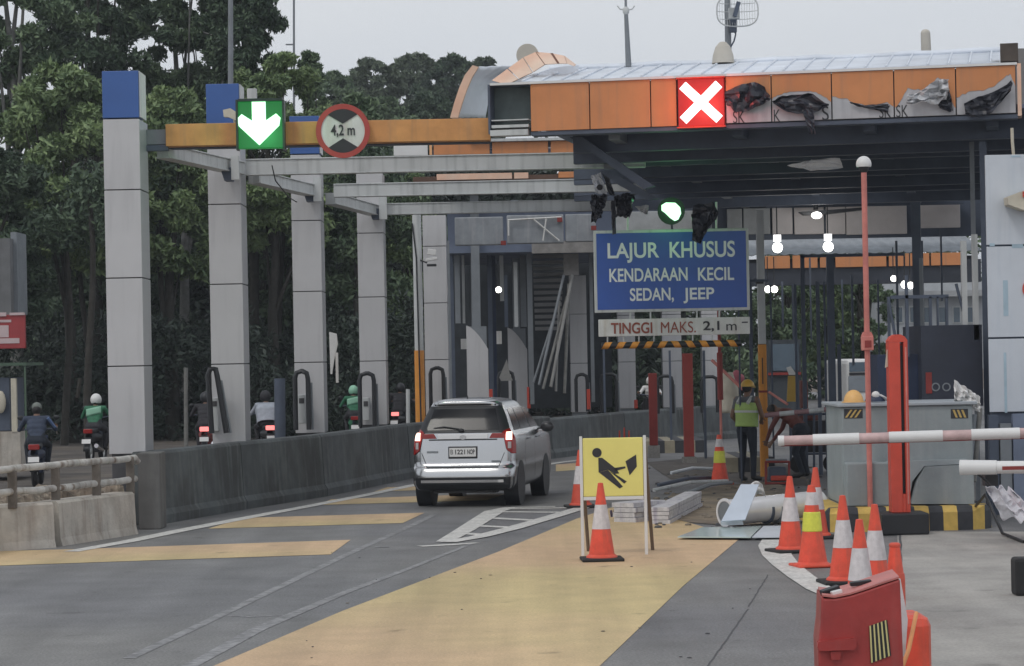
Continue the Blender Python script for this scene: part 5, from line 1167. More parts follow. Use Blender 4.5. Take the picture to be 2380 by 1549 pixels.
t = thing('tool_cart', 'dark tool cart with a tube frame standing behind the bending worker', 'tool cart', W(1895, 1085, 47))
Yt = 47.0; mb = MB(); mb.rect(1842, 978, 1948, 1052, Yt, .6); mb.build('box', mat('dark cart box', (.03, .03, .036), .6, var=.3), t, bevel=.03)
mb = MB()
for u in (1838, 1892, 1952): mb.tube([W(u, 1090, Yt - .05), W(u, 962, Yt - .05)], .022, 6)
for v in (964, 1056): mb.tube([W(1838, v, Yt - .05), W(1952, v - 2, Yt - .05)], .022, 6)
mb.build('tube_frame', m_['steeld'], t)
for u in (1856, 1934): mb = MB(); c = W(u, 1072, Yt - .08); c.z = .16; mb.cyl(c, c + Vector((0, .08, 0)), .16, n=20); mb.build('wheel', m_['rubber'], t, bevel=.015)
mb = MB(); mb.ell(W(1880, 972, Yt + .2), (.2, .15, .1), 12); mb.build('cloth_heap', m_['brown'], t)
t = thing('generator', 'small red framed generator on the ground by the worker', 'generator', W(1806, 1125, 43))
Yg = 42.8; mb = MB()
for s_ in ((1778, 1072, 1782, 1128), (1832, 1072, 1836, 1128)):
    mb.tube([W((s_[0] + s_[2]) / 2, 1128, Yg), W((s_[0] + s_[2]) / 2, 1074, Yg), W((s_[0] + s_[2]) / 2, 1074, Yg + .5), W((s_[0] + s_[2]) / 2, 1128, Yg + .5)], .02, 8)
for v in (1074, 1124): mb.tube([W(1780, v, Yg), W(1834, v, Yg)], .02, 8)
mb.build('frame', m_['darkred'], t)
mb = MB(); mb.rect(1788, 1086, 1828, 1120, Yg + .1, .35); mb.build('engine', m_['steeld'], t, bevel=.03); mb = MB(); mb.rect(1792, 1106, 1830, 1118, Yg + .06, .05); mb.build('red_tank', m_['redpost'], t, bevel=.015); mb = MB(); mb.rect(1784, 1068, 1830, 1074, Yg + .05, .3); mb.build('top_cover', m_['steelg'], t, bevel=.01)
for u0, u1, v, Y, lab in ((1498, 1640, 1050, 57.5, 'far striped kerb in cream and dark under the red pillars'), (1688, 1800, 1096, 47.5, 'striped kerb in cream and dark behind the far cone')):
    a, b = W(u0, v, Y).x, W(u1, v, Y).x; t = thing('striped_kerb', lab, 'kerb', ((a + b) / 2, Y, 0), 0, 'cream and dark striped kerbs')
    n_ = int((b - a) / .22); mb = MB()
    for i in range(n_):
        x0 = a + (b - a) * i / n_; x1 = a + (b - a) * (i + 1) / n_; mb.add([(x0, Y, 0), (x1, Y, 0), (x1, Y + .04, .27), (x0, Y + .04, .27), (x0, Y + 3, .27), (x1, Y + 3, .27)], [(0, 1, 2, 3), (3, 2, 5, 4)], i % 2)
    mb.build('kerb_face', [mat('dull cream kerb', (.30, .27, .20), .8, var=.25), m_['kerbK']], t)
for i, (p0, p1, r_, m, lab) in enumerate((((1655, 838), (1726, 905), .05, 'pink', 'pale red pole slanting from the blue sign area to the worker helmet'), ((1788, 912), (1830, 940), .04, 'pink', 'short pale red slanting rod right of the orange post'))):
    mb = MB(); mb.tube([W(*p0, 47), W(*p1, 46.5)], r_ * .6, 8); tag(mb.build('slanting_pole', m_[m]), lab, 'pole')
mb = MB()
def bund(a_, b_):
    th = a_ * 2 * math.pi; r = (.22 - .1 * b_) * (1 + .3 * noise.noise(Vector((math.cos(th) * 2, math.sin(th) * 2, b_ * 4)))); return W(1702, 960, 48) + Vector((r * math.cos(th) - .1 * b_, r * math.sin(th), .75 * b_))
mb.grid(bund, 16, 10); tag(mb.build('wrapped_bundle', m_['cream'], solid=.01), 'pale wrapped bundle standing behind the worker', 'bundle')
t = thing('rear_rider_load', 'pink and dark flag bundle on a pole behind the worker', 'flag', W(1705, 900, 49))
mb = MB()
for (u, v, r_) in ((1690, 880, .09), (1705, 885, .11), (1712, 872, .08), (1722, 880, .07)): mb.ell(W(u, v, 49), (r_, r_, r_ * 1.2), 10)
mb.build('cloth', mat('pink cloth', (.5, .14, .18), .7, var=.3), t); mb = MB(); mb.ell(W(1715, 905, 49.1), (.2, .1, .1), 12); mb.build('dark_base', m_['black'], t)
# far things behind: white building and pale minibus
t = thing('white_building', 'distant white building with window bays seen past the dark canopy post', 'building', W(2170, 830, 110))
Yf = 110; mb = MB(); mb.rect(2050, 655, 2330, 860, Yf, 8); mb.build('wall', m_['facade'], t)
for i, u in enumerate((2080, 2113, 2146, 2180, 2214, 2246)):
    mb = MB(); mb.rect(u, 712, u + 20, 752, Yf - .06, .1); f = mb.build('window', m_['steelw'], t); mb = MB(); mb.rect(u + 3, 715, u + 17, 749, Yf - .09, .05); mb.build('pane', m_['window'], f)
    mb = MB(); mb.rect(u, 780, u + 20, 815, Yf - .06, .1); mb.build('window', m_['window'], t)
mb = MB(); mb.rect(2040, 676, 2330, 690, Yf - .8, .9); mb.build('canopy_ledge', mat('grey ledge', (.35, .36, .37), .7), t)
t = thing('white_minibus', 'white minibus front seen far under the canopy left of the hard hat', 'minibus', W(2000, 930, 66))
Ym = 66; mb = MB(); mb.rect(1968, 835, 2050, 945, Ym, 4.5); mb.build('body', m_['whitep'], t, bevel=.12)
mb = MB(); mb.rect(1974, 842, 2044, 864, Ym - .02, .05); mb.build('upper_window', m_['window'], t); mb = MB(); mb.rect(1972, 874, 2046, 912, Ym - .03, .05); mb.build('windscreen', mat('reflecting windscreen', (.20, .23, .26), .1, spec=.8), t, bevel=.02); mb = MB(); mb.rect(1974, 866, 2044, 872, Ym - .04, .05); mb.build('trim', m_['black'], t)
for u in (1978, 2034): mb = MB(); mb.rect(u - 6, 922, u + 6, 930, Ym - .04, .05); mb.build('headlight', m_['glassy'], t, bevel=.01)

# ------------------------------------------------------------------ masts and dishes on the canopy roof
t = thing('antenna_mast', 'slim dark antenna mast on the canopy roof', 'antenna', W(1461, 152, 38))
a, b = W(1461, 156, 38), W(1453, -40, 38); mb = MB(); mb.cyl(a, W(1455, 30, 38), .045, .03, 10); mb.cyl(W(1455, 30, 38), b, .02, .015, 8); mb.build('mast', m_['steelg'], t)
mb = MB()
for s_ in (-1, 1): mb.tube([W(1455, 24, 38), W(1455 + s_ * 14, 22, 38), W(1455 + s_ * 20, 14, 38)], .01, 6); 
mb.ell(W(1455, 26, 38), (.05, .05, .07), 10); mb.build('aerials', m_['steelw'], t)
t = thing('grid_dish', 'wire grid dish antenna on a dark mast above the canopy roof', 'dish antenna', W(1693, 130, 38.2))
mb = MB(); mb.cyl(W(1693, 132, 38.2), W(1690, -40, 38.2), .05, .045, 10); mb.build('mast', m_['steelg'], t)
c = W(1714, 26, 38.0); mb = MB(); k = px(38)
A_, B_ = 48 * k, 36 * k
def ring(sx, sz, y): return [c + Vector((A_ * sx * (abs(math.cos(q)) ** .7) * (1 if math.cos(q) > 0 else -1), y, B_ * sz * (abs(math.sin(q)) ** .7) * (1 if math.sin(q) > 0 else -1))) for q in np.linspace(0, 2 * math.pi, 40)]
mb.tube(ring(1, 1, 0), .011, 6)
for f in np.linspace(-.85, .85, 15):
    h = (1 - abs(f) ** 2.6) ** .4; mb.tube([c + Vector((A_ * f, .12 * (1 - (f * f)) * (1 - g * g), B_ * h * g)) for g in np.linspace(-1, 1, 7)], .0035, 4)
for g in (-.5, 0, .5): mb.tube([c + Vector((A_ * f * (1 - abs(g) ** 3), .12 * (1 - f * f) * (1 - g * g), B_ * g)) for f in np.linspace(-.96, .96, 9)], .006, 4)
mb.build('grid_reflector', m_['steelw'], t)
mb = MB(); mb.cbox(W(1706, 32, 37.9), (.16, .1, .16)); mb.cbox(W(1712, 22, 37.8), (.06, .08, .22), (0, .3, 0), 1); mb.cbox(W(1704, 60, 38.1), (.1, .1, .2), (0, 0, 0), 1); mb.tube([W(1704, 62, 38.1), W(1710, 80, 38.1), W(1706, 96, 38.1), W(1698, 110, 38.15)], .012, 6, 1); mb.build('feed_box', [m_['steelw'], m_['steeld']], t)
mb = MB(); mb.lathe([(.165, 0), (.15, .12), (.11, .24), (.05, .31), (.001, .32)], W(1681, 148, 37.6), 24); tag(mb.build('roof_vent', mat('beige vent', (.52, .49, .43), .7, var=.1)), 'beige bullet shaped vent at the foot of the dish mast', 'roof vent')
mb = MB(); mb.cyl(W(2153, 128, 37.5), W(2151, 78, 37.5), .075, .07, 16); mb.ell(W(2151, 78, 37.5), (.07, .07, .06), 14, z0=0); tag(mb.build('roof_stub', mat('beige vent', (.5, .47, .4))), 'beige round stub standing on the canopy roof near its right end', 'roof stub')
mb = MB(); c = W(1226, 128, 40); vs = MB(); disc(mb, c, 0, 26 * px(40), 0, 0, n=28, dep=.05); tag(mb.build('round_dish', mat('beige vent', (.5, .47, .4))), 'round beige dish peeking above the peach flashing', 'dish')

for i, (u, v0, v1, Y, lab) in enumerate(((1368, 905, 952, 61.5, 'red marker strip at the foot of the column right of the leaning tubes'), (1229, 900, 950, 62, 'red marker strip right of the car roof'), (1141, 905, 930, 60, 'red marker strip between the two short columns'), (1478, 930, 950, 66, 'small red marker under the left of the height board'))):
    mb = MB(); mb.rect(u - 4, v0, u + 4, v1, Y, .06); tag(mb.build('red_marker', m_['redpost'], bevel=.01), lab, 'marker', 'red markers at the column feet')
for i, u in enumerate((1440, 1451, 1462)):
    mb = MB(); p = G(u, 1062); p = W(u, 1010, 54); mb.cyl((p.x, 54, 0), (p.x, 54, p.z + (.14 if i == 1 else .08)), .03, .015, 8); tag(mb.build('red_stake', m_['redpost']), ['left', 'middle and tallest', 'right'][i] + ' one of three thin red stakes peeking over the yellow sign', 'stake', 'red stakes behind the yellow sign')
def lamp_light(name, loc, col, en, rad=.15):
    l = bpy.data.lights.new(name, 'POINT'); l.energy = en; l.color = col; l.shadow_soft_size = rad; o = bpy.data.objects.new(name, l); COL.objects.link(o); o.location = loc
lamp_light('arrow_light', W(602, 300, 35.6), (.12, 1, .3), 11)
lamp_light('cross_light', CM @ (C(1629, 239, -.45)), (1, .12, .1), 16)
lamp_light('green_lamp_light', W(1560, 491, 39.2), (.12, 1, .3), 6)
for u, v, Y in ((1807, 576, 49.5), (1925, 574, 49.5), (1898, 505, 52.5)): lamp_light('bulb_light', W(u, v + 16, Y), (1, .97, .92), 14)
# ------------------------------------------------------------------ silver car
SL = [ # z, y rear, y front, half width, corner radius
 (.235, .20, 3.90, .72, .16), (.275, .08, 4.00, .79, .2), (.34, .02, 4.05, .82, .24), (.46, .0, 4.07, .828, .26), (.56, .03, 4.06, .832, .26), (.595, .06, 4.05, .832, .25), (.61, .105, 4.04, .83, .22),
 (.74, .115, 4.0, .832, .22), (.90, .13, 3.92, .83, .22), (1.00, .145, 3.80, .82, .21), (1.07, .155, 3.30, .785, .20), (1.11, .17, 3.05, .745, .20), (1.30, .27, 2.60, .675, .2), (1.45, .36, 2.25, .605, .2),
 (1.50, .37, 2.12, .58, .2), (1.535, .34, 2.0, .55, .2), (1.57, .38, 1.85, .48, .2), (1.592, .58, 1.6, .34, .2), (1.60, .8, 1.4, .18, .15)]
def sl(z):
    for a, b in zip(SL[:-1], SL[1:]):
        if z <= b[0]: f = max(0, (z - a[0]) / (b[0] - a[0])); return [a[i] * (1 - f) + b[i] * f for i in range(5)]
    return list(SL[-1])
def outline(z, n=7):
    _, yr, yf, w_, r = sl(z); r = min(r, w_ * .95); pts = []
    for cx_, cy_, a0 in ((w_ - r, yr + r * .8, -90), (w_ - r, yf - r, 0), (-w_ + r, yf - r, 90), (-w_ + r, yr + r * .8, 180)):
        for i in range(n + 1):
            a = R(a0 + 90 * i / n); ry = r * .8 if cy_ < 2 and cy_ == yr + r * .8 else r
            pts.append((cx_ + r * math.cos(a), cy_ + ry * math.sin(a)))
    out_ = []
    for i in range(len(pts)):
        p, q = pts[i], pts[(i + 1) % len(pts)]; out_.append(p)
        if (i + 1) % (n + 1) == 0:
            for k in range(1, 8): out_.append((p[0] + (q[0] - p[0]) * k / 8, p[1] + (q[1] - p[1]) * k / 8))
    return out_
def rear_y(x, z):
    _, yr, yf, w_, r = sl(z); ax = abs(x); r = min(r, w_ * .95); ry = r * .8
    if ax <= w_ - r: return yr
    f = min(1, (ax - (w_ - r)) / r); return yr + ry * (1 - math.sqrt(max(0, 1 - f * f)))
car = thing('silver_car', 'silver family car seen from behind with both brake lamps lit', 'car')
mb = MB(); zs = [a[0] for a in SL]; zz = []
for a, b in zip(zs[:-1], zs[1:]): zz += [a] if b - a < .09 else [a, (a + b) / 2]
zz.append(zs[-1]); O = [outline(z) for z in zz]; n_ = len(O[0])
vs = [(p[0], p[1], z) for z, o_ in zip(zz, O) for p in o_]
mb.add(vs, [(k * n_ + i, k * n_ + (i + 1) % n_, (k + 1) * n_ + (i + 1) % n_, (k + 1) * n_ + i) for k in range(len(zz) - 1) for i in range(n_)], 0, True)
mb.add(vs[-n_:], [tuple(range(n_))]); mb.add(vs[:n_], [tuple(range(n_ - 1, -1, -1))], 1)
body = mb.build('body', [m_['paint'], m_['black']], car)
def patch(zl, xi, xo, off_, nx=10, mi=0, mb=None):
    """panel lying on the rear of the body between xi(z) and xo(z)"""
    zl = sorted(set([round(z, 4) for z in zl] + [round(z, 4) for z in zz if zl[0] < z < zl[-1]])); mb = mb or MB(); vs = []
    for z in zl:
        for i in range(nx + 1):
            x = xi(z) + (xo(z) - xi(z)) * i / nx; w_ = sl(z)[3]; x = max(-w_ * .9995, min(w_ * .9995, x))
            f = x / w_; vs.append((x + off_ * .6 * f, rear_y(x, z) - off_, z))
    k = nx + 1
    return mb.add(vs, [(j * k + i, j * k + i + 1, (j + 1) * k + i + 1, (j + 1) * k + i) for j in range(len(zl) - 1) for i in range(nx)], mi, True)
lp = lambda a, b, n=8: [a + (b - a) * i / n for i in range(n + 1)]
ip = lambda z, pts: float(np.interp(z, [p[0] for p in pts], [p[1] for p in pts]))
gw = lambda z: ip(z, [(1.10, .58), (1.16, .60), (1.47, .50)])
mb = patch(lp(1.095, 1.485), lambda z: -sl(z)[3] * .985, lambda z: sl(z)[3] * .985, .010, 24); mb.build('window_surround', m_['black'], car)
mb = patch(lp(1.135, 1.445), lambda z: -gw(z) + .02, lambda z: gw(z) - .02, .018); rw = mb.build('rear_window', m_['glass'], car)
mb = MB(); mb.tube([(-.05, rear_y(0, 1.15) - .035, 1.15), (-.30, rear_y(0, 1.19) - .035, 1.185), (-.48, rear_y(0, 1.2) - .035, 1.165)], .010, 6); mb.ell((-.03, rear_y(0, 1.13) - .03, 1.13), (.05, .03, .03), 10); mb.build('wiper', m_['black'], rw)
# tailgate chrome garnish, crease, bumper parts
mb = patch(lp(1.005, 1.075, 3), lambda z: -.40, lambda z: .40, .012); mb.build('garnish', mat('bright silver paint', (.68, .68, .68), .3, metal=.3, var=.03), car)
mb = patch(lp(.985, 1.003, 2), lambda z: -.55, lambda z: .55, .008); mb.build('garnish_shadow', m_['black'], car)
mb = MB(); mb.prism([(math.cos(a) * .055, rear_y(0, 1.03) - .02, 1.03 + math.sin(a) * .036) for a in np.linspace(0, 2 * math.pi, 20)[:-1]], (0, .012, 0)); mb.build('round_emblem', m_['chrome'], car)
mb = patch(lp(.585, .60, 2), lambda z: -.58, lambda z: .58, .006); mb.build('tailgate_gap', m_['black'], car)
for s_ in (-1, 1):
    mb = patch(lp(.60, .80, 4), lambda z: s_ * ip(z, [(.6, .575), (.8, .665)]), lambda z: s_ * ip(z, [(.6, .585), (.8, .675)]), .004, 2); mb.build('tailgate_gap', m_['black'], car)
mb = patch(lp(.24, .44, 5), lambda z: -sl(z)[3] * .99, lambda z: sl(z)[3] * .99, .006, 24); mb.build('lower_bumper', m_['black'], car)
mb = patch(lp(.365, .405, 3), lambda z: -.66, lambda z: .66, .018, 20); mb.build('bumper_strip', m_['chrome'], car)
mb = patch(lp(.43, .445, 2), lambda z: -.72, lambda z: .72, .004, 20); mb.build('bumper_crease', mat('shadow groove grey', (.2, .2, .2), .5), car)
# plate
y_ = rear_y(0, .81) - .012; mb = MB(); mb.box(-.235, .235, y_ - .01, y_ + .03, .715, .895); pl = mb.build('plate_frame', m_['black'], car, bevel=.006)
mb = MB(); mb.box(-.215, .215, y_ - .016, y_ - .011, .745, .875); nb = mb.build('number_plate', m_['whitep'], pl)

for wd, xc_, ww in (('B', -.175, .04), ('1221', -.04, .16), ('NOP', .135, .12)): text('lettering', wd, T((xc_, y_ - .016, .815)), ww, .07, m_['letblk'], pl, .003)
mb = patch(lp(.80, .83, 2), lambda z: -.58, lambda z: -.40, .010, 4); mb.build('badge_lettering', m_['steelg'], car)
mb = patch(lp(.66, .685, 2), lambda z: .46, lambda z: .60, .010, 4); mb.build('badge_lettering', m_['steelg'], car)
# lamps
inn_ = [(.78, .79), (.84, .70), (.98, .665), (1.02, .66), (1.06, .60), (1.13, .66), (1.16, .74)]
for s_ in (-1, 1):
    mb = patch(lp(.78, 1.15, 14), lambda z: s_ * ip(z, inn_), lambda z: s_ * sl(z)[3] * .9995, .012, 10); L_ = mb.build('tail_lamp', m_['tailr'], car)
    mb = patch(lp(.985, 1.10, 5), lambda z: s_ * .685, lambda z: s_ * ip(z, [(.98, .775), (1.1, .765)]), .024, 5); mb.build('brake_light', m_['brake'], L_)
    mb = patch(lp(.86, .955, 4), lambda z: s_ * .715, lambda z: s_ * .765, .02, 4); mb.build('indicator_lens', mat('grey lens', (.45, .42, .42), .2), L_)
    mb = patch(lp(1.015, 1.085, 4), lambda z: s_ * ip(z, [(1.01, .42), (1.09, .47)]), lambda z: s_ * .66, .014, 6); mb.build('lamp_strip', mat('dark red strip', (.26, .025, .022), .25), L_)
# side windows on both flanks
for s_ in (-1, 1):
    for y0, y1, yt0, yt1 in ((.62, 1.18, .72, 1.15), (1.24, 2.10, 1.22, 1.98), (2.17, 2.95, 2.06, 2.3)):
        vs = []
        zl = lp(1.115, 1.43, 5)
        for z in zl:
            f = (z - 1.115) / .315; a, b = y0 + (yt0 - y0) * f, y1 + (yt1 - y1) * f
            for i in range(5): vs.append((s_ * (sl(z)[3] + .006), a + (b - a) * i / 4, z))
        mb = MB(); mb.add(vs, [(j * 5 + i, j * 5 + i + 1, j * 5 + i + 6, j * 5 + i + 5) for j in range(5) for i in range(4)], 0, True); mb.build('side_window', m_['glass'], car)
    for yy in (1.21, 2.13):
        vs = []
        for z in lp(.36, 1.10, 8): w_ = sl(z)[3] + .003; vs += [(s_ * w_, yy - .006, z), (s_ * w_, yy + .006, z)]
        mb = MB(); mb.add(vs, [(2 * j, 2 * j + 1, 2 * j + 3, 2 * j + 2) for j in range(8)]); mb.build('door_gap', m_['black'], car)
    for yy in (1.42, 2.30): mb = MB(); mb.tube([(s_ * .835, yy, .96), (s_ * .855, yy + .05, .965), (s_ * .855, yy + .15, .965), (s_ * .835, yy + .2, .96)], .014, 6); mb.build('door_handle', m_['paint'], car)
    mb = MB(); mb.ell((s_ * .94, 2.78, 1.10), (.12, .07, .085), 14); mb.box(min(s_ * .78, s_ * .9), max(s_ * .78, s_ * .9), 2.76, 2.82, 1.06, 1.09); mb.build('wing_mirror', mat('dark mirror', (.05, .05, .055), .3), car)
    for yy in (.72, 3.245):
        wx = s_ * .715
        mb = MB(); mb.cyl((s_ * .60, yy, .32), (s_ * .838, yy, .32), .345, n=36); mb.build('wheel_arch', m_['black'], car)
        q = MB(); q.cyl((wx - .09, yy, .288), (wx + .09, yy, .288), .288, n=36); q.cyl((wx - .094, yy, .288), (wx + .094, yy, .288), .26, n=36); wl_ = q.build('wheel', m_['rubber'], car, bevel=.012)
        q = MB(); ox = wx + s_ * .095; q.cyl((ox, yy, .288), (ox + s_ * .012, yy, .288), .19, n=28)
        for k in range(7): a = k * 2 * math.pi / 7; q.cbox((ox + s_ * .016, yy + .1 * math.cos(a), .288 + .1 * math.sin(a)), (.012, .16, .035), (a, 0, 0))
        q.build('rim', m_['chrome'], wl_)
mb = MB(); mb.box(-.5, .5, .25, .5, .20, .234); mb.tube([(.42, .16, .24), (.42, .5, .25)], .03, 8); mb.box(-.62, .62, .5, 3.4, .215, .26); mb.build('underbody', m_['black'], car)
mb = MB(); mb.tube([(-.02, .75, 1.575), (-.03, .68, 1.66)], [.012, .006], 6); mb.build('roof_aerial', m_['black'], car)
mb = patch(lp(1.49, 1.515, 2), lambda z: -.5, lambda z: .5, .004, 10); mb.build('spoiler_edge', m_['black'], car)
rc = G(1095, 1174); car.scale = (.925, 1, 1); car.rotation_euler = (0, 0, -R(9.2)); car.location = Vector((rc.x, rc.y, .004)) - Matrix.Rotation(-R(9.2), 3, 'Z') @ Vector((0, .72, 0))

# ------------------------------------------------------------------ people (one continuous remeshed surface each)
def limb(mb, pts, rs, n=14):
    for i in range(len(pts) - 1):
        mb.cyl(pts[i], pts[i + 1], rs[i], rs[i + 1], n, caps=False)
    for p, r in zip(pts, rs): mb.ell(p, r, n)
def finger_set(mb, wrist, dirn, side, curl=.6, s=1.0):
    """palm, four curled fingers of different lengths and a thumb leaving the side of the palm"""
    d = dirn.normalized(); b = (side - d * side.dot(d)).normalized(); n = d.cross(b)
    pc = wrist + d * .05 * s
    for k in (-.03, -.01, .01, .03): mb.cyl(wrist + b * k * .7 * s, wrist + d * .09 * s + b * k * s, .013 * s, .011 * s, 8); 
    for k, ln in ((-.031, .068), (-.0105, .082), (.0105, .088), (.031, .076)):
        p = wrist + d * .09 * s + b * k * s; q = p + (d * math.cos(curl * .5) + n * math.sin(curl * .5)) * ln * .5 * s; r = q + (d * math.cos(curl * 1.6) + n * math.sin(curl * 1.6)) * ln * .5 * s
        limb(mb, [p, q, r], [.0095 * s, .009 * s, .0075 * s], 8)
    p = wrist + d * .03 * s + b * .034 * s; limb(mb, [p, p + (d * .6 + b * .7 + n * .3).normalized() * .04 * s, p + (d * .9 + b * .5 + n * .5).normalized() * .075 * s], [.013 * s, .011 * s, .009 * s], 8)
def person(label, loc, rz, J, cols, clothes=None, group=None, voxel=.011):
    """J: joint positions in local metres (x right, y forward, z up); cols: materials for skin, top, sleeves end, trousers, shoes"""
    root = thing('person', label, 'person', (0, 0, 0), 0, group)
    V_ = {k: Vector(v) for k, v in J.items() if isinstance(v, tuple)}
    mb = MB()
    ch, pv, nk, hd = V_['chest'], V_['pelvis'], V_['neck'], V_['head']
    sp = (ch - pv)
    sh = V_['shR'] - V_['shL']; shn = sh.normalized()
    for f, rx, ry in ((0, .155, .12), (.2, .150, .118), (.45, .150, .115), (.75, .170, .125), (1.0, .165, .12)):
        c = pv + sp * f
        for k in (-1, -.5, 0, .5, 1): mb.ell(c + shn * k * (rx - ry * .8), (ry * .95, ry * .95, .105), 14)
    limb(mb, [V_['shL'], ch + (nk - ch) * .45, V_['shR']], [.062, .085, .062])
    limb(mb, [ch, nk, hd + (nk - hd) * .45], [.08, .056, .052])
    mb.ell(hd, (.076, .094, .112), 18); fw = Vector(J.get('face', (0, 1, 0))).normalized(); up = (hd - nk).normalized()
    mb.ell(hd + fw * .045 - up * .06, (.05, .05, .05), 12); mb.cyl(hd + fw * .085 + up * .01, hd + fw * .112 - up * .022, .009, .016, 8); rt = fw.cross(up)
    for s_ in (-1, 1): mb.ell(hd + rt * s_ * .078, (.014, .022, .032), 8)
    for a in 'LR':
        limb(mb, [V_['sh' + a], V_['el' + a], V_['wr' + a]], [.055, .041, .029])
        d = (V_['wr' + a] - V_['el' + a]).normalized(); finger_set(mb, V_['wr' + a], d, Vector(J.get('thumb' + a, (0, 1, 0))), J.get('curl', .7))
        limb(mb, [pv.lerp(V_['hip' + a], .6), V_['hip' + a], V_['kn' + a], V_['an' + a]], [.09, .098, .062, .045])
        to = V_['to' + a]; limb(mb, [V_['an' + a] + Vector((0, 0, -.02)), V_['an' + a].lerp(to, .45) + Vector((0, 0, -.02)), to], [.046, .045, .036])
    tmp = mb.build('tmp', m_['skin'], root)
    q = tmp.modifiers.new('r', 'REMESH'); q.mode = 'VOXEL'; q.voxel_size = voxel; q.use_smooth_shade = True
    q = tmp.modifiers.new('s', 'SMOOTH'); q.iterations = 3; q.factor = .5
    bpy.context.view_layer.update()
    me = bpy.data.meshes.new_from_object(tmp.evaluated_get(bpy.context.evaluated_depsgraph_get())); bpy.data.objects.remove(tmp)
    me.name = 'body'; me.materials.clear()
    for k in ('skin', 'top', 'legs', 'shoe'): me.materials.append(m_[cols[k]])
    segs = []
    for a in 'LR':
        slv = J.get('sleeve', .9); el, wr = V_['el' + a], V_['wr' + a]
        segs += [(V_['sh' + a], el, 1 if slv > .3 else 0), (el, el.lerp(wr, .93), 1 if slv > .6 else 0), (el.lerp(wr, .97), wr + (wr - el).normalized() * .2, 0), (V_['hip' + a], V_['kn' + a], 2), (V_['kn' + a], V_['an' + a].lerp(V_['kn' + a], .05), 2), (V_['an' + a] - Vector((0, 0, .03)), V_['to' + a], 3)]
        if slv <= .3: segs.append((V_['sh' + a], V_['sh' + a].lerp(el, .55), 1))
    segs += [(pv.lerp(ch, .28), ch, 1), (ch, ch + (nk - ch) * .5, 1), (pv - sp * .2, pv.lerp(ch, .05), 2), (nk, hd, 0), (hd, hd + up * .1, 0), (V_['shL'], V_['shR'], 1)]
    co_ = np.array([p.center[:] for p in me.polygons]); best = np.full(len(co_), 1e9); idx = np.zeros(len(co_), int)
    for a, b, k in segs:
        a, b = np.array(a), np.array(b); ab = b - a; t_ = np.clip(((co_ - a) @ ab) / max(ab @ ab, 1e-9), 0, 1); d_ = np.linalg.norm(co_ - a - t_[:, None] * ab, axis=1)
        w_ = d_ < best; best[w_] = d_[w_]; idx[w_] = k
    me.polygons.foreach_set('material_index', idx.astype(np.int32)); me.polygons.foreach_set('use_smooth', [True] * len(co_))
    b = bpy.data.objects.new('body', me); COL.objects.link(b); b.parent = root
    # eyes and mouth
    for s_ in (-1, 1): mb = MB(); mb.ell(hd + rt * s_ * .033 + fw * .084 + up * .015, (.011, .008, .008), 8); mb.build('eye', m_['letblk'], root)
    mb = MB(); mb.ell(hd + fw * .092 - up * .06, (.024, .006, .006), 8); mb.build('mouth', mat('lips', (.16, .06, .05), .5), root)
    if clothes: clothes(root, V_, fw, up, rt, pv, ch, sp, shn)
    root.location = loc; root.rotation_euler = (0, 0, rz)
    return root
def shell(root, name, m, secs, n=24, arc=(0, 360), smooth=True, solid=.008):
    """garment shell lofted through (centre, half width vector, half depth vector) rings"""
    mb = MB(); a0, a1 = R(arc[0]), R(arc[1])
    def fn(u, v):
        f = v * (len(secs) - 1); i = min(int(f), len(secs) - 2); f -= i; c0, w0, d0 = secs[i]; c1, w1, d1 = secs[i + 1]; t_ = a0 + (a1 - a0) * u
        sq = lambda x: (abs(x) ** .8) * (1 if x >= 0 else -1)
        return c0.lerp(c1, f) + w0.lerp(w1, f) * sq(math.cos(t_)) + d0.lerp(d1, f) * sq(math.sin(t_))
    mb.grid(fn, n, len(secs) * 3); return mb.build(name, m, root, solid=solid)
def torso_secs(pv, ch, shn, sp, f0, f1, grow=1.0):
    s_ = sp.normalized(); dv = s_.cross(shn) * -1; out_ = []
    for f in np.linspace(f0, f1, 5):
        wx = np.interp(f, [0, .45, .8, 1.05, 1.25], [.19, .178, .20, .205, .15]) * grow; dx = np.interp(f, [0, .45, .8, 1.05, 1.25], [.145, .135, .15, .142, .10]) * grow
        out_.append((pv + sp * float(f), shn * float(wx), dv * float(dx)))
    return out_
def worker_kit(root, V_, fw, up, rt, pv, ch, sp, shn):
    ss = torso_secs(pv, ch, shn, sp, .05, 1.12, 1.04); v_ = shell(root, 'vest', m_['vest'], ss)
    for f in (.34, .72):
        s2 = torso_secs(pv, ch, shn, sp, f - .05, f + .05, 1.085); shell(root, 'tape', m_['reflect'], s2, solid=.003) if f > .5 else None
    mb = MB()
    for s_ in (-1, 1):
        p = [ch + shn * s_ * .10 - fw * .15 + sp * .05, ch + shn * s_ * .105 + sp * .36 - fw * .03, ch + shn * s_ * .10 + sp * .32 + fw * .07]
        for i in range(2): mb.cyl(p[i], p[i + 1], .03, .03, 8)
    mb.build('shoulder_tape', m_['reflect'], root)
    h = V_['head']; mb = MB(); mb.ell(h + up * .03, (.112, .135, .118), 20, z0=0); mb.lathe([(.10, .0), (.13, -.006), (.13, .006), (.1, .012)], h + up * .03, 24); mb.cbox(h + up * .03 + fw * .13, (.12, .09, .012), (0, 0, math.atan2(fw.y, fw.x) - R(90))); mb.build('helmet', m_['helm'], root)
    mb = MB(); mb.ell(h - fw * .02 - up * .0, (.082, .092, .09), 16); mb.build('hair', m_['hair'], root)
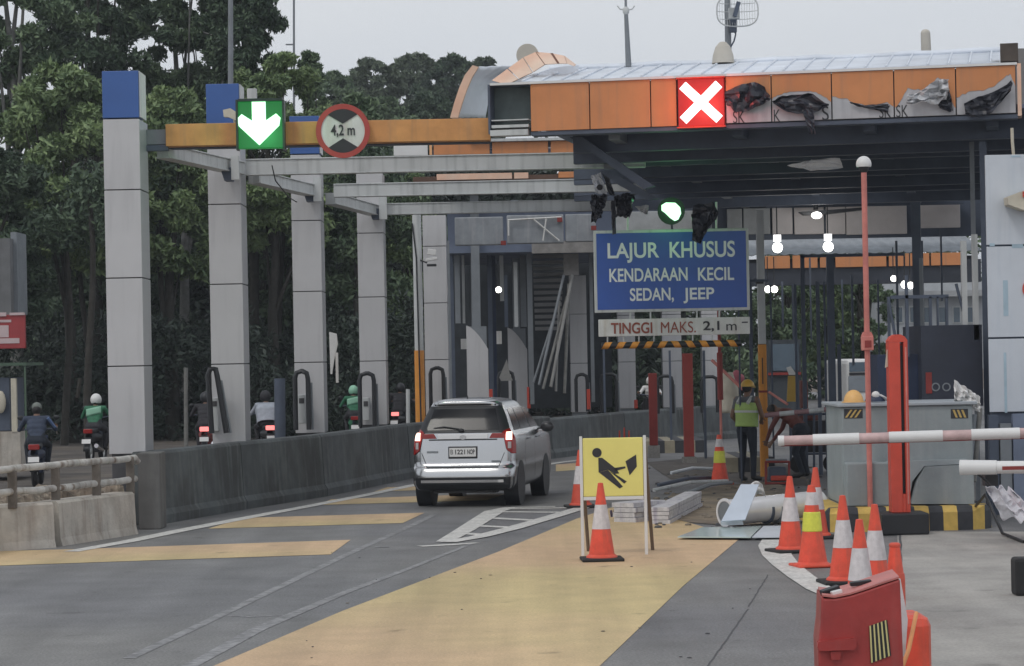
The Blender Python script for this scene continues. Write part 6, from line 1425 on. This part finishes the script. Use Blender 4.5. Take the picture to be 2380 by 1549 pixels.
wk = dict(pelvis=(0, 0, .92), chest=(0, .02, 1.30), neck=(0, .03, 1.47), head=(0, .05, 1.60), face=(0, 1, -.15), shL=(-.19, .01, 1.40), shR=(.19, .01, 1.40), elL=(-.27, -.02, 1.12), elR=(.25, .1, 1.12), wrL=(-.22, .16, .95), wrR=(.12, .30, 1.05),
          hipL=(-.095, 0, .88), hipR=(.095, 0, .88), knL=(-.10, .03, .49), knR=(.10, .04, .49), anL=(-.11, -.01, .10), anR=(.10, .02, .10), toL=(-.13, .16, .045), toR=(.14, .18, .045), sleeve=.2)
g = G(1738, 1120); person('worker in yellow helmet and lime vest standing beside the orange post', (g.x, g.y, 0), -R(35), wk, dict(skin='skin', top='shirtg', legs='trous', shoe='shoe'), worker_kit)
def brown_kit(root, V_, fw, up, rt, pv, ch, sp, shn):
    h = V_['head']; mb = MB(); mb.ell(h + up * .02 - fw * .01, (.084, .10, .105), 18, z0=-.2); mb.build('hair', m_['hair'], root)
bd = dict(pelvis=(0, 0, .84), chest=(-.0, .30, 1.12), neck=(0, .43, 1.18), head=(0, .55, 1.18), face=(0, .6, -.8), shL=(-.19, .36, 1.13), shR=(.19, .36, 1.13), elL=(-.24, .50, .87), elR=(.24, .48, .86), wrL=(-.14, .62, .66), wrR=(.12, .62, .64),
          hipL=(-.1, 0, .82), hipR=(.1, .0, .82), knL=(-.13, .10, .46), knR=(.13, .08, .46), anL=(-.13, -.04, .10), anR=(.13, -.02, .10), toL=(-.15, .13, .045), toR=(.15, .14, .045), sleeve=.9, curl=1.2)
g = G(1868, 1112); person('worker in brown red shirt bending forward over the works by the dark posts', (g.x, g.y, 0), R(62), bd, dict(skin='skin', top='brown', legs='trous', shoe='shoe'), brown_kit)

# ------------------------------------------------------------------ motorbikes and riders beyond the railing
def motorbike(label, loc, rz, paint, lit=False):
    q = thing('motorbike', label, 'motorbike', (0, 0, 0), 0, 'motorbikes on the side road')
    for yy in (-.62, .62):
        mb = MB(); pts = [(0, yy + .235 * math.cos(a), .29 + .235 * math.sin(a)) for a in np.linspace(0, 2 * math.pi, 30)]; mb.tube(pts, .055, 10); w_ = mb.build('wheel', m_['rubber'], q)
        mb = MB(); mb.cyl((-.04, yy, .29), (.04, yy, .29), .06, n=14); mb.tube([(0, yy + .19 * math.cos(a), .29 + .19 * math.sin(a)) for a in np.linspace(0, 2 * math.pi, 24)], .018, 6)
        for k in range(5): a = k * 2 * math.pi / 5; mb.tube([(0, yy, .29), (0, yy + .19 * math.cos(a), .29 + .19 * math.sin(a))], .012, 5)
        mb.build('rim', m_['steelw'], w_)
    mb = MB(); mb.grid(lambda u, v: Vector(((.07 + .09 * math.sin(v * math.pi)) * math.cos(u * 2 * math.pi), -.72 + 1.1 * v, .58 + .10 * v * (1 - v) + .13 * (1 - .4 * v) * math.sin(u * 2 * math.pi) + .10 * (v < .3) * (.3 - v))), 16, 14); mb.cbox((0, .1, .38), (.2, .42, .26)); mb.grid(lambda u, v: Vector(((.19 - .06 * abs(v - .4)) * math.cos(math.pi * u), .42 + .10 * math.sin(math.pi * u) + .1 * v, .36 + .56 * v)), 12, 8); mb.build('body', m_[paint], q)
    mb = MB(); mb.cbox((0, -.32, .76), (.25, .72, .09), (R(4), 0, 0)); mb.build('seat', m_['black'], q, bevel=.03)
    mb = MB(); mb.tube([(0, .62, .29), (0, .50, .62), (0, .42, .98)], .035, 8); mb.tube([(-.34, .30, 1.02), (-.2, .40, 1.04), (0, .42, 1.0), (.2, .40, 1.04), (.34, .30, 1.02)], .016, 8); mb.build('handlebar', m_['steeld'], q)
    for s_ in (-1, 1): mb = MB(); mb.tube([(s_ * .26, .38, 1.04), (s_ * .32, .40, 1.22)], .008, 6); mb.ell((s_ * .33, .40, 1.25), (.06, .02, .045), 10); mb.build('mirror', m_['black'], q)
    mb = MB(); mb.cbox((0, -.78, .74), (.2, .06, .10)); mb.build('tail_light', m_['taillit' if lit else 'tailr'], q, bevel=.015)
    mb = MB(); mb.grid(lambda u, v: Vector((-.07 + .14 * u, -.70 - .26 * v, .60 - .30 * v * v)), 4, 6); mb.build('rear_mudguard', m_['black'], q, solid=.012)
    mb = MB(); mb.cbox((0, -.95, .52), (.2, .01, .10), (R(-20), 0, 0)); mb.build('number_plate', m_['whitep'], q)
    mb = MB(); mb.tube([(.16, .0, .3), (.2, -.4, .33), (.2, -.85, .42)], [.03, .045, .05], 10); mb.build('exhaust', m_['chrome'], q)
    q.location = loc; q.rotation_euler = (0, 0, rz); return q
sit = dict(pelvis=(0, -.24, .82), chest=(0, -.06, 1.14), neck=(0, .01, 1.29), head=(0, .06, 1.41), face=(0, 1, -.1), shL=(-.2, -.03, 1.23), shR=(.2, -.03, 1.23), elL=(-.33, .10, 1.03), elR=(.33, .10, 1.03), wrL=(-.32, .27, 1.06), wrR=(.32, .27, 1.06),
           hipL=(-.10, -.18, .84), hipR=(.10, -.18, .84), knL=(-.20, .22, .74), knR=(.20, .22, .74), anL=(-.17, .10, .36), anR=(.17, .10, .36), toL=(-.18, .26, .31), toR=(.18, .26, .31), thumbL=(1, 0, .2), thumbR=(-1, 0, .2), curl=1.5)
def helm_kit(mname, extra=None):
    def kit(root, V_, fw, up, rt, pv, ch, sp, shn):
        h = V_['head']; mb = MB(); mb.ell(h + up * .015, (.125, .145, .14), 20, z0=-.55); mb.build('helmet', m_[mname], root)
        mb = MB(); mb.ell(h - up * .03 - fw * .02, (.085, .095, .10), 14); mb.build('hair', m_['hair'], root)
        if extra: extra(root, V_, fw, up, rt, pv, ch, sp, shn)
    return kit
def cap_kit(root, V_, fw, up, rt, pv, ch, sp, shn):
    h = V_['head']; mb = MB(); mb.ell(h + up * .03, (.092, .11, .10), 18, z0=-.1); mb.cbox(h + up * .03 + fw * .13, (.13, .10, .012)); mb.build('cap', m_['cap'], root)
    mb = MB(); mb.ell(h - fw * .03 - up * .02, (.083, .085, .09), 14); mb.build('hair', m_['hair'], root)
    mb = MB(); a = V_['shR']; mb.cyl(a + Vector((.0, -.055, .02)), a.lerp(V_['elR'], .8) + Vector((.02, -.05, 0)), .03, .025, 8); mb.build('sleeve_panel', mat('blue sleeve', (.12, .19, .36), .7), root)
def mint(root, V_, fw, up, rt, pv, ch, sp, shn):
    mb = MB(); mb.grid(lambda u, v: ch + shn * (-.17 + .34 * u) - fw * (.135 + .03 * math.sin(u * math.pi)) + Vector((0, 0, -.10 + .07 * u + .16 * v)), 10, 4); mb.build('back_panel', m_['jmint'], root, solid=.006)
def box_load(root, V_, fw, up, rt, pv, ch, sp, shn):
    ss = torso_secs(pv, ch, shn, sp, -.02, 1.15, 1.25); shell(root, 'raincoat', m_['jwhite'], ss)
hu, hs = 88, 1.0
def rider(u, v, Y, lab, blab, cols, kit, paint, rz=0.0, sc=1.0):
    p = W(u, v, Y); x, y = p.x, Y
    motorbike(blab, (x, y, 0), rz, paint, ' lit ' in blab)
    person(lab, (x, y, .004), rz, sit, cols, kit, None, .013)
rider(86, 1000, 47.5, 'rider in dark blue jacket and grey cap beyond the railing', 'motorbike under the rider in dark blue jacket', dict(skin='skin', top='jblue', legs='trous', shoe='shoe'), cap_kit, 'navy', R(6))
rider(223, 1000, 58, 'rider in green jacket and white helmet beside the nearest column', 'motorbike under the green jacketed rider by the nearest column', dict(skin='skin', top='jgreen', legs='jdark', shoe='shoe'), helm_kit('whitep', mint), 'black', -R(4))
rider(618, 950, 58, 'rider in pale grey raincoat between second and third column', 'motorbike with lit red tail light under the raincoat rider', dict(skin='skin', top='jwhite', legs='jdark', shoe='shoe'), helm_kit('jdark', box_load), 'black', R(12))
rider(823, 980, 66, 'rider in green jacket between third and fourth column', 'motorbike under the green rider between third and fourth column', dict(skin='skin', top='jgreen', legs='jdark', shoe='shoe'), helm_kit('jmint', mint), 'jgreen', R(5))
rider(930, 930, 70, 'rider in dark jacket between fourth and fifth column', 'motorbike with lit tail light between fourth and fifth column', dict(skin='skin', top='jdark', legs='jdark', shoe='shoe'), helm_kit('black'), 'black', -R(8))
rider(478, 960, 58, 'rider in dark jacket left of the second column', 'motorbike with lit tail light half hidden by the second column', dict(skin='skin', top='jdark', legs='jdark', shoe='shoe'), helm_kit('black'), 'darkred', R(4))

rider(1512, 900, 76, 'rider in white jacket beyond the dark red pillar', 'motorbike under the white jacketed rider', dict(skin='skin', top='whitep', legs='jdark', shoe='shoe'), helm_kit('whitep'), 'black', R(170))

# ------------------------------------------------------------------ left edge: red board, grey pier, guard hut
t = thing('red_board', 'red sign board with white strips cut off by the left frame edge', 'sign board', W(10, 812, 52))
Y = 52; mb = MB(); mb.rect(-140, 733, 58, 812, Y, .12); mb.build('board', mat('red sign board', (.34, .045, .05), .6, var=.15), t, bevel=.01)
mb = MB(); mb.rect(-140, 728, 14, 737, Y - .03, .03); mb.rect(22, 727, 57, 733, Y - .03, .03); mb.rect(-140, 745, 26, 751, Y - .01, .01); mb.rect(-140, 758, 20, 786, Y - .012, .01); mb.rect(-140, 788, 45, 800, Y - .01, .01); mb.build('white_strip', mat('pale pink strip', (.58, .45, .46), .6, var=.15), t)
mb = MB(); mb.rect(-60, 812, -50, 1010, Y + .03, .06); mb.rect(-110, 812, -100, 1010, Y + .03, .06); mb.build('post', m_['steeld'], t)
mb = MB(); mb.rect(-160, 556, 24, 745, 60, 1.6); mb.rect(26, 540, 40, 730, 60.4, 1.2, 1); mb.rect(-120, 745, -30, 1080, 60.2, 1.0); tag(mb.build('concrete_pylon', [mat('grey pier', (.16, .165, .17), .9, var=.15, streak=(.12, .12, .12)), m_['steelg']]), 'grey concrete pylon above the red sign board', 'pylon')
t = thing('guard_hut', 'low guard hut with dark window and cream post at the left frame edge', 'hut', W(-20, 1060, 50))
Y = 50; mb = MB(); mb.rect(-160, 1005, 48, 1100, Y, 1.8); mb.build('base', m_['oldconc'], t); mb = MB(); mb.rect(-160, 880, 22, 1003, Y + .1, 1.5); mb.build('dark_window', m_['steeld'], t); mb = MB(); mb.rect(26, 880, 38, 1004, Y - .02, .12); mb.build('cream_post', m_['cream'], t)
mb = MB(); mb.rect(-160, 845, 62, 852, Y - .1, 1.8); mb.rect(57, 852, 61, 1030, Y - .08, .05); mb.build('green_frame', mat('green frame', (.08, .13, .09), .7), t); mb = MB(); mb.ell(W(2, 935, Y), (.1, .06, .22), 12); mb.build('pale_knob', m_['cream'], t)
for u, v0, v1, Y, m, lab in ((180, 880, 925, 60, 'bark', 'short dark brown stake in the dark undergrowth'), (432, 855, 1040, 56, 'barkp', 'pale thin stake left of the second column'), (650, 880, 1000, 57, 'steeld', 'dark square post in front of the raincoat rider'), (948, 905, 1000, 60, 'steelw', 'thin pale post between fourth and fifth column')):
    a, b = W(u, v1, Y), W(u + (6 if v1 < 930 else 0), v0, Y); mb = MB(); mb.tube([Vector((a.x, Y, max(a.z, 0) if v1 < 1000 else 0)), b], .05 if u != 650 else .13, 6); tag(mb.build('stake', m_[m]), lab, 'stake')
mb = MB(); mb.prism([W(u, v, 56) for u, v in ((765, 772), (782, 776), (785, 800), (776, 840), (772, 870), (768, 870))], (0, .1, 0)); mb.rect(780, 820, 786, 890, 56, .1); tag(mb.build('white_flag', m_['signwhite']), 'drooping white banner scrap right of the third column', 'flag')
mb = MB(); mb.cyl(W(536, 1010, 64), W(536, -60, 64), .09, .06, 8); tag(mb.build('lamp_pole', m_['steelg']), 'tall thin grey pole rising behind the second column', 'pole')
mb = MB(); mb.cyl(W(684, 1000, 100), W(683, -60, 100), .06, .04, 8); mb.tube([W(664, 104, 100), W(684, 104, 100)], .03, 6); tag(mb.build('lamp_pole', m_['steelg']), 'tall thin pole against the sky beside the tall trees', 'pole')
t = thing('flood_lamp', 'white flood lamp head in front of the second column blue cap', 'lamp', W(525, 290, 38.5))
mb = MB(); mb.prism([W(u, v, 38.6) for u, v in ((518, 256), (535, 252), (558, 266), (562, 284), (548, 280), (530, 272), (520, 272))], (0, .15, 0)); mb.build('head', m_['cream'], t, bevel=.01); mb = MB(); mb.tube([W(545, 278, 38.7), W(548, 300, 38.7), W(546, 318, 38.9)], .025, 6); mb.build('arm', m_['cream'], t)
mb = MB(); mb.rect(574, 206, 596, 242, 38.8, .12); tag(mb.build('white_box', m_['steelw'], bevel=.01), 'small pale box above the green arrow lamp', 'box')
mb = MB(); mb.tube([W(632, 385, 39.3), W(640, 420, 39.4), W(672, 460, 40), W(690, 470, 41)], .01, 5); tag(mb.build('hanging_cable', m_['black']), 'thin dark cable dangling under the upper pale beam', 'cable')

# ------------------------------------------------------------------ trees
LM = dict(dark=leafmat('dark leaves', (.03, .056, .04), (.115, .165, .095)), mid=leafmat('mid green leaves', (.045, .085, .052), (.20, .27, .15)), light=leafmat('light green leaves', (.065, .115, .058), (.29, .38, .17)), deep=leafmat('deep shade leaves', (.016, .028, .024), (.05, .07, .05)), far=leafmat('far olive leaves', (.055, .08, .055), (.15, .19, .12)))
rng = np.random.default_rng(11)
def leaves(name, clumps, per, size, m, parent, flat=.75, narrow=.34, droop=0.0):
    if name == 'crown': per = int(per * 1.75); size = size * .74
    """crown of small diamond leaves spread through clumps (x, y, z, r)"""
    C_ = np.array(clumps); n_ = len(C_); N_ = per * n_
    idx = np.repeat(np.arange(n_), per); d = rng.normal(size=(N_, 3)); d /= np.linalg.norm(d, axis=1)[:, None]
    r = C_[idx, 3] * rng.uniform(.25, 1.0, N_) ** .5 * (1 + .25 * rng.normal(size=N_) * .5)
    c = C_[idx, :3] + d * r[:, None] * np.array([1, 1, flat])
    a = rng.normal(size=(N_, 3)) + d * .6 + np.array([0, 0, -droop]); a /= np.linalg.norm(a, axis=1)[:, None]
    b = np.cross(a, rng.normal(size=(N_, 3)) + np.array([0, 0, .8])); b /= np.linalg.norm(b, axis=1)[:, None]
    s = size * rng.uniform(.6, 1.35, N_)[:, None]
    v = np.stack([c - a * s, c + b * s * narrow, c + a * s, c - b * s * narrow], 1).reshape(-1, 3)
    inv = np.array(WM(parent).inverted()); v = v @ inv[:3, :3].T + inv[:3, 3]
    me = bpy.data.meshes.new(name); me.vertices.add(4 * N_); me.vertices.foreach_set('co', v.ravel()); me.loops.add(4 * N_); me.loops.foreach_set('vertex_index', np.arange(4 * N_, dtype=np.int32))
    me.polygons.add(N_); me.polygons.foreach_set('loop_start', np.arange(0, 4 * N_, 4, dtype=np.int32)); me.polygons.foreach_set('loop_total', np.full(N_, 4, dtype=np.int32)); me.materials.append(m); me.update(); me.validate()
    o = bpy.data.objects.new(name, me); COL.objects.link(o); o.parent = parent; return o
def tree(label, u, Y, vtop, vlow, wpx, m, nc, per, size, trunk='bark', group='trees along the side road', shape='round', tr=.22, rad=(.12, .2), gaps=1.0, seed=0, lean=0.0, droop=0.0):
    rr = random.Random(seed * 7 + 3); p = W(u, 840, Y); top = W(u, vtop, Y).z; low = W(u, vlow, Y).z; hw = wpx / 2 * px(Y)
    t = thing('tree', label, 'tree', (p.x, Y, 0), 0, group); H_ = top - low; cl = []
    for i in range(nc):
        f = rr.random(); a = rr.uniform(0, 2 * math.pi); q = math.sqrt(rr.random())
        if shape == 'round': env = max(.15, math.sin(math.pi * (.12 + .86 * f)) ** .6)
        elif shape == 'cone': env = max(.12, (1 - f) ** .55)
        elif shape == 'column': env = .35 + .65 * (1 - abs(f - .45)) 
        else: env = max(.2, f ** .6) * (1 - max(0, f - .85) * 3)
        cl.append((p.x + lean * f + hw * env * q * math.cos(a), Y + hw * env * q * math.sin(a) * .8, low + H_ * f * .97, hw * rr.uniform(*rad) * (1.25 - .5 * f)))
    leaves('crown', cl, per, size, m, t, droop=droop)
    mb = MB(); pts = [Vector((p.x + (.25 * math.sin(k * 1.7 + seed)) * (k / 6) + lean * k / 6, Y + .2 * math.cos(k * 2.1 + seed) * k / 6, (low + H_ * .8) * k / 6)) for k in range(7)]
    mb.tube(pts, [tr * (1.25 if k == 0 else 1 - .13 * k) for k in range(7)], 10)
    for k in range(10):
        c = cl[k % len(cl)]; b0 = pts[2 + k % 4]; e = Vector(c[:3]); mid = b0.lerp(e, .5) + Vector((0, 0, .25)); mb.tube([b0, mid, e], [tr * .35, tr * .22, tr * .08], 6)
    mb.build('trunk', m_[trunk], t); return t
TG = 'trees along the side road'
# tall front trees whose feathery crowns fill the upper left
tree('tall feathery tree filling the top left corner', 40, 78, -160, 330, 420, LM['mid'], 70, 260, .16, 'barkp', TG, tr=.25, rad=(.10, .19), seed=1)
tree('tall tree with loose crown and sky gaps right of the corner tree', 230, 82, -180, 300, 400, LM['dark'], 66, 260, .16, 'bark', TG, tr=.25, rad=(.10, .18), seed=2)
tree('tall tree with pale straight trunk between first and second column', 432, 84, -200, 330, 330, LM['mid'], 84, 260, .15, 'barkp', TG, 'column', tr=.20, rad=(.12, .2), seed=3)
tree('dark upright tree with ragged edge against the sky, by the thin pole', 590, 80, -160, 300, 190, LM['dark'], 66, 300, .15, 'bark', TG, 'column', tr=.2, rad=(.20, .36), seed=4, droop=.8)
tree('slim dark tree behind the pale trunked one', 505, 86, -120, 400, 230, LM['mid'], 60, 280, .16, 'bark', TG, 'column', tr=.2, rad=(.16, .3), seed=5, droop=.6)
# leafy lower trees
tree('broad leafy tree behind the nearest column with light fronds', 165, 74, 150, 620, 420, LM['light'], 80, 260, .17, 'bark', TG, tr=.2, rad=(.13, .22), seed=6)
tree('leafy tree between the first and second column', 400, 76, 200, 640, 300, LM['light'], 70, 260, .16, 'bark', TG, tr=.2, rad=(.15, .25), seed=7)
tree('bright leafy tree behind the green arrow', 640, 78, 115, 560, 330, LM['light'], 84, 280, .15, 'bark', TG, tr=.2, rad=(.14, .24), seed=8)
tree('small spiky tree top right of the thin pole', 735, 84, 100, 420, 110, LM['mid'], 40, 220, .13, 'bark', TG, 'cone', tr=.14, rad=(.16, .34), seed=9)
tree('leafy tree behind the third and fourth columns', 830, 80, 215, 720, 330, LM['mid'], 76, 260, .16, 'bark', TG, tr=.2, rad=(.14, .24), seed=10)
tree('dark leafy tree behind the left frame edge pylon', -20, 70, 330, 760, 330, LM['dark'], 70, 260, .16, 'bark', TG, tr=.2, rad=(.14, .24), seed=11)
tree('leafy tree behind the fifth column', 960, 84, 400, 800, 200, LM['light'], 50, 260, .14, 'bark', TG, tr=.16, rad=(.18, .3), seed=12)
tree('shaded tree low behind the raincoat rider', 610, 86, 380, 820, 360, LM['dark'], 70, 260, .17, 'bark', TG, tr=.2, rad=(.14, .24), seed=13)
tree('shaded tree low behind the nearest column', 250, 86, 420, 860, 420, LM['dark'], 76, 260, .18, 'bark', TG, tr=.22, rad=(.14, .24), seed=14)
# wooded hill tops beyond the beams
HG = 'hill trees beyond the canopy'
for i, (u, Y, vt, vl, wd, m, lab) in enumerate(((790, 150, 165, 420, 190, 'mid', 'hill tree with green crown, leftmost below the sky'), (880, 165, 138, 400, 210, 'far', 'hill tree second from left with olive crown'), (965, 175, 124, 400, 230, 'far', 'tallest broad hill tree in the middle of the row'),
                                           (1060, 170, 128, 400, 200, 'dark', 'dark hill tree left of the curved roof'), (1135, 180, 132, 380, 150, 'far', 'hill tree peeking over the curved roof'), (760, 130, 235, 460, 180, 'light', 'bright low hill tree behind the round sign left side'), (900, 135, 230, 460, 200, 'mid', 'low hill tree right of the round sign'), (1010, 140, 215, 460, 190, 'dark', 'low dark hill tree before the curved roof'))):
    tree(lab, u, Y, vt, vl, wd, LM[m], 130, 170, .26, 'bark', HG, tr=.3, rad=(.10, .2), seed=30 + i)
# trees seen through the toll plaza
PG = 'trees seen through the toll plaza'
for i, (u, Y, vt, vl, wd, m, lab) in enumerate(((1830, 96, 560, 900, 190, 'mid', 'tree under the far canopy right of the orange post'), (1930, 100, 560, 900, 170, 'light', 'tree under the far canopy left of the camera pole'), (2010, 98, 600, 900, 140, 'mid', 'tree under the far canopy right of the camera pole'), (1480, 92, 720, 960, 200, 'dark', 'dark tree low behind the left of the height board'), (1650, 94, 760, 980, 180, 'mid', 'tree low behind the thin red pole'))):
    tree(lab, u, Y, vt, vl, wd, LM[m], 60, 260, .17, 'bark', PG, tr=.2, rad=(.16, .28), seed=50 + i)
# the far wood that closes the view, one mass nobody could count
wood = thing('undergrowth', 'dense shaded wood and undergrowth behind the roadside trees', 'undergrowth', (-8, 95, 0)); wood['kind'] = 'stuff'
cl = []
for i in range(420):
    x = rng.uniform(-24, 5); y = 90 + rng.uniform(0, 10); h = 9.5 * (1 - .0 * x); cl.append((x, y, rng.uniform(.2, 1) * h if rng.random() > .25 else rng.uniform(.3, 2.5), rng.uniform(.9, 1.7)))
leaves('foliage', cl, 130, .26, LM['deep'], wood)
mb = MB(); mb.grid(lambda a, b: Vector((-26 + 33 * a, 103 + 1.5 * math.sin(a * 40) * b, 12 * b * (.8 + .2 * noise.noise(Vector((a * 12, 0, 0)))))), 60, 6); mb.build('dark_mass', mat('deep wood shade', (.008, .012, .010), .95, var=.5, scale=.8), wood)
for i in range(9):
    u = rng.uniform(-60, 960); Y = rng.uniform(68, 84); p = W(u, 900, Y); hgt = rng.uniform(5, 8)
    t = thing('tree', ['thin bare trunk standing in the shaded wood'][0], 'tree', (p.x, Y, 0), 0, 'thin trunks in the shaded wood')
    mb = MB(); mb.tube([Vector((p.x + .12 * math.sin(k + i), Y, hgt * k / 5)) for k in range(6)], [.12 - .012 * k for k in range(6)], 8); mb.build('trunk', m_['bark'], t)
    cc = [(p.x + rng.uniform(-.9, .9), Y + rng.uniform(-.8, .8), hgt + rng.uniform(-1, .6), rng.uniform(.4, .8)) for _ in range(10)]; leaves('crown', cc, 110, .15, LM['dark'], t)
w2 = thing('undergrowth', 'leafy green wood closing the view beyond the toll plaza', 'undergrowth', (8, 118, 0)); w2['kind'] = 'stuff'
cl = []
for i in range(260): cl.append((rng.uniform(2, 21), rng.uniform(116, 123), rng.uniform(.2, 8.0), rng.uniform(.7, 1.3)))
leaves('foliage', cl, 170, .22, LM['mid'], w2)
sh = thing('roadside_shrubs', 'low dark shrubs and weeds along the side road edge', 'shrubs', (-9, 66, 0)); sh['kind'] = 'stuff'
cl = []
for i in range(330):
    u = rng.uniform(-80, 1000); Y = rng.uniform(73, 82); p = W(u, 900, Y); cl.append((p.x, Y, 3.6 * rng.random() ** 1.5, rng.uniform(.35, .9)))
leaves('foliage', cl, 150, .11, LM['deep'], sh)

# ------------------------------------------------------------------ light haze in the air
mb = MB(); mb.box(-640, 640, -60, 1540, -1.2, 60)
hz = mb.build('haze', bpy.data.materials.new('haze')); hz['kind'] = 'stuff'
hm = hz.data.materials[0]; hm.use_nodes = True; ht = hm.node_tree
for n in list(ht.nodes):
    if n.type != 'OUTPUT_MATERIAL': ht.nodes.remove(n)
pv_ = ht.nodes.new('ShaderNodeVolumePrincipled'); pv_.inputs['Color'].default_value = (.86, .92, 1, 1); pv_.inputs['Density'].default_value = .0005
ht.links.new(pv_.outputs[0], ht.nodes['Material Output'].inputs['Volume'])
